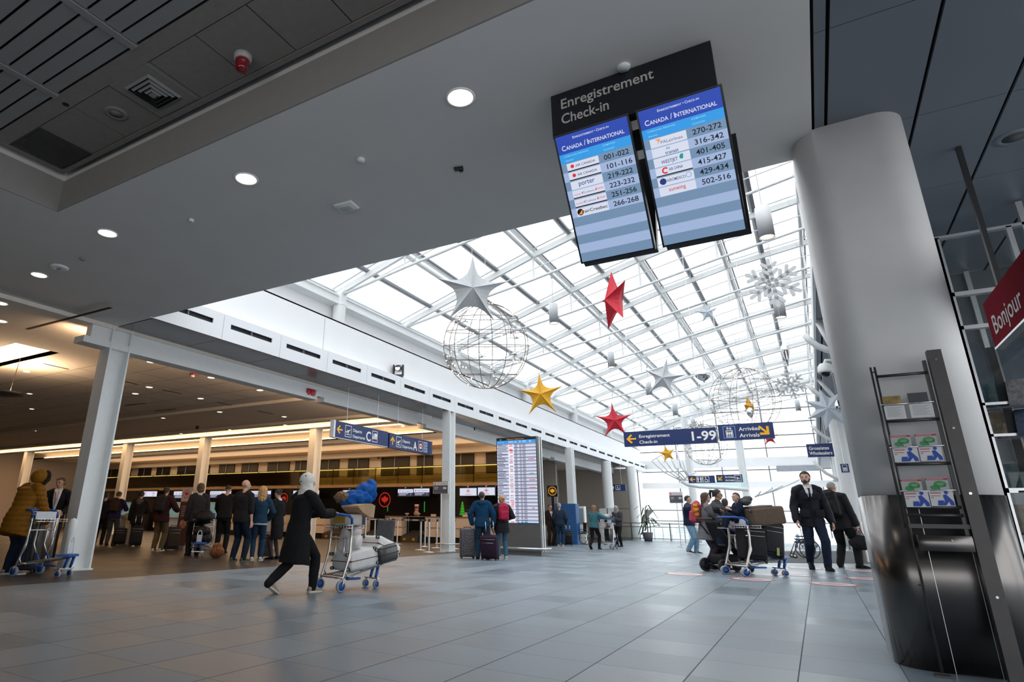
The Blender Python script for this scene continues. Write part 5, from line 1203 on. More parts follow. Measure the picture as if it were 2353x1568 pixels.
        if o.get('hood'):
            c = MB(); cc = neck - fw * .105 * s - sd * .035 * s; c.ball((0, 0, 0), (.115 * s, .085 * s, .085 * s), 16, 10, X=frame(cc, rt, fw)); c.ball((0, 0, 0), (.085 * s, .06 * s, .10 * s), 14, 10, X=frame(cc - sd * .07 * s, rt, fw))
            for sg in (-1, 1): limb(c, [cc + rt * (sg * .08 * s), neck + rt * (sg * .10 * s) - sd * .02 * s, neck + rt * (sg * .06 * s) + fw * .09 * s - sd * .06 * s], [.05 * s, .038 * s, .022 * s])
            skinned(c, 'hood', o['hood'], root, .01 * s, 2, folds(.004, 40))
    # ------------------------------------------------ shoes
    sm, so, boot = (shoes or (cloth('black_leather', (.012, .012, .013), .5), cloth('black_leather', (.012, .012, .013), .5), 0))[:3]
    for hj, kn, an, fd, pit in legs:
        b = MB(); sdv = V((fd.y, -fd.x, 0)); R = Matrix.Rotation(-pit, 4, sdv) if pit else Matrix.Identity(4)
        org = an - V((0, 0, .085 * s)) - V((0, 0, max(0, math.sin(pit)) * .15 * s))
        A = Matrix(((sdv.x, fd.x, 0, 0), (sdv.y, fd.y, 0, 0), (0, 0, 1, 0), (0, 0, 0, 1)))
        piv = V((0, .16, 0)) * s if pit > 0 else V((0, -.06, 0)) * s
        T = Matrix.Translation(org) @ A @ (Matrix.Translation(piv) @ rotm(-pit, 0, 0) @ Matrix.Translation(-piv) if pit else Matrix.Identity(4))
        prof = [(-.075, .030, .062, .0), (-.06, .038, .085, .0), (-.02, .040, .100, .0), (.03, .041, .088, .0), (.09, .047, .062, .0), (.145, .046, .047, .0), (.180, .034, .034, .004), (.192, .016, .024, .008)]
        rr = []
        for y, w_, zt, zb in prof:
            c_ = []
            for j in range(14):
                q = 2 * PI * j / 14; cx, cz = math.cos(q), math.sin(q); c_.append(V((w_ * s * (abs(cx) ** .7) * (1 if cx > 0 else -1), y * s, (zb + .022 + (zt - zb - .022) * (.5 + .5 * cz)) * s)))
            rr.append(c_)
        b.loft(rr, 0, X=T)
        if boot: b.tube([T @ V((0, -.02 * s, .08 * s)), (an + (kn - an).normalized() * .12 * s), (an + (kn - an).normalized() * boot * s)], [.05 * s, .052 * s, .062 * s], 14, 0)
        sole = [(w_ * 1.05, y) for y, w_, zt, zb in prof]
        pts = [V((w_ * s, y * s, 0)) for w_, y in sole] + [V((-w_ * s, y * s, 0)) for w_, y in reversed(sole)]
        n = len(pts); b.add([T @ p for p in pts] + [T @ (p + V((0, 0, .026 * s))) for p in pts], [tuple(reversed(range(n))), tuple(range(n, 2 * n))] + [(j, (j + 1) % n, n + (j + 1) % n, n + j) for j in range(n)], 1)
        b.build('shoe', [sm, so], root)
    return P
def foot_at(px, py): return at_z(px, py, 0)
def height_to(base, py):
    lo, hi = 0.3, 3.0
    for _ in range(40):
        m = (lo + hi) / 2
        if proj((base[0], base[1], m))[1] > py: lo = m
        else: hi = m
    return lo
def world_to_local(P, p):                                              # for placing hands on real things
    v = V(p) - V(P); return v
def pvec(base, ang, p, h):
    """world point -> the person's own pose coordinates (1.75 m figure)"""
    v = V((base[0], base[1], 0)); rz = math.atan2(-v.x, v.y) - math.radians(ang); d = V(p) - V((base[0], base[1], 0)); d.rotate(Euler((0, 0, -rz))); return d * (1.75 / h)
# ================================================================== baggage carts and luggage
C_BLUE = mat('cart_blue', (0.006, 0.075, 0.33), 0.4, noise=0.05); C_TYRE = mat('grey_rubber', (0.30, 0.31, 0.34), 0.6, noise=0.06); C_STEEL = mat('cart_steel', (0.62, 0.60, 0.57), 0.3, metal=0.9, noise=0.08); C_DECK = mat('deck_grey', (0.23, 0.22, 0.21), 0.45, metal=0.6, noise=0.1); C_PANEL = mat('advert_panel', (0.62, 0.64, 0.68), 0.5, noise=0.1, nscale=14)
R_BLACK = mat('black_rubber', (0.015, 0.015, 0.016), 0.6, noise=0.1)
def wheel(mb, c, r, w_, ax=(1, 0, 0), mt=0, mh=1):
    A = align_z(c, ax); n = 20
    mb.lathe([(r * .72, -w_ / 2), (r * .96, -w_ / 2), (r, -w_ * .3), (r, w_ * .3), (r * .96, w_ / 2), (r * .72, w_ / 2)], n, mt, A, cap=False)
    mb.lathe([(.004, -w_ * .3), (r * .73, -w_ * .42), (r * .73, w_ * .42), (.004, w_ * .3)], n, mh, A)
def make_cart():
    o = thing('baggage_cart', '', 'baggage cart')
    b = MB()
    for sg in (-1, 1):
        x = sg * .25
        b.tube([(x, -.01, .13), (x, .01, .20), (x, .07, .38), (x, .11, .52), (x * .98, .125, .70), (x * .98, .125, .93)], .016, 10)
        b.tube([(x, .125, .60), (x, .12, .46), (x, .06, .34), (x, .045, .26), (x, .09, .205), (x, .2, .20)], .013, 8)
    b.tube([(-.25, .125, .72), (.25, .125, .72)], .012, 8)
    b.tube([(-.26, 0, .185), (.26, 0, .185)], .016, 8)
    for sg in (-1, 1): b.tube([(sg * .10, .125, .72), (sg * .10, .115, .50), (sg * .10, .20, .36)], .012, 8)
    b.build('frame', C_STEEL, o)
    b = MB()
    for sg in (-1, 1): b.tube([(sg * .10, .205, .355), (sg * .10, .30, .24)], .014, 8)
    for sg in (-1, 1): b.rbox((sg * .13, .30, .155), (.05, .26, .03), .012, 2)
    b.build('brake_arm', C_BLUE, o)
    b = MB(); b.tube([(-.245, .125, .92), (-.245, .12, .99), (-.24, .07, 1.035), (-.22, -.06, 1.05), (-.15, -.095, 1.05), (.15, -.095, 1.05), (.22, -.06, 1.05), (.24, .07, 1.035), (.245, .12, .99), (.245, .125, .92)], .019, 10); b.build('handle', C_BLUE, o)
    b = MB()
    for z in (.86, .90): b.tube([(-.27, .06, z), (.27, .06, z), (.27, .34, z), (-.27, .34, z)], .005, 6, closed=True)
    for k in range(9): x = -.26 + .065 * k; b.tube([(x, .06, .90), (x, .065, .86), (x, .335, .86), (x, .34, .90)], .0035, 5)
    for k in range(4): b.tube([(-.27, .10 + .07 * k, .86), (.27, .10 + .07 * k, .86)], .0035, 5)
    b.build('wire_basket', M_CHROME, o)
    b = MB(); b.box((0, .14, .955), (.40, .012, .13)); b.build('advert_panel', C_PANEL, o)
    b = MB()
    for sg in (-1, 1): b.tube([(sg * .25, 0, .195), (sg * .22, .2, .215), (sg * .12, .80, .315)], .013, 8)
    for k in range(5): x = -.16 + .08 * k; b.tube([(x, .06, .215), (x * .62, .82, .325)], .011, 6, flat=.5)
    for y, z, w_ in ((.06, .205, .24), (.45, .262, .19), (.80, .318, .12)): b.box((0, y, z), (w_ * 2, .03, .012))
    b.build('deck', C_DECK, o)
    b = MB(); b.prism([(-.20, .72), (.20, .72), (.10, .90), (-.10, .90)], .035, 0, off(0, 0, .355))
    for sg in (-1, 1): b.tube([(sg * .05, .86, .33), (sg * .06, .82, .20), (sg * .06, .80, .145)], [.03, .026, .022], 8, flat=.7)
    b.build('front_bumper', C_BLUE, o)
    b = MB(); b.box((0, .78, .135), (.30, .05, .02))
    for sg in (-1, 1): b.tube([(sg * .12, .78, .13), (sg * .12, .76, .06)], .014, 6)
    b.build('caster_bridge', C_STEEL, o)
    b = MB(); b.tube([(-.055, .80, .35), (-.052, .80, .56), (-.03, .80, .62), (0, .80, .64), (.03, .80, .62), (.052, .80, .56), (.055, .80, .35)], .010, 8); b.build('front_loop', M_WHITE, o)
    b = MB(); b.box((0, .80, .45), (.10, .008, .17)); b.build('loop_plate', C_PANEL, o)
    for sg in (-1, 1):
        b = MB(); wheel(b, (sg * .25, -.02, .08), .08, .04); b.build('rear_wheel', [C_TYRE, C_BLUE], o)
        b = MB(); b.tube([(sg * .285, -.02, .08), (sg * .285, 0, .14), (sg * .25, .0, .17)], .014, 6, flat=.5); b.build('wheel_bracket', C_STEEL, o)
    for sg in (-1, 1): b = MB(); wheel(b, (sg * .12, .76, .055), .055, .035); b.build('front_wheel', [C_TYRE, C_BLUE], o)
    return o
CART0 = make_cart(); CART_USED = [False]
def cart_px(rl, rr, fl, fr, label, loc_=None, rz=None, scale=1.0):
    if rl is not None:
        A, B_, C_, D_ = [at_z(p[0], p[1], 0) for p in (rl, rr, fl, fr)]
        loc_ = (A + B_) / 2; h = (C_ + D_) / 2 - loc_; rz = math.atan2(-h.x, h.y)
    if not CART_USED[0]: o = CART0; CART_USED[0] = True
    else: o = dup(CART0)
    o.location = (loc_[0], loc_[1], 0); o.rotation_euler = (0, 0, rz); o['label'] = label; o.scale = (scale,) * 3
    return o, Matrix.Translation((loc_[0], loc_[1], 0)) @ rotm(0, 0, rz) @ Matrix.Scale(scale, 4)
def put(o, Mx, p, r=(0, 0, 0)):
    """place thing o at local point p / rotation r inside frame Mx"""
    m = Mx @ off(*p) @ rotm(*r); l, q, s_ = m.decompose(); o.location = l; o.rotation_euler = q.to_euler(); return o
def case_hard(label, w_, d_, h_, m, trim=None, ribs=7, wheels=4, name='suitcase'):
    """upright hard-shell case, base centre at origin, wheels down"""
    o = thing(name, label, 'suitcase'); b = MB(); b.rbox((0, 0, .045 + h_ / 2), (w_, d_, h_), min(.05, d_ * .3), 4)
    for k in range(ribs):
        x = (k - (ribs - 1) / 2) * w_ / (ribs + .6)
        for sg in (-1, 1): b.rbox((x, sg * d_ / 2, .045 + h_ / 2), (w_ / ribs * .34, .014, h_ * .86), .006, 1)
    b.build('shell', m, o)
    b = MB(); b.rbox((0, 0, .045 + h_ / 2), (w_ + .006, .022, h_ + .006), .008, 1); b.build('zip_band', trim or R_BLACK, o)
    for sx_ in (-1, 1):
        for sy in (-1, 1):
            b = MB(); wheel(b, (sx_ * (w_ / 2 - .045), sy * (d_ / 2 - .035), .026), .026, .03); b.tube([(sx_ * (w_ / 2 - .045), sy * (d_ / 2 - .035), .03), (sx_ * (w_ / 2 - .05), sy * (d_ / 2 - .04), .07)], [.02, .032], 8, 0); b.build('wheel', [R_BLACK, C_STEEL], o)
    b = MB(); b.tube([(-.10, 0, .045 + h_), (-.09, 0, .075 + h_), (.09, 0, .075 + h_), (.10, 0, .045 + h_)], .012, 8); b.build('carry_handle', R_BLACK, o)
    return o
def case_soft(label, w_, d_, h_, m, trim=None, pull=0.0, name='suitcase'):
    o = thing(name, label, 'suitcase'); b = MB(); b.rbox((0, 0, .05 + h_ / 2), (w_, d_, h_), .05, 4); o2 = b.build('body', m, o)
    b = MB(); b.rbox((0, -d_ / 2 - .005, .05 + h_ * .42), (w_ * .80, .05, h_ * .62), .022, 3); b.build('front_pocket', m, o)
    b = MB()
    for z in (.05 + h_ * .72,): b.tube([(-w_ * .36, -d_ / 2 - .032, z), (w_ * .36, -d_ / 2 - .032, z)], .004, 5)
    b.tube([(-w_ * .44, -d_ / 2 - .004, .05 + h_ * .86), (w_ * .44, -d_ / 2 - .004, .05 + h_ * .86)], .004, 5)
    b.build('zip', trim or C_STEEL, o)
    b = MB(); b.tube([(-.09, -d_ * .1, .05 + h_), (-.08, -d_ * .1, .085 + h_), (.08, -d_ * .1, .085 + h_), (.09, -d_ * .1, .05 + h_)], .011, 8); b.build('carry_handle', R_BLACK, o)
    for sx_ in (-1, 1):
        for sy in (-1, 1): b = MB(); wheel(b, (sx_ * (w_ / 2 - .04), sy * (d_ / 2 - .03), .027), .027, .028); b.box((sx_ * (w_ / 2 - .04), sy * (d_ / 2 - .035), .05), (.05, .04, .03)); b.build('wheel', [R_BLACK, C_STEEL], o)
    if pull:
        b = MB(); zt = .05 + h_ + pull
        for sg in (-1, 1): b.tube([(sg * w_ * .24, d_ * .36, .05 + h_ * .9), (sg * w_ * .24, d_ * .36, zt)], .009, 6)
        b.tube([(-w_ * .27, d_ * .36, zt), (w_ * .27, d_ * .36, zt)], .014, 8, 1); b.build('pull_handle', [M_CHROME, R_BLACK], o)
    return o
L_BLACK = cloth('black_nylon', (.016, .016, .018), .6); L_BROWN = cloth('brown_canvas', (.115, .085, .062), .75); L_PURPLE = cloth('aubergine_nylon', (.026, .014, .028), .7); L_GREY = cloth('grey_nylon', (.085, .085, .09), .7); L_SILV = mat('silver_shell', (.62, .62, .61), .35, noise=.06); L_BURG = mat('burgundy_trim', (.10, .014, .02), .4, noise=.1); L_BKHARD = mat('black_shell', (.012, .012, .013), .28, noise=.1, coat=.3)
L_WRAP = mat('plastic_wrap', (.06, .055, .062), .2, noise=.5, nscale=26, bump=1.0, bscale=26); L_DKBROWN = cloth('dark_brown_nylon', (.035, .026, .022), .7)
def soft_lump(name, label, cat, balls, m, vox=.012, post=None, part='body', extra=None):
    o = thing(name, label, cat); b = MB()
    for c, r, *rt_ in balls: b.ball(c, r, 16, 10)
    skinned(b, part, m, o, vox, 2, post or folds(.008, 30)); return o

# ---------------------------------------------- the loaded cart pushed by the woman in the headscarf
cart, MC = cart_px((735, 1354), (786, 1363), (829, 1350), (862, 1352), 'loaded baggage cart with blue handle pushed by the person in a white headscarf')
cart_w = MC
o = case_hard('silver hard suitcase with burgundy bands lying flat at the bottom of the loaded cart', .46, .27, .60, L_SILV, L_BURG); put(o, MC, (0, .10, .385), (-PI / 2 + .13, 0, 0))
o = soft_lump('plastic_carrier_bag', 'bulging white plastic bag with brown papers on the loaded cart', 'bag', [((0, 0, .17), (.21, .15, .17)), ((.02, 0, .30), (.19, .13, .10)), ((-.05, 0, .10), (.18, .16, .12))], mat('white_plastic', (.68, .64, .64), .35, noise=.12, nscale=12), post=folds(.014, 26)); put(o, MC, (.03, .30, .505), (.06, 0, 0))
b = MB()
for k in range(5): b.box((.02 * k - .06, .02 * (k % 2), .40 + .012 * k), (.20, .02, .09), 0, rotm(.3 - .15 * k, .4 - .2 * k, .3 * k))
b.build('paper_contents', mat('brown_paper', (.20, .11, .05), .7, noise=.3), o)
o = case_hard('cream hard suitcase with a brown band and dark wheels on the loaded cart', .40, .24, .54, mat('cream_shell', (.66, .65, .62), .35, noise=.05), mat('brown_band', (.10, .03, .025), .4)); put(o, MC, (.06, .60, .66), (-PI / 2 - .32, 0, .10))
o = case_hard('black ribbed hard suitcase with four wheels overhanging the front of the loaded cart', .42, .25, .40, L_BKHARD); put(o, MC, (.07, .63, .455), (-PI / 2 + .16, 0, .0))
o = thing('laptop_sleeve', 'dark grey flat bag standing against the front loop of the loaded cart', 'bag'); b = MB(); b.rbox((0, 0, .16), (.34, .07, .34), .03, 3); b.build('body', L_GREY, o); b = MB(); b.tube([(-.05, 0, .33), (-.04, 0, .36), (.04, 0, .36), (.05, 0, .33)], .008, 6); b.build('carry_handle', R_BLACK, o); put(o, MC, (-.02, 1.02, .66), (-.15, 0, .2))
o = thing('cardboard_box', 'white carton with yellow labels in the basket of the loaded cart', 'box'); b = MB(); b.rbox((0, 0, .075), (.46, .24, .15), .006, 1); b.build('carton', mat('white_card', (.55, .52, .50), .7), o); b = MB(); b.box((-.02, -.122, .075), (.28, .003, .11)); b.build('yellow_label', mat('label_yellow', (.35, .22, .03), .6), o); put(o, MC, (.0, .21, .905))
o = thing('paper_bag', 'brown kraft paper bag lying across the top of the loaded cart', 'bag'); b = MB(); q = [(-.17, -.10, 0), (.17, -.10, 0), (.17, .10, 0), (-.17, .10, 0)]
b.loft([[(-.15, -.09, 0), (.15, -.09, 0), (.15, .09, 0), (-.15, .09, 0)], [(-.16, -.10, .12), (.16, -.10, .12), (.16, .10, .12), (-.16, .10, .12)], [(-.16, -.06, .32), (.16, -.06, .32), (.16, .06, .32), (-.16, .06, .32)], [(-.16, -.012, .44), (.16, -.012, .44), (.16, .012, .44), (-.16, .012, .44)]], 0, False); b.build('bag_body', mat('kraft_paper', (.40, .25, .14), .75, noise=.1), o)
b = MB(); b.box((.03, -.103, .13), (.08, .002, .05)); b.build('printed_mark', S_BLACK, o); put(o, MC, (.10, .52, 1.10), (PI / 2 - .15, 0, .25))
o = soft_lump('padded_coat', 'bright blue padded coat with a fawn fur trim piled on top of the loaded cart', 'coat', [((0, .05, .12), (.20, .26, .13)), ((0, .22, .22), (.17, .18, .15)), ((.02, .30, .32), (.10, .10, .10)), ((0, -.12, .06), (.16, .14, .08))], cloth('royal_blue_nylon', (.004, .075, .31), .6), post=folds(.018, 34)); put(o, MC, (.02, .34, 1.17), (0, 0, 0))
b = MB(); b.ball((-.05, -.22, .13), (.13, .10, .085), 18, 12); skinned(b, 'fur_trim', mat('fawn_fur', (.30, .18, .09), .95, noise=.4, nscale=60, bump=1, bscale=120), o, .012, 1, curls(.012))
# ---------------------------------------------- empty cart by the left column
cart_left, ML = cart_px((30, 1326), (93, 1319), (172, 1330), (196, 1328), 'empty baggage cart with a blue handle in front of the left white column')
# ---------------------------------------------- cart pushed by the mother on the right
cart_m, MM = cart_px(None, None, None, None, 'baggage cart stacked with black and brown suitcases beside the pushchair', loc_=(-1.60, 14.80, 0), rz=-.80); cart_m.scale = (1.25, 1.38, 1.10)
o = case_soft('black upright suitcase nearest the handle on the right-hand cart', .46, .30, .60, L_BLACK); put(o, MM, (.08, .36, .26), (0, .06, 1.45)); o.scale = (1.1,) * 3
o = case_soft('black rounded suitcase with a green luggage tag at the front of the right-hand cart', .44, .30, .62, cloth('charcoal_nylon', (.022, .022, .025), .5)); put(o, MM, (.04, .82, .34), (0, .14, 1.40)); o.scale = (1.1,) * 3
b = MB(); b.box((.05, -.19, .14), (.05, .008, .14)); b.build('luggage_tag', mat('tag_green', (.28, .36, .12), .5), o)
o = case_soft('brown canvas suitcase lying on top of the two black ones', .50, .34, .78, L_BROWN); put(o, MM, (.02, .30, 1.14), (-PI / 2 + .10, 0, .04)); o.scale = (1.08,) * 3
o = soft_lump('folded_jacket', 'grey folded jacket between the toddler and the brown suitcase', 'clothes', [((0, 0, .06), (.16, .12, .08)), ((.05, .05, .12), (.1, .1, .06))], L_GREY); put(o, MM, (.0, .42, 1.42))
# ---------------------------------------------- cart pushed by the woman in the teal jumper
cart_t, MT = cart_px((1383, 1263), (1405, 1263), (1433, 1259), (1441, 1260), 'far baggage cart with black bags pushed by the person in a teal jumper', scale=1.1)
o = case_hard('black hard suitcase on the far baggage cart', .40, .24, .52, L_BKHARD); put(o, MT, (0, .35, .25), (0, 0, 1.5))
o = case_hard('white hard suitcase with a brown strap at the front of the far baggage cart', .40, .22, .56, mat('white_shell', (.68, .68, .66), .35), mat('strap_brown', (.14, .06, .03), .5)); put(o, MT, (0, .68, .32), (-.2, 0, 1.5))
o = soft_lump('holdall', 'soft black holdall on top of the far baggage cart', 'bag', [((0, .0, .12), (.24, .34, .12)), ((0, .2, .16), (.2, .2, .14))], L_BLACK); put(o, MT, (0, .42, .86), (0, 0, 0))
o = soft_lump('bundle', 'grey and white clothes bundle on the far baggage cart', 'clothes', [((0, 0, .08), (.16, .18, .09)), ((.1, .12, .12), (.12, .1, .08))], mat('grey_fleece', (.38, .38, .40), .9, noise=.3)); put(o, MT, (0, .15, 1.06), (0, 0, 0))
# ---------------------------------------------- queue cart seen from the front
loc_ = at_z(452, 1281, 0); cart_q, MQ = cart_px(None, None, None, None, 'baggage cart in the queue seen from its front loop beside the wicker sack', loc_=(loc_.x - .55, loc_.y + .55, 0), rz=-2.45 + 0.1)
o = soft_lump('duffel_bag', 'large black duffel bag on the queue cart behind the bald man', 'bag', [((0, 0, .18), (.26, .40, .18)), ((0, .1, .34), (.22, .34, .14))], L_BLACK); put(o, MQ, (0, .22, .26), (0, 0, 0))
o = soft_lump('duffel_bag', 'upper black bag piled on the queue cart', 'bag', [((0, 0, .14), (.25, .38, .16)), ((0, -.1, .24), (.2, .3, .12))], L_BLACK); put(o, MQ, (0, .12, .80), (0, 0, .2))
p = at_z(497, 1283, 0); o = soft_lump('wicker_sack', 'orange brown woven sack on the floor beside the bald man', 'sack', [((0, 0, .15), (.19, .16, .15)), ((.0, 0, .26), (.13, .12, .10))], mat('woven_straw', (.26, .095, .035), .85, noise=.6, nscale=45, bump=.8, bscale=60), post=folds(.01, 60)); o.location = p
# ---------------------------------------------- standing suitcases
def stand(o, px, py, rz=0.0): p = at_z(px, py, 0); o.location = p; o.rotation_euler = (0, 0, rz); return o
rz_at = lambda px, py: math.atan2(-at_z(px, py, 0).x, at_z(px, py, 0).y)
stand(case_hard('upright suitcase wrapped in clear plastic left of the man in the blue hoodie', .42, .30, .74, L_WRAP, L_WRAP, 0), 1074, 1284, rz_at(1074, 1284) + .1)
o = stand(case_soft('dark purple suitcase with its pull handle out beside the person with the pink backpack', .46, .26, .58, L_PURPLE, None, .36), 1127, 1288, rz_at(1127, 1288) - .35); o.rotation_euler[0] = .16
o = stand(case_hard('large black ribbed suitcase with a yellow tape beside the mustard coat', .46, .30, .92, mat('dark_grey_shell', (.03, .03, .032), .3, noise=.1, coat=.3)), 47, 1317, rz_at(47, 1317) - .2); b = MB(); b.rbox((0, 0, .82), (.47, .31, .05), .02, 2); b.build('yellow_tape', mat('tape_yellow', (.55, .42, .0), .5), o)
stand(case_soft('black suitcase with a raised pull handle in the queue behind the cream lining', .38, .24, .58, L_BLACK, None, .34), 309, 1257, rz_at(309, 1257))
stand(case_soft('dark brown suitcase beside the person in khaki trousers', .42, .28, .62, L_DKBROWN), 391, 1266, rz_at(391, 1266) + .3)
stand(case_soft('dark grey suitcase between the curly blonde person and the agent in black', .36, .24, .54, L_GREY, None, .4), 607, 1284, rz_at(607, 1284))
stand(case_soft('black suitcase beside the grey-haired man near the kiosk', .34, .22, .58, L_BLACK, None, .25), 1307, 1255, rz_at(1307, 1255))
stand(case_soft('black suitcase lying with the queue luggage behind the reddish-brown jacket', .40, .26, .50, L_BLACK), 272, 1254, rz_at(272, 1254))
# ================================================================== the people in the hall
def toP(base, rz, h, p):
    d = V(p) - V((base[0], base[1], 0)); d.rotate(Euler((0, 0, -rz))); return d * (1.75 / h)
def away(p): return math.atan2(-p[0], p[1])
BLK = cloth('black_wool', (.012, .012, .013)); NAVY = cloth('navy', (.012, .018, .038)); DENIM = cloth('mid_denim', (.015, .038, .072)); DKDEN = cloth('dark_denim', (.010, .017, .032)); LTDEN = cloth('light_denim', (.16, .27, .38)); CHARC = cloth('charcoal_suit', (.028, .026, .027)); WHT = cloth('white_cotton', (.62, .62, .62)); KHAKI = cloth('khaki', (.085, .062, .036)); GREYK = cloth('grey_knit', (.17, .17, .18), nscale=70, noise=.3); PLUM = cloth('plum_leggings', (.055, .045, .058))
SH_BLK = (cloth('black_leather', (.012, .012, .013), .5), cloth('black_leather', (.012, .012, .013), .5), 0); SH_WHT = (cloth('white_trainer', (.50, .48, .44), .6), cloth('white_rubber', (.62, .61, .58), .6), 0); SH_BG = (cloth('beige_trainer', (.36, .29, .23), .7), cloth('cream_sole', (.62, .56, .48), .6), 0); SH_BW = (cloth('black_trainer', (.02, .02, .022), .6), cloth('white_sole', (.55, .55, .55), .6), 0); SH_GR = (cloth('olive_trainer', (.09, .08, .06), .6), cloth('olive_sole', (.12, .11, .09), .6), 0)
PUFF = quilt(.052, .010)
def walk(front, st=.30, lift=.5): 
    a = (-.085, st, 0, .05, 0); b_ = (.085, -st, 0, -.08, lift)
    return (a, b_) if front == 'L' else ((-.085, -st, 0, .08, lift), (.085, st, 0, -.05, 0))

# 1 woman in the long coat and white headscarf pushing the cart
base = (at_z(640, 1369, 0) + at_z(705, 1361, 0)) / 2; h = 1.66; rz = -.12
hl = [MC @ V((sx_ * .13, -.10, 1.075)) for sx_ in (-1, 1)]
P = person('person in a long black coat and white patterned headscarf pushing the loaded baggage cart', (base.x - .02, base.y + .0), 0, h, dict(feet=((-.09, -.36, 0, .1, .55), (.09, .30, 0, -.05, 0)), hip=(0, .02, .86), lean=.14, hands=[toP(base, rz, h, p) - V((0, .05, .01)) for p in hl], elbow=((-.6, -.6, -.8), (.6, -.6, -.8)), handdir=((0, 1, .1), (0, 1, .1)), palm=((0, 0, -1), (0, 0, -1)), curl=(1.0, 1.0), head=(-.5, .05)),
           'fair', None, ('coat', BLK, .038, dict(hem=-.46, flare=.05, hemoff=(0, -.03, 0), post=folds(.006, 14))), ('trousers', BLK, .022), SH_BG, rz=rz)
SCARF = cloth('headscarf_white', (.74, .72, .69), noise=.08)
b = MB(); Hm = P.Hm
def drape():
    mb = MB(); mb.ball((0, -.02, .135), (.100, .122, .118), 20, 14, X=Hm); mb.ball((0, .02, .07), (.085, .08, .11), 18, 12, X=Hm)
    s = P.s; rr = [[Hm @ V((0, -.005, .10 - .22 * t)) + P.rt * ((.088 + .05 * t) * s * math.cos(q)) + P.fw * ((.10 + .02 * t) * s * math.sin(q)) for q in [2 * PI * j / 20 for j in range(20)]] for t in (0, .35, .7, 1)]
    mb.loft(rr); Mi = Hm.inverted()
    def f(co, no):
        out = co.copy()
        for i in range(len(co)):
            q = Mi @ V(co[i].tolist()); r2 = (q.x / .060) ** 2 + ((q.z - .095) / .078) ** 2
            if q.y > .02 and r2 < 1: q.y = .025; out[i] = list(Hm @ q)
        return folds(.005, 36)(out, no)
    return skinned(mb, 'headscarf', SCARF, P.root, .008, 2, f)
drape(); b = MB()
for a_, z_ in ((-2.6, .20), (-1.9, .06), (2.5, .10), (-2.2, .13), (2.0, .19), (-1.4, .15), (3.0, .02)):
    c = V((.108 * math.sin(a_), -.02 + .128 * math.cos(a_), z_)); rr_ = V((c.x, c.y + .02, 0)).normalized(); b.ball((c.x, c.y, c.z), (.012, .012, .009), 8, 5, X=Hm)
b.build('scarf_motif', cloth('scarf_maroon', (.10, .02, .03)), P.root)

# 2 mustard puffer coat leaning over at far left
base = at_z(28, 1322, 0); h = 1.74; rz = away(base) - .9
MUST = cloth('mustard_nylon', (.21, .085, .006), .6); P = person('person in a mustard quilted coat leaning forward at the left edge', (base.x - .1, base.y), 0, h, dict(lean=.30, hip=(0, -.08, .92), head=(-.2, .35), hands=((-.20, .30, .82), (.22, .34, .80))), 'fair', ('hoodup', MUST), ('coat', MUST, .055, dict(hem=-.30, flare=.03, post=quilt(.085, .013))), ('trousers', DKDEN, .02), (cloth('grey_trainer', (.2, .2, .2)), cloth('white_sole', (.55, .55, .55)), 0), rz=rz)
b = MB(); Hm = P.Hm; b.tube([Hm @ V((.125 * math.cos(t) * .9, .075 + .02 * math.cos(t * 2), .12 + .14 * math.sin(t))) for t in [2 * PI * k / 24 for k in range(24)]], .030, 8, closed=True); skinned(b, 'fur_trim', mat('black_fur', (.018, .012, .010), .95, noise=.5, nscale=80, bump=1, bscale=150), P.root, .010, 1, curls(.010))
# 3 agent behind the cart
base = at_z(104, 1292, 0); h = height_to(base, 1099); rz = away(base) + PI - .25
P = person('airline agent with dark bun, white shirt and red lanyard behind the empty cart', base, 0, h, dict(head=(-.3, .15), hands=((-.22, .30, 1.0), (.2, .30, 1.0))), 'tan', ('bun', 'dark'), ('jacket', BLK, .022, dict(collar=WHT)), ('trousers', BLK), rz=rz)
cc = P.chest + P.fw * .142 * P.s; b = MB(); b.add([cc + P.rt * x * P.s + P.sd * z_ * P.s + P.fw * y_ * P.s for x, z_, y_ in ((-.08, .18, -.06), (.08, .18, -.06), (.06, -.05, .012), (0, -.36, .0), (-.06, -.05, .012), (0, .04, .03))], [(0, 4, 5), (4, 3, 5), (3, 2, 5), (2, 1, 5), (1, 0, 5)]); b.build('shirt_front', WHT, P.root)
b = MB(); b.tube([P.chest + P.rt * .03 + P.sd * .12 + P.fw * .15, P.chest + P.fw * .178 - P.sd * .18, P.chest - P.rt * .03 + P.sd * .12 + P.fw * .15], .006, 6); b.build('lanyard', cloth('red_ribbon', (.35, .02, .02)), P.root)
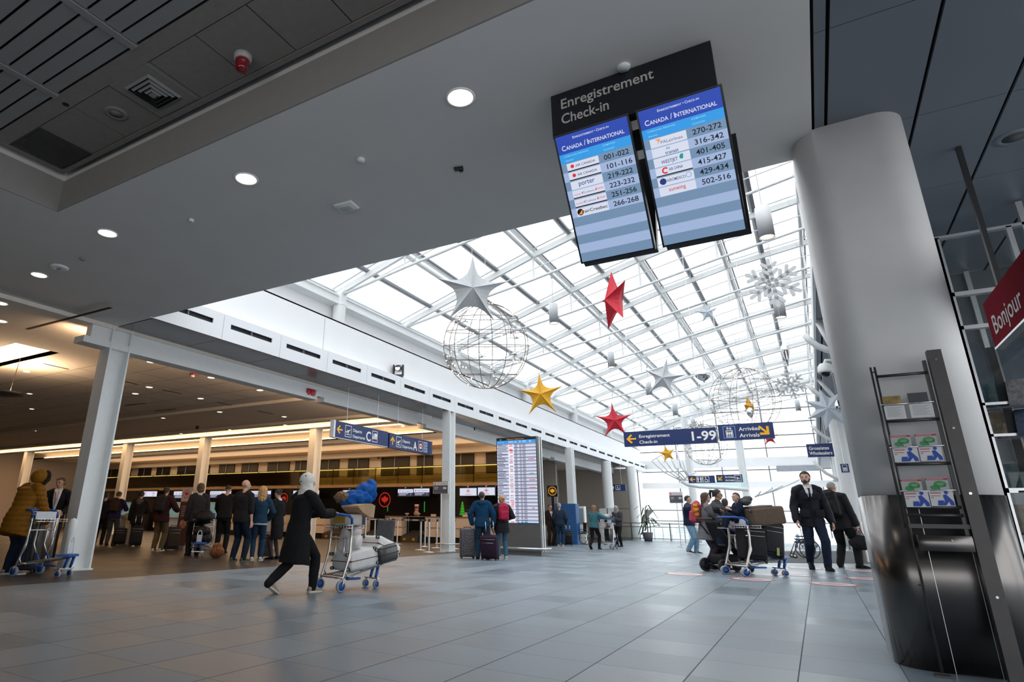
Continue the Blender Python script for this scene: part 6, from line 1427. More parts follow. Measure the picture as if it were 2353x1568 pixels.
# 4-8 the queue at the kiosks
def queue(px, py_f, py_h, ang, label, hair, top, bottom, shoes=SH_BLK, pose=None, skin='fair', near=False, fat=None):
    base = at_z(px, py_f, 0); h = height_to(base, py_h); pose = dict(pose or {})
    return person(label, base, ang, h, pose, skin, hair, top, bottom, shoes, near=near), base, h
def backpack(P, m, label, w_=.30, hh=.42, d_=.16, off_=(0, 0), strap=None):
    s = P.s; o = thing('backpack', label, 'backpack', P.root.location, P.rz); c = P.chest - P.fw * (.17 + off_[1]) * s - P.sd * (.06 + off_[0]) * s; A = frame(c, P.rt, P.sd)
    b = MB(); b.rbox((0, 0, d_ * .3), (w_ * s, hh * s, d_ * s), .06 * s, 4, 0, A); b.rbox((0, -hh * .18 * s, d_ * .82 * s), (w_ * .78 * s, hh * .50 * s, .07 * s), .03 * s, 3, 0, A); b.ball((0, hh * .42 * s, d_ * .2), (w_ * .42 * s, .10 * s, .08 * s), 14, 8, X=A); skinned(b, 'bag_body', m, o, .011, 2, folds(.005, 26))
    for sg in (-1, 1):
        b = MB(); x = sg * .11 * s; sp = [c + P.rt * x + P.sd * .18 * s + P.fw * .03 * s, P.chest + P.rt * x * 1.1 + P.sd * .185 * s, P.chest + P.rt * x * 1.15 + P.sd * .10 * s + P.fw * .15 * s, P.chest + P.rt * x * 1.4 - P.sd * .10 * s + P.fw * .15 * s, P.chest + P.rt * (sg * .21) * s - P.sd * .18 * s, c + P.rt * x * 1.2 - P.sd * .16 * s]
        b.tube(sp, .017 * s, 8, flat=.45); b.build('strap', strap or m, o)
    b = MB(); b.tube([c + P.rt * -.04 * s + P.sd * .21 * s, c + P.sd * .26 * s - P.fw * .02 * s, c + P.rt * .04 * s + P.sd * .21 * s], .008 * s, 6); b.build('top_loop', strap or m, o); return o
P, base, h = queue(251, 1254, 1131, 18, 'person in a purple jacket and grey trousers wearing a brown backpack', ('short', 'dark'), ('jacket', cloth('purple_nylon', (.022, .014, .055)), .04), ('trousers', cloth('grey_trousers', (.045, .045, .05)), .02), pose=dict(hands=((-.16, .30, 1.15), (.20, .42, 1.18)), lean=.10, head=(0, .2)))
backpack(P, cloth('brown_backpack', (.035, .020, .013)), 'brown backpack worn by the person in the purple jacket')
P, base, h = queue(224, 1252, 1134, 10, 'person in black with a pink bag, left of the purple jacket', ('short', 'black'), ('jacket', BLK, .04), ('trousers', BLK, .02))
c = P.arms[0][2]; o = soft_lump('shoulder_bag', 'bright pink bag hanging beside the person in black', 'bag', [((0, 0, 0), (.09, .16, .17))], cloth('pink_nylon', (.45, .03, .12), .6)); o.location = Matrix.LocRotScale(P.root.location, Euler((0, 0, P.rz)), None) @ (c + V((-.02, 0, .08)))
P, base, h = queue(306, 1255, 1131, 15, 'person in a black hooded parka with grey fur at a self-service kiosk', ('short', 'black'), ('parka', BLK, .05, dict(hem=-.22, hood=cloth('grey_fur', (.09, .08, .08), noise=.5, nscale=60))), ('trousers', BLK, .02), pose=dict(hands=(None, (.16, .36, 1.10))))
o = soft_lump('folded_coat', 'cream coat lining draped over the black suitcase in the queue', 'coat', [((0, 0, .30), (.16, .12, .12)), ((.03, .0, .05), (.07, .06, .26))], cloth('cream_lining', (.42, .35, .23)), post=folds(.012, 34)); p = at_z(283, 1254, .0); o.location = (p.x, p.y, .62)
P, base, h = queue(360, 1267, 1121, 25, 'person in a reddish-brown jacket and khaki trousers with a black backpack', ('short', 'black'), ('jacket', cloth('oxblood_nylon', (.032, .012, .012)), .05, dict(hem=-.14, hood=cloth('oxblood_nylon', (.032, .012, .012)))), ('trousers', KHAKI, .03), SH_WHT, pose=dict(hands=(None, (.30, .30, 1.12)), lean=.06))
backpack(P, L_BLACK, 'black backpack on the reddish-brown jacket', .28, .46)
P, base, h = queue(441, 1277, 1113, -8, 'airline agent with auburn bobbed hair in a charcoal suit, seen from behind', ('bob', 'brown'), ('blazer', CHARC, .026, dict(hem=-.12, collar=WHT)), ('trousers', BLK, .03), near=True)
P, base, h = queue(505, 1272, 1116, 10, 'man in a black jacket with closely shaved neck bending over the queue luggage', ('crop', 'black'), ('jacket', BLK, .045), ('trousers', BLK, .02), pose=dict(hands=((-.2, .4, 1.0), (.2, .45, 1.05)), lean=.12, head=(0, .3)), near=True)
P, base, h = queue(544, 1291, 1105, 38, 'bald man in a black jumper and dark jeans with pushed-up sleeves', ('bald', None), ('jumper', cloth('black_knit', (.016, .015, .015)), .030, dict(hem=-.10, sleeve=.62)), ('trousers', DKDEN, .024), SH_GR, pose=dict(fat=1.13, feet=((-.13, .0, 0, .2, 0), (.13, .05, 0, -.25, 0)), hands=((-.24, .08, .86), (.25, .04, .86)), head=(-.75, .0)), near=True)
P, base, h = queue(588, 1289, 1121, 2, 'person with long curly blonde hair in a denim jacket and blue jeans, seen from behind', ('curly', 'blonde'), ('denim_jacket', cloth('blue_denim', (.014, .038, .068)), .026, dict(hem=-.06)), ('trousers', DENIM, .012), SH_WHT, pose=dict(hands=((-.22, .18, .98), (.22, .20, .98)), elbow=((-.8, -.6, -.2), (.8, -.6, -.2))), near=True)
b = MB(); b.loft([[P.hip + P.sd * (t * P.s) + P.rt * ((.185) * P.s * math.cos(q)) + P.fw * (.135 * P.s * math.sin(q)) for q in [2 * PI * j / 20 for j in range(20)]] for t in (-.09, -.02)]); b.build('shirt_hem', WHT, P.root)
P, base, h = queue(630, 1286, 1126, -48, 'airline agent in a black jacket, skirt and dark stockings facing left', ('bun', 'black'), ('jacket', BLK, .026, dict(hem=-.12, collar=WHT)), ('skirt', BLK, .44), SH_BLK, pose=dict(hands=((-.2, .24, 1.0), (.18, .26, 1.0)), head=(.1, .25)), near=True)
b = MB()
for hj, kn, an, fd, pit in P.legs: limb(b, [hj.lerp(kn, .6), kn, kn.lerp(an, .35), an], [.066 * P.s, .057 * P.s, .059 * P.s, .039 * P.s])
skinned(b, 'stockings', cloth('sheer_black', (.045, .026, .024), .5), P.root, .011, 2)

# 9 couple in front of the kiosk
P, base, h = queue(1109, 1286, 1131, 6, 'man in a blue hooded sweatshirt and jeans looking up at the screens', ('crop', 'dark'), ('sweatshirt', cloth('blue_sweat', (.007, .040, .095)), .040, dict(hem=-.10, hood=cloth('blue_sweat', (.007, .040, .095)))), ('trousers', DENIM if False else cloth('worn_denim', (.016, .038, .070)), .026), SH_BLK, pose=dict(fat=1.06, feet=((-.13, 0, 0, .1, 0), (.14, .02, 0, -.1, 0)), hands=((-.29, .06, .92), (.29, .06, .90)), elbow=((-1, -.5, 0), (1, -.5, 0)), head=(-.1, -.35)), near=True)
P, base, h = queue(1155, 1286, 1140, -16, 'person with fair hair in a black padded jacket and light jeans before the kiosk', ('bun', 'blonde'), ('jacket', cloth('black_puffer', (.014, .014, .016), .5), .050, dict(hem=-.22, post=PUFF, hood=cloth('black_puffer', (.014, .014, .016), .5))), ('trousers', LTDEN if False else cloth('sky_denim', (.05, .13, .20)), .012), SH_WHT, pose=dict(hands=((-.26, .05, .84), (.22, .18, 1.15)), head=(.15, -.2)), near=True)
backpack(P, cloth('raspberry_nylon', (.36, .018, .055), .6), 'raspberry pink backpack on the black padded jacket', .30, .44, .15)

# 10 further back
P, base, h = queue(1267, 1255, 1161, 155, 'airline agent in a brown suit with white shirt and red tie beside the kiosk', ('crop', 'black'), ('suit_jacket', cloth('brown_suit', (.022, .015, .013)), .03, dict(hem=-.14)), ('trousers', cloth('brown_suit', (.022, .015, .013)), .025), skin='tan', pose=dict(head=(.3, 0)))
b = MB(); c = P.chest + P.fw * .150 * P.s; b.add([c + P.rt * x * P.s + P.sd * z_ * P.s + P.fw * y_ * P.s for x, z_, y_ in ((-.07, .14, -.045), (.07, .14, -.045), (.0, -.14, .012), (0, .02, .02))], [(0, 2, 3), (3, 2, 1), (0, 3, 1)]); b.build('shirt_front', WHT, P.root); b = MB(); b.tube([c + P.sd * .10 * P.s, c + P.fw * .02 * P.s - P.sd * .10 * P.s], [.012, .018], 6, flat=.5); b.build('tie', cloth('red_ribbon', (.35, .02, .02)), P.root)
P, base, h = queue(1289, 1256, 1158, 2, 'grey-haired man in a navy gilet and jeans seen from behind near the kiosk', ('short', 'grey'), ('jacket', cloth('navy_gilet', (.020, .032, .058)), .045), ('trousers', DENIM, .026), SH_BG, pose=dict(fat=1.05, hands=((-.22, .15, .92), (.24, .12, .95))))
base = at_z(1368, 1263, 0); h = height_to(base, 1159); rz = MT.to_euler().z - .05
hl = [MT @ V((sx_ * .13, -.10, 1.07)) for sx_ in (-1, 1)]
P = person('person with long auburn hair in a teal jumper pushing the far baggage cart', base, 0, h, dict(feet=((-.08, -.30, 0, .1, .5), (.08, .22, 0, 0, 0)), hip=(0, -.02, .87), lean=.16, hands=[toP(base, rz, h, p) - V((0, .06, 0)) for p in hl], handdir=((0, 1, 0), (0, 1, 0)), palm=((0, 0, -1), (0, 0, -1)), curl=(1, 1)), 'fair', ('long', 'ginger'), ('jumper', cloth('teal_knit', (.042, .135, .165)), .03, dict(hem=-.06)), ('trousers', BLK, .014), (cloth('black_leather', (.012, .012, .013), .5), cloth('black_leather', (.012, .012, .013), .5), .26), near=False, rz=rz)
P, base, h = queue(1424, 1257, 1164, 215, 'person in a grey headscarf behind the far baggage cart', ('hijab', cloth('grey_scarf', (.30, .30, .31))), ('jacket', cloth('slate_jacket', (.05, .05, .058)), .05), ('trousers', BLK, .02), skin='tan', pose=dict(head=(.2, .3), hands=((-.1, .30, 1.2), (.12, .3, 1.15))))

# 11 the family on the right
base = at_z(1632, 1312, 0); h = height_to(base, 1127) * .97; rz = away(base) - 1.30
P = person('person in a grey knit tunic and plum leggings pushing a black pushchair', base, 0, h, dict(feet=((-.08, .02, 0, .1, 0), (.08, -.10, 0, -.1, .35)), hip=(0, 0, .91), lean=.12, hands=((-.20, .52, .90), (.20, .52, .90)), elbow=((-.4, -1, -.4), (.4, -1, -.4)), handdir=((0, 1, -.2), (0, 1, -.2)), palm=((0, 0, -1), (0, 0, -1)), curl=(1, 1), head=(0, 0)), 'fair', ('long', 'brown'), ('tunic', GREYK, .034, dict(hem=-.24, flare=.05)), ('trousers', PLUM, .010), SH_BW, rz=rz)
PG = P
backpack(P, cloth('coral_nylon', (.42, .06, .085), .7), 'coral pink backpack on the grey knit tunic', .30, .46, .17)
c = Matrix.LocRotScale(P.root.location, Euler((0, 0, P.rz)), None) @ (P.chest - P.fw * .26 * P.s + P.rt * .16 * P.s); o = thing('plush_toy', 'small orange and yellow plush toy clipped to the coral backpack', 'toy', c)
b = MB(); b.ball((0, 0, 0), (.055, .05, .06), 12, 8); b.ball((0, 0, .09), (.05, .045, .045), 12, 8); b.ball((.02, .0, -.10), (.05, .03, .05), 10, 6)
for sg in (-1, 1): b.ball((sg * .05, 0, .02), (.025, .025, .03), 8, 6); b.ball((sg * .035, 0, .135), (.018, .014, .018), 8, 6)
skinned(b, 'plush_body', mat('orange_plush', (.62, .25, .02), .95, noise=.5, nscale=16), o, .007, 2)
base = V((-2.12, 16.35, 0)); h = height_to(base, 1124); rz = away(base) - 1.45
hc = Matrix.Translation((-1.60, 14.80, 0)) @ rotm(0, 0, -.80); hl = [hc @ V((-.30, -.08, 1.18)), hc @ V((-.20, -.12, 1.17))]
P = person('person with a dark ponytail, glasses and black padded jacket pushing the right-hand cart', base, 0, h, dict(feet=((-.09, .12, 0, .1, 0), (.09, -.16, 0, -.1, .3)), hip=(0, 0, .91), lean=.20, fat=1.08, hands=[toP(base, rz, h, p) - V((0, .04, .01)) for p in hl], elbow=((-.5, -1, -.5), (.5, -1, -.5)), handdir=((0, 1, 0), (0, 1, 0)), palm=((0, 0, -1), (0, 0, -1)), curl=(1, 1)), 'tan', ('pony', 'black'), ('jacket', cloth('black_puffer', (.014, .014, .016), .5), .048, dict(hem=-.14, post=PUFF)), ('trousers', BLK, .016), SH_BLK, rz=rz)
b = MB(); Hm = P.Hm
for sg in (-1, 1): b.tube([Hm @ V((sg * .033 + .022 * math.cos(t), .094, .112 + .018 * math.sin(t))) for t in [2 * PI * k / 12 for k in range(12)]], .0022, 5, closed=True); b.tube([Hm @ V((sg * .055, .092, .116)), Hm @ V((sg * .082, .0, .118))], .0022, 5)
b.build('glasses', R_BLACK, P.root); b = MB(); b.ball(tuple(P.neck - P.sd * .09 * P.s + P.fw * .10 * P.s), (.05, .05, .08), 12, 8); b.build('red_top', cloth('red_jersey', (.45, .03, .035)), P.root)
# toddler sitting on the cart basket and child in the pushchair
c = MM @ V((-.06, .26, 1.0)); rz = away(c) + PI * .62
P = person('toddler in a navy hooded top sitting on the basket of the right-hand cart', (c.x, c.y, c.z), 0, 1.08, dict(hs=1.4, hip=(0, -.05, .16), feet=((-.12, .50, -.12, .1, 0), (.12, .50, -.12, -.1, 0)), knee=(0, .3, 1), lean=.02, hands=((-.10, .28, .52), (.12, .26, .55)), head=(.35, 0), fat=1.2), 'fair', ('crop', 'brown'), ('hooded_top', NAVY, .05, dict(hem=-.10, hood=NAVY, sleeve=.75)), ('trousers', NAVY, .03), SH_BW, rz=rz)
P.root.scale = (1, 1, 1)
# pushchair
def pushchair(base, rz, label):
    o = thing('pushchair', label, 'pushchair', base, rz); PF = mat('pushchair_frame', (.02, .018, .03), .35, metal=.5)
    b = MB()
    for sg in (-1, 1):
        x = sg * .25; b.tube([(x, -.12, .98), (x, -.05, .90), (x, .18, .62), (x, .34, .46), (x * .8, .62, .12)], .014, 8); b.tube([(x, .20, .60), (x, .10, .35), (x, -.02, .13)], .014, 8)
    b.tube([(-.25, .0, .13), (.25, .0, .13)], .012, 8); b.tube([(-.25, .0, .15), (-.22, .4, .16), (-.2, .60, .13)], .010, 6); b.tube([(.25, .0, .15), (.22, .4, .16), (.2, .60, .13)], .010, 6); b.build('frame', PF, o)
    b = MB(); b.tube([(-.25, -.12, .98), (-.22, -.15, 1.0), (.22, -.15, 1.0), (.25, -.12, .98)], .020, 8); b.build('handlebar', R_BLACK, o)
    b = MB(); b.loft([[(sx_ * .21, y + (.03 if k > 1 else 0), z + (.03 if k > 1 else -.02)) for k, sx_ in enumerate((-1, 1, 1, -1))] for y, z in ((.02, .95), (.16, .62), (.26, .45), (.50, .48), (.60, .34), (.64, .22))], 0, False); skinned(b, 'seat', L_BLACK, o, .012, 2)
    b = MB(); b.rbox((0, .22, .24), (.36, .42, .20), .06, 3); b.build('basket', L_BLACK, o)
    b = MB(); b.tube([(-.22, .30, .62), (-.20, .48, .64), (.20, .48, .64), (.22, .30, .62)], .016, 8); b.build('bumper_bar', R_BLACK, o)
    for sg in (-1, 1): b = MB(); wheel(b, (sg * .28, -.02, .13), .13, .045); b.build('rear_wheel', [R_BLACK, PF], o)
    for sg in (-1, 1): b = MB(); wheel(b, (sg * .18, .62, .10), .10, .04); b.build('front_wheel', [R_BLACK, PF], o)
    return o
pp = at_z(1668, 1319, 0); rzc = -.80
hd = V((-math.sin(rzc), math.cos(rzc), 0)); rr_ = V((hd.y, -hd.x, 0))
pb = pp - rr_ * .31; push = pushchair((pb.x, pb.y, 0), rzc, 'black pushchair pushed by the person in the grey knit tunic'); push.scale = (1.12,) * 3
sp = V((pb.x, pb.y, 0)) + hd * .28
P = person('small child with brown hair looking down in the black pushchair', (sp.x, sp.y, .54), 0, 1.05, dict(hs=1.4, hip=(0, -.06, .16), feet=((-.10, .52, -.10, .1, 0), (.10, .52, -.10, -.1, 0)), knee=(0, .3, 1), lean=.10, hands=((-.16, .42, .60), (.16, .42, .58)), head=(0, .45), fat=1.2), 'fair', ('short', 'brown'), ('hooded_top', NAVY, .045, dict(hem=-.08)), ('trousers', cloth('grey_jersey', (.16, .15, .17)), .03), SH_WHT, rz=rzc)
# person behind with raised arm, seated woman
P, base, h = queue(1592, 1273, 1141, 100, 'person in a navy jacket with raised arms and light jeans behind the coral backpack', ('short', 'black'), ('jacket', cloth('navy_down', (.010, .016, .05), .6), .055, dict(hem=-.08, post=PUFF)), ('trousers', LTDEN, .028), SH_BW, pose=dict(feet=((-.09, .10, 0, .1, 0), (.09, -.1, 0, -.1, .2)), hands=((-.42, .18, 1.30), (.32, .30, 1.42)), elbow=((-1, -.4, -.4), (1, -.4, -.4))))
P, base, h = queue(1682, 1284, 1148, 8, 'person with long dark hair in a grey hooded jacket behind the toddler', ('long', 'black'), ('jacket', cloth('grey_hooded', (.045, .047, .052)), .055, dict(hood=cloth('grey_hooded', (.045, .047, .052)))), ('trousers', BLK, .02))
# officer walking towards the camera
base = (at_z(1902, 1320, 0) + at_z(1872, 1303, 0)) / 2; h = height_to(base, 1083)
P = person('bearded man in a dark quilted jacket, white shirt and tie walking towards the camera', base, 168, h, dict(feet=((-.09, .18, 0, .1, 0), (.10, -.20, 0, -.12, .4)), hip=(0, 0, .90), lean=.02, hands=((-.30, .06, .84), (.28, .12, .86)), elbow=((-.6, -1, -.2), (.6, -1, -.2)), head=(-.35, 0), fat=.98), 'fair', ('short', 'black'), ('jacket', cloth('black_quilted', (.013, .014, .020), .6), .036, dict(hem=-.16, post=folds(.008, 24))), ('trousers', cloth('navy_serge', (.012, .018, .036)), .022), (cloth('black_boot', (.012, .012, .013), .5), cloth('black_boot', (.012, .012, .013), .5), .14))
s = P.s; Hm = P.Hm; b = MB(); b.ball((0, .062, .036), (.046, .040, .030), 14, 8, X=Hm); b.ball((0, .093, .062), (.027, .010, .007), 10, 6, X=Hm)
for sg in (-1, 1): b.ball((sg * .058, .025, .060), (.014, .032, .034), 10, 6, X=Hm)
skinned(b, 'beard', HAIRM['dark'], P.root, .006, 1)
cc = P.chest + P.fw * .140 * s; b = MB(); b.add([cc + P.rt * x * s + P.sd * z_ * s + P.fw * y_ * s for x, z_, y_ in ((-.075, .19, -.075), (.075, .19, -.075), (.055, .05, .012), (0, -.10, .03), (-.055, .05, .012), (0, .06, .032))], [(0, 4, 5), (4, 3, 5), (3, 2, 5), (2, 1, 5), (1, 0, 5)]); b.build('shirt_front', WHT, P.root)
b = MB(); b.tube([cc + P.sd * .13 * s - P.fw * .005 * s, cc + P.sd * .10 * s + P.fw * .022 * s, cc - P.sd * .10 * s + P.fw * .035 * s], [.022 * s, .014 * s, .026 * s], 8, flat=.4); b.build('tie', cloth('navy_silk', (.010, .014, .04), .4), P.root)
b = MB(); b.tube([P.neck + P.rt * (.115 * math.cos(t)) * s + P.fw * (.10 * math.sin(t) + .01) * s - P.sd * (.05 + .05 * max(0, math.sin(t))) * s for t in [PI * .5 + .75 + (2 * PI - 1.5) * k / 20 for k in range(21)]], .036 * s, 8); skinned(b, 'fur_collar', mat('brown_fur', (.07, .045, .03), .95, noise=.5, nscale=70, bump=1), P.root, .010, 1, curls(.008))
b = MB()
for sg in (-1, 1): b.rbox((0, 0, 0), (.13 * s, .10 * s, .02), .008, 2, 0, frame(P.chest + P.rt * (.10 * sg * s) - P.sd * .02 * s + P.fw * .158 * s, P.rt, P.sd)); b.rbox((0, 0, 0), (.14 * s, .14 * s, .02), .008, 2, 0, frame(P.hip + P.rt * (.12 * sg * s) + P.sd * .08 * s + P.fw * .160 * s, P.rt, P.sd))
b.tube([P.chest + P.sd * .08 * s + P.fw * .158 * s, P.hip - P.sd * .12 * s + P.fw * .165 * s], .006 * s, 6); b.build('pocket_flaps', cloth('black_quilted', (.013, .014, .020), .6), P.root)
# man with rucksack and black holdall
base = at_z(1955, 1306, 0); h = height_to(base, 1105)
P = person('balding man in black with a rucksack leaning left and carrying a black holdall', base, 25, h, dict(feet=((-.16, -.05, 0, .35, 0), (.16, .05, 0, -.7, 0)), hip=(-.03, 0, .90), lean=.10, side=-.16, hands=((-.24, .22, .95), (.26, .05, .80)), head=(-.15, .1)), 'fair', ('crop', 'grey'), ('jacket', cloth('black_jacket', (.014, .014, .015), .6), .045, dict(hem=-.16)), ('trousers', BLK, .028), SH_BLK)
backpack(P, cloth('black_rucksack', (.012, .012, .014), .6), 'black rucksack on the leaning balding man', .34, .52, .20)
Wm = Matrix.LocRotScale(P.root.location, Euler((0, 0, P.rz)), None); wr = Wm @ (P.arms[1][2] + (P.arms[1][2] - P.arms[1][1]).normalized() * .08 * P.s)
o = thing('holdall', 'black holdall hanging from the hand of the leaning balding man', 'bag', wr, P.rz + .5); b = MB(); b.ball((0, 0, -.38), (.26, .13, .17), 16, 10); b.ball((0, 0, -.30), (.18, .10, .12), 14, 8); skinned(b, 'bag_body', L_BLACK, o, .012, 2, folds(.008, 26))
b = MB(); b.tube([(-.10, .03, -.24), (-.04, .02, -.04), (0, 0, 0), (.04, -.02, -.04), (.10, -.03, -.24)], .011, 8); b.build('carry_strap', R_BLACK, o)
# ================================================================== columns
def ibeam(label, p, zt, w_=.32, d_=.40, group='white steel columns'):
    o = thing('column', label, 'column', (p[0], p[1], 0), 0, group); t = .035; b = MB()
    b.span((-w_ / 2, -d_ / 2, 0), (w_ / 2, -d_ / 2 + t, zt)); b.span((-w_ / 2, d_ / 2 - t, 0), (w_ / 2, d_ / 2, zt)); b.span((-t / 2, -d_ / 2 + t, 0), (t / 2, d_ / 2 - t, zt)); b.build('shaft', M_STEELW, o)
    b = MB(); b.span((-w_ / 2 - .03, -d_ / 2 - .03, 0), (w_ / 2 + .03, d_ / 2 + .03, .025)); b.build('base_plate', M_STEELW, o); return o
pl = at_z(137, 1312, 0); ibeam('large white I-section steel column at the left behind the empty cart', (pl.x, pl.y + .25), 4.69, .36, .44)
pm = at_z(1026, 1268, 0); o = ibeam('white I-section steel column in the middle beside the departures kiosk', (pm.x, pm.y + .1), 4.69, .30, .40)
b = MB(); b.tube([(-.3, .3, .24), (-.3, -.32, .24), (.32, -.32, .24), (.32, .3, .24)], .022, 8); b.tube([(-.28, -.1, .24), (-.15, -.1, .24)], .015, 6); b.tube([(.3, -.1, .24), (.15, -.1, .24)], .015, 6); b.build('bumper_rail', M_ALUM, o)
p3 = at_z(1320, 1249, 0); o = ibeam('white I-section column behind the kiosk near the far baggage cart', (p3.x, p3.y), 4.69, .34, .44)
b = MB(); b.tube([(-.3, .3, .24), (-.3, -.32, .24), (.32, -.32, .24), (.32, .3, .24)], .022, 8); b.tube([(-.28, -.1, .24), (-.15, -.1, .24)], .015, 6); b.tube([(.3, -.1, .24), (.15, -.1, .24)], .015, 6); b.build('bumper_rail', M_ALUM, o)
for k, (px, y_) in enumerate(((76, 1040), (304, 1022), (480, 1008), (722, 986))):
    p = at_z(px, y_, 4.62); ibeam(('white hall column farthest left, above the mustard coat', 'white hall column second from the left, behind the self-service kiosks', 'white hall column behind the bob-haired agent', 'white hall column behind the white headscarf')[k], (p.x, 19.6), 4.63, .36, .44)
def roundcol(label, p, r, zt, steel=0.0, m=None, z0=0.0):
    o = thing('column', label, 'column', (p[0], p[1], 0), 0, 'round white columns'); b = MB(); b.cyl((0, 0, max(z0, steel)), (0, 0, zt), r, 24); b.build('shaft', m or M_STEELW, o)
    if steel: b = MB(); b.cyl((0, 0, 0), (0, 0, steel), r * 1.03, 24); b.build('steel_sleeve', M_BRUSH, o)
    return o
p = at_y(1402, 1200, 38.0); roundcol('round white column behind the potted palm', p, 11.5 * scale_at(p), ZH)
p = at_y(1459, 1200, 43.0); roundcol('round white column at the corner by the end windows', p, 10.5 * scale_at(p), 4.69)
for px, pt, lab in ((1722, 1002, 'slender white post standing before the end windows with a cut top'), (1598, 960, 'slender white post before the end windows behind the small toilet sign')):
    p = at_y(px, 1185, 43.0); o = roundcol(lab, p, 8.5 * scale_at(p), at_y(px, pt, 43.0).z)
for k, (Y, x) in enumerate(((23.5, 1.05), (27.0, 1.15), (31.0, 1.25), (35.5, 1.3), (40.5, 1.35))):
    roundcol(('round white column with a steel foot just behind the balding man', 'second round white column in the right-hand row', 'third round white column in the right-hand row', 'fourth round white column in the right-hand row', 'farthest round white column in the right-hand row')[k], (x, Y), .27, ZS + .02, 1.15)
# the big rounded column on the right
def rrect(x0, x1, y0, y1, r, n=8):
    pts = []
    for cx, cy, a0 in ((x1 - r, y0 + r, -PI / 2), (x1 - r, y1 - r, 0), (x0 + r, y1 - r, PI / 2), (x0 + r, y0 + r, PI)):
        pts += [(cx + r * math.cos(a0 + PI / 2 * i / n), cy + r * math.sin(a0 + PI / 2 * i / n)) for i in range(n + 1)]
    return pts
o = thing('column', 'huge white rounded column with a brushed steel base behind the brochure rack', 'column', (.81, 6.75, 0)); Zc = 1.25
b = MB(); q = rrect(-.455, .455, -.55, .55, .26); b.loft([[(x, y, z) for x, y in q] for z in (Zc, ZS + .02)]); b.build('shaft', mat('column_paint', (.74, .73, .725), .55, noise=.03, nscale=3), o)
b = MB(); q = rrect(-.465, .465, -.56, .56, .27); b.loft([[(x, y, z) for x, y in q] for z in (0, Zc)]); 
for x in (-.12, .14): b.span((x - .0015, -.5615, 0), (x + .0015, -.5595, Zc), 1)  # thin bright strips stand in for line reflections on the steel
b.build('steel_base', [mat('column_cladding', (.16, .15, .145), .24, metal=1.0, noise=.15, nscale=2), M_ALUM], o)
# ================================================================== brochure rack in front of it
YR = 6.03
rk = thing('brochure_rack', 'dark steel brochure rack with leaflets standing against the huge column', 'brochure rack', (.8, YR, 0)); X_ = lambda px, py: at_y(px, py, YR)
def lp(px, py, dy=0.0): v = X_(px, py); return V((v.x - .8, dy, v.z))
zt = X_(2135, 808).z; xw0, xw1 = .945 - .8, 1.035 - .8
b = MB(); b.span((xw0, -.05, 0), (xw1, .03, zt)); b.build('main_post', M_CHAR, rk)
for z in (zt - .08, zt - .62, 1.25, .55): b = MB(); b.cyl(((xw0 + xw1) / 2, -.056, z), ((xw0 + xw1) / 2, -.05, z), .009, 10); b.build('screw', M_CHROME, rk)
b = MB(); b.span((xw0 - .035, -.01, .85), (xw0 - .012, .03, zt - .07)); b.build('side_rail', M_CHAR, rk)
zl = X_(2000, 845).z; xl = -.235
for k, dx in enumerate((0, .028)):
    b = MB(); b.tube([(xl + dx, 0, .03 if k else 1.0), (xl + dx, 0, zl)], .0085, 8); b.build('rod', M_CHAR, rk)
for z in (2.22, 1.62, 1.0, .60): b = MB(); b.tube([(xl, 0, z), (xl + .028, 0, z)], .006, 6); b.build('rod_clip', M_CHAR, rk)
b = MB(); b.span((xl - .02, -.05, 0), (xl + .07, .03, .015)); b.build('foot', M_CHAR, rk)
for py in (862, 968, 1068, 1166, 1184):
    z = X_(2070, py).z; b = MB(); b.tube([(xl + .03, -.01, z), (xw0 - .02, -.01, z)], .012, 8); b.build('cross_bar', M_CHAR, rk)
z = X_(2140, 1205).z; b = MB(); b.span((xl + .02, -.03, z - .03), (xw0, .03, z)); b.build('lower_beam', S_BLACK, rk)
z0, z1 = X_(2165, 1268).z, X_(2165, 1230).z; b = MB(); b.rbox(((xl + xw0) / 2 + .03, -.01, (z0 + z1) / 2), (xw0 - xl - .05, .07, z1 - z0), .004, 1); b.cyl((.02, -.055, (z0 + z1) / 2 + .02), (.02, -.046, (z0 + z1) / 2 + .02), .008, 10); b.build('steel_box', mat('column_cladding', (.16, .15, .145), .24, metal=1.0, noise=.15, nscale=2), rk)
LW = mat('leaflet_white', (.62, .62, .64), .5, noise=.03); LGR = mat('leaflet_grey', (.40, .40, .41), .5); LGN = mat('leaflet_green', (.03, .26, .07), .5, noise=0); LRD = mat('leaflet_red', (.45, .015, .04), .5, noise=0); LBL = mat('leaflet_blue', (.01, .06, .36), .5, noise=0); LTX = mat('leaflet_text', (.30, .30, .31), .6, noise=0); LDK = mat('leaflet_dark', (.012, .016, .03), .4, noise=.3); LGD = mat('leaflet_gold', (.22, .14, .02), .4, noise=.6, nscale=14)
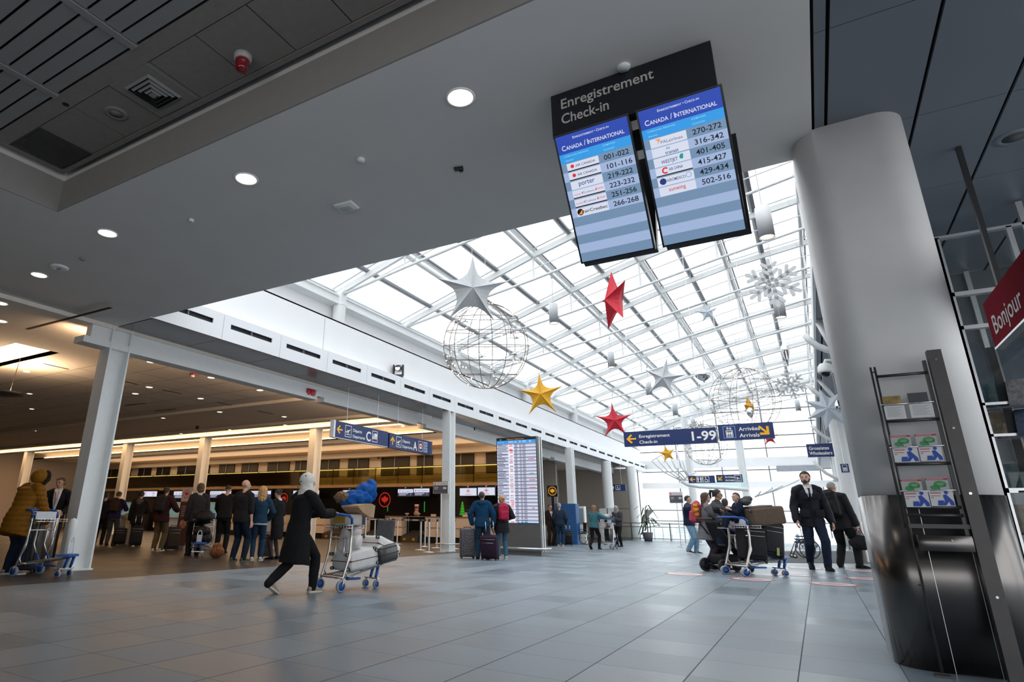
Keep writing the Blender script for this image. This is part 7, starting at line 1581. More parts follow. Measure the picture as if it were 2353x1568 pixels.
def leaflet(px0, py0, px1, py1, kind, label):
    a = X_(px0, py1); c = X_(px1, py0); w_, h_ = c.x - a.x, c.z - a.z; o = thing('leaflet', label, 'leaflet', (a.x, YR - .03, a.z), 0, 'leaflets in the brochure rack'); F = frame((0, 0, 0), (1, 0, 0), (0, -.10, 1)) ; b = MB(); b.box((w_ / 2, h_ / 2, -.006), (w_, h_, .012), 0, F); F = F @ off(0, 0, .001)
    if kind == 'bubble':
        rect(b, F, w_ * .0, h_ * .80, w_, h_ * .95, 2); rect(b, F, w_ * .06, h_ * .85, w_ * .8, h_ * .90, 0, .0006)
        for cx, cy, r in ((.62, .48, .23), (.36, .22, .17)): disc(b, F @ off(w_ * cx, h_ * cy) @ Matrix.Diagonal((1.25, .8, 1, 1)), 0, 0, w_ * r, 1); poly(b, F, [(w_ * (cx + .12), h_ * (cy - .1)), (w_ * (cx + .24), h_ * (cy - .26)), (w_ * (cx + .22), h_ * (cy - .02))], 1)
        for k in range(3): rect(b, F, w_ * .48, h_ * (.54 - .07 * k), w_ * .78, h_ * (.565 - .07 * k), 0, .0012)
        ms = [LGR, LGN, LRD]
    elif kind == 'walker':
        rect(b, F, w_ * .05, h_ * .84, w_ * .50, h_ * .90, 2); rect(b, F, w_ * .05, h_ * .66, w_ * .46, h_ * .70, 2); rect(b, F, w_ * .05, h_ * .52, w_ * .16, h_ * .60, 3)
        disc(b, F, w_ * .72, h_ * .90, w_ * .09, 1); poly(b, F, [(w_ * .56, h_ * .72), (w_ * .70, h_ * .78), (w_ * .80, h_ * .60), (w_ * .96, h_ * .30), (w_ * .98, h_ * .05), (w_ * .82, h_ * .05), (w_ * .76, h_ * .30), (w_ * .62, h_ * .05), (w_ * .48, h_ * .05), (w_ * .60, h_ * .36)][::-1], 1, .0004)
        poly(b, F, [(w_ * .28, h_ * .05), (w_ * .52, h_ * .05), (w_ * .56, h_ * .38), (w_ * .32, h_ * .38)], 1, .0008)
        ms = [LW, LBL, LRD, LTX]
    elif kind == 'text':
        for k in range(10): rect(b, F, w_ * .12, h_ * (.86 - .075 * k), w_ * (.88 - .1 * (k % 3)), h_ * (.885 - .075 * k), 1)
        ms = [LW, LTX]
    else: ms = [LDK if kind == 'dark' else LGD]; rect(b, F, w_ * .3, h_ * .55, w_ * .7, h_ * .62, 0)
    b.build('sheet', ms, o); return o
W3 = ('left', 'right')
for k, (x0, y0, x1, y1, kd, lab) in enumerate(((2029, 911, 2067, 933, 'gold', 'gold-toned leaflet at top left of the rack'), (2036, 933, 2076, 966, 'text', 'white text leaflet below the gold one'), (2088, 903, 2128, 929, 'dark', 'dark blue leaflet at top right of the rack'), (2094, 928, 2140, 962, 'text', 'white text leaflet below the dark blue one'),
        (2049, 1000, 2089, 1029, 'bubble', 'leaflet with green speech bubbles, middle row left'), (2056, 1030, 2105, 1064, 'walker', 'leaflet with a blue walking figure, middle row left'), (2106, 997, 2148, 1027, 'bubble', 'leaflet with green speech bubbles, middle row right'), (2116, 1028, 2160, 1061, 'walker', 'leaflet with a blue walking figure, middle row right'),
        (2073, 1101, 2114, 1130, 'bubble', 'leaflet with green speech bubbles, bottom row left'), (2083, 1131, 2130, 1166, 'walker', 'leaflet with a blue walking figure, bottom row left'), (2130, 1098, 2174, 1128, 'bubble', 'leaflet with green speech bubbles, bottom row right'), (2140, 1129, 2186, 1164, 'walker', 'leaflet with a blue walking figure, bottom row right'))): leaflet(x0, y0, x1, y1, kd, lab)
for (x0, y0) in ((2052, 932), (2110, 928), (2075, 1030), (2133, 1027), (2100, 1130), (2158, 1128)):
    p = lp(x0, y0, -.055); b = MB(); b.tube([p - V((.09, 0, 0)), p + V((.09, 0, 0))], .003, 5); b.build('retaining_wire', M_CHROME, rk)
# ================================================================== shop front beyond the column, at the right edge
YG = 9.0
b = MB(); fz = lambda px, py: at_y(px, py, YG).z
for (px, py, t) in ((2222, 538, .035), (2230, 674, .05), (2232, 753, .045), (2296, 928, .03), (2275, 1002, .03), (2310, 1128, .05)): z = fz(px, py); b.span((1.25, YG - .04, z - t / 2), (5.0, YG + .04, z + t / 2))
for (px, py, w_) in ((2327, 560, .05), (2225, 820, .05), (2268, 1000, .05)): x = at_y(px, py, YG).x; b.span((x - w_ / 2, YG - .04, 0), (x + w_ / 2, YG + .04, fz(2222, 538)))
for x in (2.6, 3.5, 4.4): b.span((x - .03, YG - .04, 0), (x + .03, YG + .04, ZS))
struct(b.build('window_5', M_ALUM))
b = MB(); b.quad((1.25, YG, 0), (5.0, YG, 0), (5.0, YG, fz(2222, 538)), (1.25, YG, fz(2222, 538))); struct(b.build('window_6', M_GLASS))
b = MB(); b.span((1.9, YG + 2.4, 0), (5.0, YG + 2.5, ZS), 0); b.span((1.95, YG + 2.36, 2.5), (4.9, YG + 2.4, 3.6), 1); b.span((1.95, YG + 2.36, .6), (4.9, YG + 2.4, 1.9), 1)
for k in range(6): b.span((1.9 + .55 * k, YG + 2.3, 0), (1.96 + .55 * k, YG + 2.42, ZS), 2)
struct(b.build('wall_right', [mat('shop_grey', (.16, .17, .19), .6), mat('shop_pane', (.10, .12, .15), .12), M_ALUM]))
sg_ = thing('shop_sign', 'dark red sign reading Bonjour at the right edge', 'sign', at_x(2258, 700, 1.78)); p0 = at_x(2258, 702, 1.78); p1 = at_x(2287, 802, 1.78)
hh = p0.z - p1.z; b = MB(); b.span((-.0, -2.4, -hh), (.06, 0, 0), 0); b.span((-.005, -2.4, -hh - .02), (.065, 0, -hh), 1)
g2 = MB(); text(g2, 'Bonjour', frame((-.003, -.14, -hh + .10), (0, -1, 0), (0, 0, 1)), .26, 0, .008, fit=.98); b.absorb(g2, 2)
b.build('panel', [mat('shop_red', (.16, .008, .016), .9, noise=.03, spec=.05), M_ALUM, mat('shop_white_letters', (.42, .41, .42), .5, noise=0)], sg_); b = MB(); b.span((.01, -.6, 0), (.05, -.54, ZS + .02 - p0.z)); b.build('hanger', M_BLACK, sg_)
# magazine stand
p = at_d(2330, 1000, 6.6); ms_ = thing('magazine_stand', 'black magazine stand in front of the shop at the right edge', 'stand', (p.x, p.y, 0), -.5)
b = MB(); b.span((-.04, .02, 0), (.04, .08, 3.0)); b.build('post', M_BLACK, ms_)
for k, z in enumerate((.55, .95, 1.38, 1.95, 2.28)): b = MB(); b.span((-.30, -.10, z), (.75, .03, z + .02)); b.span((-.30, .02, z), (.75, .04, z + .30)); b.build('shelf', M_BLACK if k < 3 else mat('smoked_acrylic', (.10, .11, .13), .1), ms_)
MGC = [mat('magazine_' + n, c, .35, noise=.5, nscale=18) for n, c in (('blue', (.03, .05, .10)), ('sand', (.20, .15, .10)), ('grey', (.16, .16, .17)), ('teal', (.03, .08, .10)))]
Wm = Matrix.LocRotScale(ms_.location, Euler((0, 0, -.5)), None)
for k in range(15):
    z = (.55, .95, 1.38, 1.95, 2.28)[k // 3]; o = thing('magazine', ('first', 'middle', 'last')[k % 3] + ' magazine on the ' + ('lowest', 'second', 'third', 'fourth', 'top')[k // 3] + ' shelf of the black stand', 'magazine', Wm @ V((-.14 + .3 * (k % 3), -.06, z + .022)), -.5, 'magazines on the black stand'); b = MB(); b.box((0, 0, .145), (.21, .025, .29), 0, rotm(-.2, 0, 0)); b.build('cover', MGC[(k * 3 + k // 4) % 4], o)
# ================================================================== fittings on the right-hand row of columns
for px, py, Y, lab in ((1872, 790, 13.0, 'curved white uplight arm high beside the huge column'), (1888, 998, 27.0, 'curved white uplight arm above the Wholesalers sign'), (1893, 1082, 31.0, 'curved white uplight arm below the Wholesalers sign'), (1880, 905, 18.5, 'curved white uplight arm behind the many-pointed star')):
    c = at_y(px, py, Y); k = scale_at(c); pts = [(x * k, 0, z * k) for x, z in ((-16, 22), (-8, 8), (4, -6), (20, -17), (34, -22))]; b = MB(); b.tube([V(p) for p in pts], .085 if k < .012 else .10, 10, flat=.7); o = b.build('uplight_arm', M_STEELW, None, c); tag(o, lab, 'light fitting', 'curved uplight arms')
    b = MB(); b.tube([(34 * k, 0, -22 * k), ((.80 - c.x, 0, -22 * k) if Y > 24 else (.56 - c.x, 0, 4.72 - c.z))], .05, 8); b.build('bracket', M_STEELW, o)
c = at_y(1897, 850, 13.0); k = scale_at(c); o = thing('dome_camera', 'white dome security camera on an arm beside the huge column', 'security camera', c); b = MB(); b.lathe([(.004, 15 * k), (10 * k, 14 * k), (15 * k, 8 * k), (16.5 * k, -4 * k), (15.5 * k, -7 * k), (.004, -7 * k)], 20); b.build('housing', M_WHITE, o); b = MB(); b.ball((0, 0, -7 * k), (10.5 * k, 10.5 * k, 10 * k), 16, 10); b.build('dome', M_BLACKGL, o); b = MB(); b.tube([(0, 0, 13 * k), (4 * k, 0, 22 * k), (20 * k, 0, 20 * k), (.62 - c.x, 0, 4.73 - c.z)], .03, 8); b.build('arm', M_STEELW, o)
# ================================================================== bollard, bin and small things near the left column
p = at_z(146, 1319, 0); b = MB(); b.lathe([(.075, 0), (.075, .80), (.07, .86), (.05, .90), (.004, .92)], 20); o = b.build('bollard', M_STEELW, None, p); tag(o, 'white bollard in front of the left steel column', 'bollard')
p = at_z(90, 1306, 0); b = MB(); b.lathe([(.17, 0), (.17, 1.05), (.15, 1.06), (.004, 1.06)], 24); o = b.build('waste_bin', mat('bin_steel', (.42, .42, .43), .3, metal=.8, noise=.1), None, p); tag(o, 'tall cylindrical steel waste bin behind the empty cart', 'bin')
# ================================================================== check-in counters
YC = 24.5
CREAM = mat('counter_cream', (.58, .50, .42), .5, noise=.03); CTOP = mat('counter_top', (.16, .12, .08), .4)
def counter_px(x0, x1): a = at_y(x0, 1230, YC).x; c = at_y(x1, 1230, YC).x; return a, c
proto = None
CL = [(884, 922), (976, 1013), (1042, 1085), (1106, 1143), (795, 832), (705, 742), (612, 650), (520, 558), (430, 468), (340, 378), (250, 288)]
LAB = ['check-in counter between the two red-topped candles and the tall notice board', 'check-in counter just left of the white column', 'check-in counter with the green tree, right of the white column', 'check-in counter behind the couple', 'check-in counter behind the tall notice board', 'check-in counter behind the white headscarf', 'check-in counter behind the curly blonde hair', 'check-in counter behind the bald man', 'check-in counter behind the roll-up banner', 'check-in counter behind the khaki trousers', 'check-in counter farthest left in the hall']
for k, (x0, x1) in enumerate(CL):
    a, c = counter_px(x0, x1); w_ = c - a; o = thing('check_in_counter', LAB[k], 'counter', ((a + c) / 2, YC + .3, 0), 0, 'check-in counters'); w_ = min(w_, 1.05)
    b = MB(); b.span((-w_ / 2, -.3, .66), (w_ / 2, .3, 1.10)); b.span((-w_ / 2, -.26, .26), (w_ / 2, .3, .65)); b.build('body', CREAM, o)
    b = MB(); b.span((-w_ / 2 - .02, -.33, 1.10), (w_ / 2 + .02, .32, 1.14)); b.build('top', CTOP, o); b = MB(); b.span((-w_ / 2 + .05, -.2, 0), (w_ / 2 - .05, .3, .26)); b.build('plinth', S_BLACK, o)
for k, (x0, x1) in enumerate(((923, 966), (1014, 1041), (833, 880), (743, 790))):
    a, c = counter_px(x0 + 2, x1 - 2); w_ = c - a; o = thing('baggage_scale', ('baggage scale with yellow labels left of the white column', 'baggage scale hidden behind the white column', 'baggage scale behind the tall notice board', 'baggage scale behind the loaded cart')[k], 'baggage scale', ((a + c) / 2, YC + .2, 0), 0, 'baggage scales between the counters')
    b = MB(); b.span((-w_ / 2, -.35, 0), (w_ / 2, .5, .26), 0); b.build('frame', mat('scale_steel', (.10, .085, .07), .4, metal=.6), o); b = MB(); b.add([(-w_ / 2, -.3, .27), (w_ / 2, -.3, .27), (w_ / 2, .6, .50), (-w_ / 2, .6, .50), (-w_ / 2, -.3, .25), (w_ / 2, -.3, .25), (w_ / 2, .6, .26), (-w_ / 2, .6, .26)], [(0, 1, 2, 3), (4, 5, 1, 0), (1, 5, 6, 2), (3, 2, 6, 7), (0, 3, 7, 4)]); b.build('belt', R_BLACK, o)
    for sx_ in (-.28, .25): b = MB(); b.box((sx_ * w_, -.352, .13), (.14, .004, .10)); b.build('warning_label', mat('label_amber', (.38, .26, .02), .6), o)
a, c = counter_px(922, 967); o = thing('counter_ledge', 'dark narrow ledge holding the small Christmas ornaments above the dark baggage scale', 'ledge', ((a + c) / 2, YC + .3, 0)); w_ = c - a
b = MB(); b.span((-w_ / 2, -.25, 1.10), (w_ / 2, .2, 1.139)); b.build('top', CTOP, o)
for sg in (-1, 1): b = MB(); b.span((sg * (w_ / 2 - .02) - .02, .14, 0), (sg * (w_ / 2 - .02) + .02, .2, 1.10)); b.build('support', S_BLACK, o)
# things on the counters
def onc(px): return V((at_y(px, 1187, YC).x, YC + .22, 1.139))
p = onc(1057); o = thing('christmas_tree', 'small green tinsel Christmas tree on the counter', 'christmas tree', p); b = MB()
for k in range(5): b.lathe([(.004, .06 + .11 * k), (.15 - .022 * k, .07 + .11 * k), (.07 - .012 * k, .20 + .11 * k), (.004, .21 + .11 * k)], 10)
b.build('foliage', mat('tinsel_green', (.05, .32, .02), .3, metal=.3, noise=.7, nscale=40, emit=.12, ecol=(.1, 1, .05)), o); b = MB(); b.cyl((0, 0, 0), (0, 0, .08), .03, 8); b.build('stem', CTOP, o)
p = onc(951); o = thing('santa_figure', 'small red and white seated Christmas figure on the counter', 'ornament', p); b = MB(); b.ball((0, 0, .12), (.13, .12, .13), 12, 8); b.ball((0, 0, .30), (.10, .09, .10), 12, 8); skinned(b, 'body', mat('ornament_beige', (.32, .22, .15), .8, noise=.4), o, .012, 2); b = MB(); b.lathe([(.11, .36), (.10, .44), (.004, .46)], 14); b.build('hat', mat('ornament_red', (.30, .02, .02), .8), o); b = MB(); b.lathe([(.10, .44), (.10, .52), (.004, .53)], 14); b.build('hat_brim', mat('ornament_white', (.55, .48, .42), .8), o)
for px, lab in ((932, 'small white-topped candle holder left of the seated ornament'), (958, 'small white-topped candle holder right of the seated ornament')): b = MB(); b.lathe([(.05, 0), (.04, .06), (.09, .08), (.09, .14), (.004, .14)], 14); o = b.build('counter_ornament', mat('ornament_cream', (.42, .32, .24), .7), None, onc(px) - V((0, .10, .002))); tag(o, lab, 'ornament')
p = onc(1072); o = thing('gift_basket', 'cream gift basket with a tall handle beside the Christmas tree', 'basket', p); b = MB(); b.rbox((0, 0, .09), (.34, .2, .18), .03); b.build('basket_body', mat('basket_cream', (.45, .36, .30), .8, noise=.3), o); b = MB(); b.tube([(-.14, 0, .17), (-.13, 0, .30), (.13, 0, .30), (.14, 0, .17)], .012, 6); b.build('basket_handle', CTOP, o)
for px, lab in ((996, 'small white name card on the counter left of the white column'), (1069, 'small white name card in front of the gift basket')): b = MB(); b.box((0, 0, .05), (.26, .03, .10)); o = b.build('name_card', CREAM, None, onc(px) - V((0, .22, .002))); tag(o, lab, 'card')
# ================================================================== queue barriers
def stanchion(p, label, to=None, group='queue barrier posts'):
    o = thing('queue_barrier', label, 'barrier post', (p.x, p.y, 0), 0, group); b = MB(); b.lathe([(.19, 0), (.19, .012), (.05, .03), (.004, .03)], 24); b.build('base', M_ALUM, o); b = MB(); b.cyl((0, 0, .025), (0, 0, .93), .034, 14); b.build('post', M_ALUM, o); b = MB(); b.cyl((0, 0, .93), (0, 0, 1.02), .038, 14); b.build('belt_head', R_BLACK, o)
    if to is not None:
        d = V((to.x - p.x, to.y - p.y, 0)); L_ = d.length; A = frame((0, 0, .975), d, (0, 0, 1)); b = MB(); b.box((L_ / 2, 0, 0), (L_ - .08, .055, .004), 0, A)
        for t in (.2, .5, .8): b.box((L_ * t, 0, 0), (L_ * .2, .052, .006), 1, A)
        b.build('belt', [mat('belt_grey', (.12, .11, .11), .7), mat('belt_label', (.50, .46, .44), .6)], o)
    return o
SP = [at_z(x, y, 0) for x, y in ((901, 1262), (912, 1251), (966, 1265), (976, 1257), (985, 1270), (1003, 1260), (1044, 1262), (838, 1256), (860, 1249))]
for k, (j, lab) in enumerate(((2, 'front barrier post at the left of the counter queue'), (3, 'rear barrier post at the left of the counter queue'), (None, 'barrier post in the middle of the queue lane before the dark baggage scale'), (5, 'thin rear barrier post beside the counter left of the column'), (5, 'nearest barrier post just left of the pole sign'), (6, 'rear barrier post right behind the pole sign'), (None, 'barrier post right behind the white middle column'), (1, 'barrier post beside the tall notice board'), (0, 'barrier post behind the front of the loaded cart'))): stanchion(SP[k], lab, SP[j] if j is not None else None)
FP = [at_z(x, y, 0) for x, y in ((1577, 1252), (1590, 1250), (1612, 1250))]
for k in range(3): stanchion(FP[k], ('barrier post beside the far airline pole sign', 'barrier post second from the far airline pole sign', 'barrier post behind the knees of the grey tunic')[k], FP[k + 1] if k < 2 else None, 'far barrier posts')
# self-service kiosks in the queue
def kiosk(px, py, ht, label, rz):
    p = at_z(px, py, 0); o = thing('check_in_kiosk', label, 'kiosk', p, rz, 'self-service kiosks'); KM = mat('kiosk_white', (.50, .50, .48), .45)
    b = MB(); b.span((-.22, -.12, 0), (.22, .16, .95)); b.build('pedestal', KM, o); b = MB(); b.add([(-.26, -.20, .92), (.26, -.20, .92), (.26, .05, 1.42), (-.26, .05, 1.42), (-.26, .18, .92), (.26, .18, .92), (.26, .18, 1.42), (-.26, .18, 1.42)], [(0, 1, 2, 3), (5, 4, 7, 6), (0, 3, 7, 4), (1, 5, 6, 2), (3, 2, 6, 7), (0, 4, 5, 1)]); b.build('head', KM, o)
    b = MB(); b.add([(-.2, -.181, .98), (.2, -.181, .98), (.2, .03, 1.38), (-.2, .03, 1.38)], [(0, 1, 2, 3)]); b.build('display', glow('kiosk_display', (95, 120, 115)), o)
kiosk(285, 1251, 1.4, 'pale self-service kiosk in front of the purple jacket', .5); kiosk(383, 1258, 1.4, 'pale self-service kiosk beside the reddish-brown jacket', .9); kiosk(478, 1262, 1.4, 'pale self-service kiosk behind the queue cart', .5); kiosk(618, 1262, 1.4, 'pale self-service kiosk in front of the agent in black', .3)
# ================================================================== mezzanine balustrade and wall lights
o = thing('balustrade', 'glass balustrade with a yellow lit edge along the mezzanine above the counters', 'balustrade', (-30, YK + .06, 2.68)); b = MB(); b.span((-17, -.008, .05), (17.8, .008, .80)); b.build('glass_panel', M_TINT, o)
for k in range(25): b = MB(); b.span((-17 + 1.45 * k - .02, .02, 0), (-17 + 1.45 * k + .02, .05, .85)); b.build('post', M_CHAR, o)
b = MB(); b.span((-17, .01, .84), (17.8, .05, .87)); b.span((-17, .015, .45), (17.8, .03, .475)); b.span((-17, .015, .22), (17.8, .03, .24)); b.build('handrail', M_CHAR, o); b = MB(); b.span((-17, .10, .80), (17.8, .13, .86)); b.build('edge_light', E_YEL, o)
for k in range(18): b = MB(); x = -16 + 1.9 * k; b.span((x, .3, .1), (x + .9, .34, .16)); b.span((x + .3, .3, .33), (x + 1.2, .34, .37)); 
for px, lab in ((114, 'wall light glowing on the cream mezzanine wall above the agent'), (237, 'wall light glowing on the cream mezzanine wall right of the big column'), (868, 'wall light glowing on the cream pier left of the exit sign')):
    p = at_y(px, 1070, 27.9); p.z = 4.2; b = MB(); b.cyl((0, 0, 0), (0, 0, .14), .06, 12); b.box((0, .12, .07), (.03, .2, .03)); o = b.build('wall_light', M_CHAR, None, p); tag(o, lab, 'wall light')
    ld = bpy.data.lights.new('wall_lamp', 'SPOT'); ld.energy = 60; ld.spot_size = 1.3; ld.color = (1, .72, .44); ld.shadow_soft_size = .04; lo = bpy.data.objects.new('wall_lamp', ld); COL.objects.link(lo); lo.parent = o; lo.location = (0, .02, -.03)
ld = bpy.data.lights.new('mezzanine_fill', 'AREA'); ld.shape = 'RECTANGLE'; ld.size = 30; ld.size_y = .3; ld.energy = 330; ld.color = (1, .74, .46); lo = bpy.data.objects.new('mezzanine_fill', ld); COL.objects.link(lo); lo.location = (-28, 26.6, ZH - .02)  # unseen fill light added to brighten the mezzanine and its piers
# ================================================================== far end of the concourse
RY = 40.5
o = thing('railing', 'steel railing along the floor opening before the end windows', 'railing', (-8, RY, 0)); b = MB()
for z in (1.02, .12, .80): b.tube([(-3.2, 0, z), (6.0, 0, z)], .025, 8)
b.build('rails', M_ALUM, o)
for k in range(9): b = MB(); b.cyl((-3.2 + 1.15 * k, 0, 0), (-3.2 + 1.15 * k, 0, 1.05), .03, 8); b.build('post', M_CHAR, o)
b = MB(); b.span((-3.2, -.01, .16), (6.0, .01, .76)); b.build('glass_panel', M_GLASS, o)
o = thing('stair_railing', 'curved white stair railing going down behind the steel railing', 'railing', (at_z(1530, 1240, 0).x, RY + 1.2, 0)); b = MB()
b.tube([(-.9, 0, 0), (-.85, 0, .35), (-.4, 0, .75), (.4, .3, .95), (1.6, .5, 1.0), (2.6, .6, 1.0)], .035, 8); b.build('handrail', M_STEELW, o)
for k in range(6): b = MB(); b.cyl((-.5 + .5 * k, .1 * k, 0), (-.5 + .5 * k, .1 * k, min(1.0, .66 + .08 * k)), .02, 6); b.build('baluster', M_STEELW, o)
p = at_z(1491, 1243, 0); o = thing('totem_sign', 'curved grey information totem on a pole beside the railing', 'sign', (p.x, p.y, 0)); k = scale_at((p.x, p.y, 1)); b = MB(); b.cyl((0, 0, 0), (0, 0, 40 * k), .03, 8); b.build('pole', M_ALUM, o); b = MB(); b.loft([[(x0 * k, -.02, z * k), (x1 * k, -.02, z * k), (x1 * k, .02, z * k), (x0 * k, .02, z * k)] for x0, x1, z in ((-10, 4, 38), (-12, 3, 46), (-8, 6, 54), (0, 14, 62), (3, 17, 66))], 0, False); b.build('plate', mat('totem_grey', (.32, .33, .34), .4), o)
p = at_z(1428, 1250, 0); o = thing('potted_palm', 'potted palm with long dark green leaves behind the far cart', 'plant', (p.x, p.y + 6, 0)); k = scale_at((p.x, p.y + 6, 1)); b = MB(); b.lathe([(.22, 0), (.30, .5), (.27, .5), (.004, .46)], 18); b.build('pot', S_CHARC, o); b = MB(); rr = random.Random(5)
for j in range(26):
    a = rr.uniform(0, 2 * PI); L_ = rr.uniform(.7, 1.2); z0 = rr.uniform(.9, 1.9); up_ = rr.uniform(.3, 1.0); pts = [V((math.cos(a) * L_ * t * .75, math.sin(a) * L_ * t * .75, z0 + up_ * L_ * t - .9 * L_ * t * t)) for t in (0, .3, .6, 1)]; sd_ = V((-math.sin(a), math.cos(a), 0)) * .045
    for q0, q1 in zip(pts[:-1], pts[1:]): b.add([q0 - sd_, q0 + sd_, q1 + sd_ * .8, q1 - sd_ * .8], [(0, 1, 2, 3)])
f_ = b.build('leaves', mat('palm_green', (.03, .06, .02), .6, noise=.3), o); b = MB(); b.tube([(0, 0, .4), (.03, 0, 1.2), (0, 0, 1.9)], .03, 6); b.build('stem', CTOP, o)
for x0, x1, y0, y1, lab in ((1379, 1396, 1169, 1200, 'left half of the white partition in front of the round column'), (1396.5, 1413, 1168, 1200, 'right half of the white partition in front of the round column')):
    a = at_y(x0, y1, 36.0); c = at_y(x1, y0, 36.0); b = MB(); b.span((0, 0, 0), (c.x - a.x, .06, c.z)); o = b.build('partition', mat('partition_white', (.62, .66, .64), .5), None, (a.x, 36.0, 0)); tag(o, lab, 'partition')
a = at_y(1276, 1250, 29.0); c = at_y(1322, 1158, 29.0); b = MB(); b.span((0, 0, 0), (c.x - a.x, .5, c.z)); o = b.build('blue_counter', mat('counter_blue', (.012, .09, .27), .5, noise=.2), None, (a.x, 29.0, 0)); tag(o, 'blue branded service counter behind the grey-haired man', 'counter')
a = at_y(1330, 1245, 32.0); c = at_y(1342, 1164, 32.0); b = MB(); b.span((0, 0, 0), (c.x - a.x, .3, c.z), 0); b.span((.05, -.01, .9), (c.x - a.x - .05, 0, c.z - .1), 1); o = b.build('service_kiosk', [M_WHITE, mat('kiosk_screen_grey', (.25, .30, .33), .3)], None, (a.x, 32.0, 0)); tag(o, 'slim white service kiosk right of the far I-section column', 'kiosk')
b = MB(); a = at_y(1252, 1130, 27.4); b.span((0, 0, 0), (.5, .1, .5)); rondel(b, frame((0, -.004, 0), (1, 0, 0), (0, 0, 1)), .25, .25, .2, 1); o = b.build('orange_sign', [S_BLACK, mat('sign_orange', (.75, .35, .02), .4, emit=.3, ecol=(1, .5, .05))], None, at_y(1258, 1142, 27.5)); bp_ = MB(); bp_.span((.18, .02, .1 - o.location.z), (.32, .08, 0)); bp_.span((0, -.1, -o.location.z), (.5, .2, .1 - o.location.z)); bp_.build('post', S_BLACK, o); tag(o, 'square black sign with an orange ring right of the kiosk', 'sign')
def wheelchair(px, py, label, rz, k=1.0):
    p = at_z(px, py, 0); o = thing('wheelchair', label, 'wheelchair', p, rz, 'wheelchairs'); b = MB()
    for sg in (-1, 1): b.tube([(sg * .24, -.20, 1.0), (sg * .24, -.16, .5), (sg * .24, .22, .48), (sg * .22, .40, .12)], .014, 6); b.tube([(sg * .24, -.26, .98), (sg * .24, -.18, 1.0)], .016, 6)
    b.build('frame', M_CHAR, o); b = MB(); b.rbox((0, .02, .50), (.44, .42, .05), .02); b.build('seat', L_BLACK, o); b = MB(); b.rbox((0, -.18, .76), (.44, .04, .44), .015); b.build('backrest', L_BLACK, o)
    for sg in (-1, 1): b = MB(); b.tube([(sg * .29, -.08 + .29 * math.cos(t), .30 + .29 * math.sin(t)) for t in [2 * PI * i / 24 for i in range(24)]], .016, 6, closed=True); [b.tube([(sg * .29, -.08, .30), (sg * .29, -.08 + .28 * math.cos(t), .30 + .28 * math.sin(t))], .004, 4) for t in [2 * PI * i / 8 for i in range(8)]]; b.build('large_wheel', R_BLACK, o)
    for sg in (-1, 1): b = MB(); wheel(b, (sg * .22, .36, .07), .07, .03); b.build('caster', [R_BLACK, M_ALUM], o)
    for sg in (-1, 1): b = MB(); b.rbox((sg * .26, .02, .68), (.05, .30, .03), .01); b.build('armrest', R_BLACK, o)
    return o
wheelchair(1297, 1247, 'empty black wheelchair behind the black suitcase near the kiosk', 1.2); wheelchair(1338, 1252, 'empty black wheelchair right of the far I-section column', 2.2); wheelchair(1853, 1284, 'wheelchair behind the legs of the bearded man', 1.8)
o, MX = cart_px(None, None, None, None, 'parked baggage cart behind the right-hand cart, carrying a blue and red bag', loc_=tuple(at_z(1838, 1262, 0) + V((.4, 3.2, 0))), rz=2.6, scale=1.15)
o = soft_lump('sports_bag', 'blue and red sports bag on the parked cart behind the bearded man', 'bag', [((0, 0, .14), (.22, .36, .14))], mat('sports_blue', (.03, .12, .34), .6, noise=.5)); put(o, MX, (0, .3, .95)); b = MB(); b.ball((0, -.2, .08), (.22, .16, .08), 12, 8); b.build('red_panel', mat('sports_red', (.45, .03, .03), .6), o)
# sail-like canopy hanging before the end windows
YV = 37.0; SV = lambda x, y: at_y(x, y, YV)
o = thing('sail_canopy', 'pale ribbed sail sculpture hanging before the end windows', 'sculpture', SV(1640, 1110)); q0 = V(o.location); S_ = lambda x, y, d=0: SV(x, y) + V((0, d, 0)) - q0
b = MB(); b.tube([S_(1566, 1106), S_(1580, 1114), S_(1610, 1119), (S_(1660, 1121)), S_(1720, 1126)], .10, 8); b.tube([S_(1572, 1104), S_(1582, 1092), S_(1600, 1086)], .05, 6); b.build('boom', M_STEELW, o); tips = [(1502, 1061), (1512, 1054), (1525, 1048), (1540, 1043), (1558, 1038), (1572, 1060)]; roots = [(1566, 1106), (1570, 1106), (1575, 1106), (1580, 1106), (1586, 1104), (1592, 1102)]
for (tx, ty), (rx, ry) in zip(tips, roots): b = MB(); b.tube([S_(rx, ry), S_((tx + rx) / 2 - 4, (ty + ry) / 2 + 4, -.3), S_(tx, ty, -.5)], .045, 6); b.build('rib', M_STEELW, o)
for tx, ty in ((1750, 1130), (1775, 1124), (1800, 1117), (1830, 1108), (1838, 1104)): b = MB(); b.tube([S_(1735, 1142), S_((1735 + tx) / 2, (1142 + ty) / 2 + 3, -.3), S_(tx, ty, -.5)], .04, 6); b.build('rib', M_STEELW, o)
b = MB(); b.tube([S_(1502, 1061, -.5), S_(1525, 1048, -.5), S_(1558, 1038, -.5)], .03, 6); b.tube([S_(1735, 1142), S_(1790, 1120), S_(1838, 1104, -.5)], .04, 6); b.build('edge_cable', M_STEELW, o)
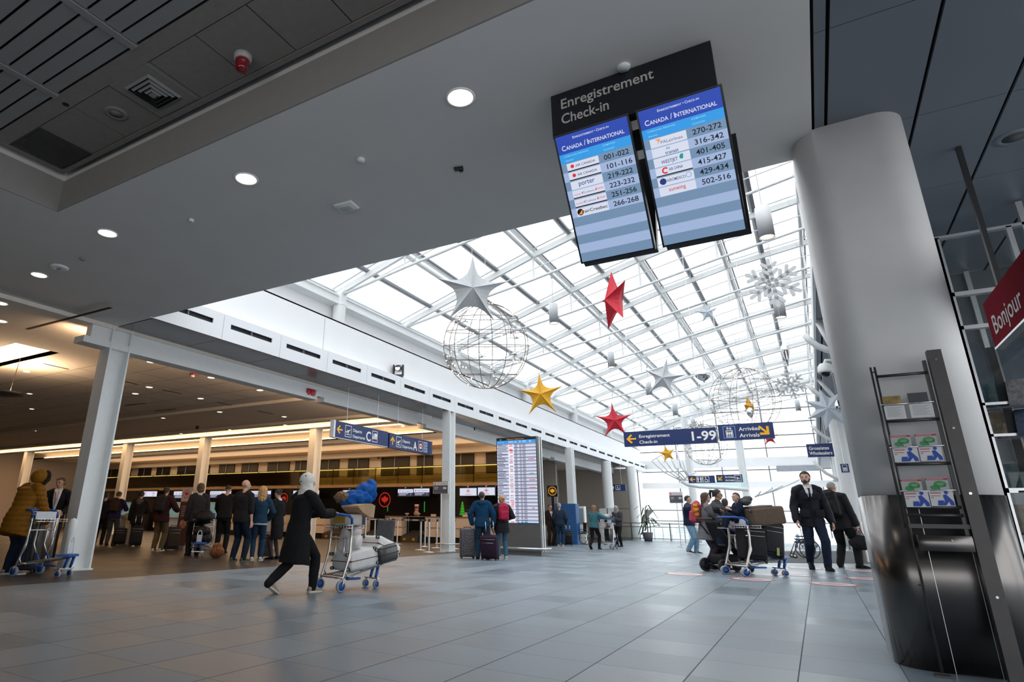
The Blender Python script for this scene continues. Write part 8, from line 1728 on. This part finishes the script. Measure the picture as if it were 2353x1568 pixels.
MEM = bpy.data.materials.new('sail_membrane'); MEM.use_nodes = True; pane_mat(MEM, .45, .3, (.8, .9, .9), .3, (.62, .80, .80)); b = MB(); top = [(1600, 1100), (1640, 1098), (1680, 1096), (1715, 1094)]; bot = [(1600, 1117), (1640, 1120), (1680, 1122), (1715, 1124)]
b.add([S_(*p) for p in top] + [S_(*p) for p in bot], [(i, i + 1, 5 + i, 4 + i) for i in range(3)]); b.build('membrane', MEM, o)
for x, y in ((1566, 1106), (1720, 1126)): b = MB(); p = S_(x, y); b.cyl(p, (p.x, p.y, zr(SV(x, y).x) + .125 - q0.z), .012, 5); b.build('suspension_cable', D_WIRE, o)
# floor mat and floor stickers
b = MB(); P4 = [at_z(x, y, 0) for x, y in ((1640, 1293), (2005, 1296), (1990, 1267), (1722, 1268))]; b.add([(p.x, p.y, .008) for p in P4] + [(p.x, p.y, 0) for p in P4], [(0, 1, 2, 3), (4, 5, 1, 0), (5, 6, 2, 1), (6, 7, 3, 2), (7, 4, 0, 3)]); o = b.build('entrance_mat', mat('mat_grey', (.07, .075, .08), .9, noise=.2, nscale=90), None); tag(o, 'large dark grey entrance mat behind the family and the bearded man', 'mat')
DW = mat('sticker_white', (.55, .55, .56), .4, noise=.05); DR = mat('sticker_red', (.50, .09, .08), .4, noise=.05)
for px, py, lab in ((1574, 1320, 'oval red and white floor sticker left of the pushing women'), (1728, 1332, 'oval red and white floor sticker under the right-hand cart'), (1818, 1322, 'faint oval floor sticker right of the right-hand cart'), (1915, 1343, 'oval red and white floor sticker in front of the bearded man'), (1995, 1331, 'oval floor sticker beside the steel base of the huge column'), (1990, 1313, 'oval floor sticker at the feet of the balding man'), (1850, 1306, 'faint oval floor sticker left of the bearded man'), (1690, 1312, 'oval floor sticker beneath the pushchair wheels')):
    p = at_z(px, py, 0); b = MB(); A = off(0, 0, .003); disc(b, A, 0, 0, .40, 1, n=32); disc(b, A, 0, 0, .345, 0, n=32, z=.0006)
    for k in range(3): rect(b, A, -.22, -.14 + .11 * k, .22 - .06 * (k % 2), -.08 + .11 * k, 1, .0012)
    o = b.build('floor_sticker', [DW, DR], None, (p.x, p.y, 0)); tag(o, lab, 'floor sticker', 'floor stickers')
bpy.context.view_layer.update()
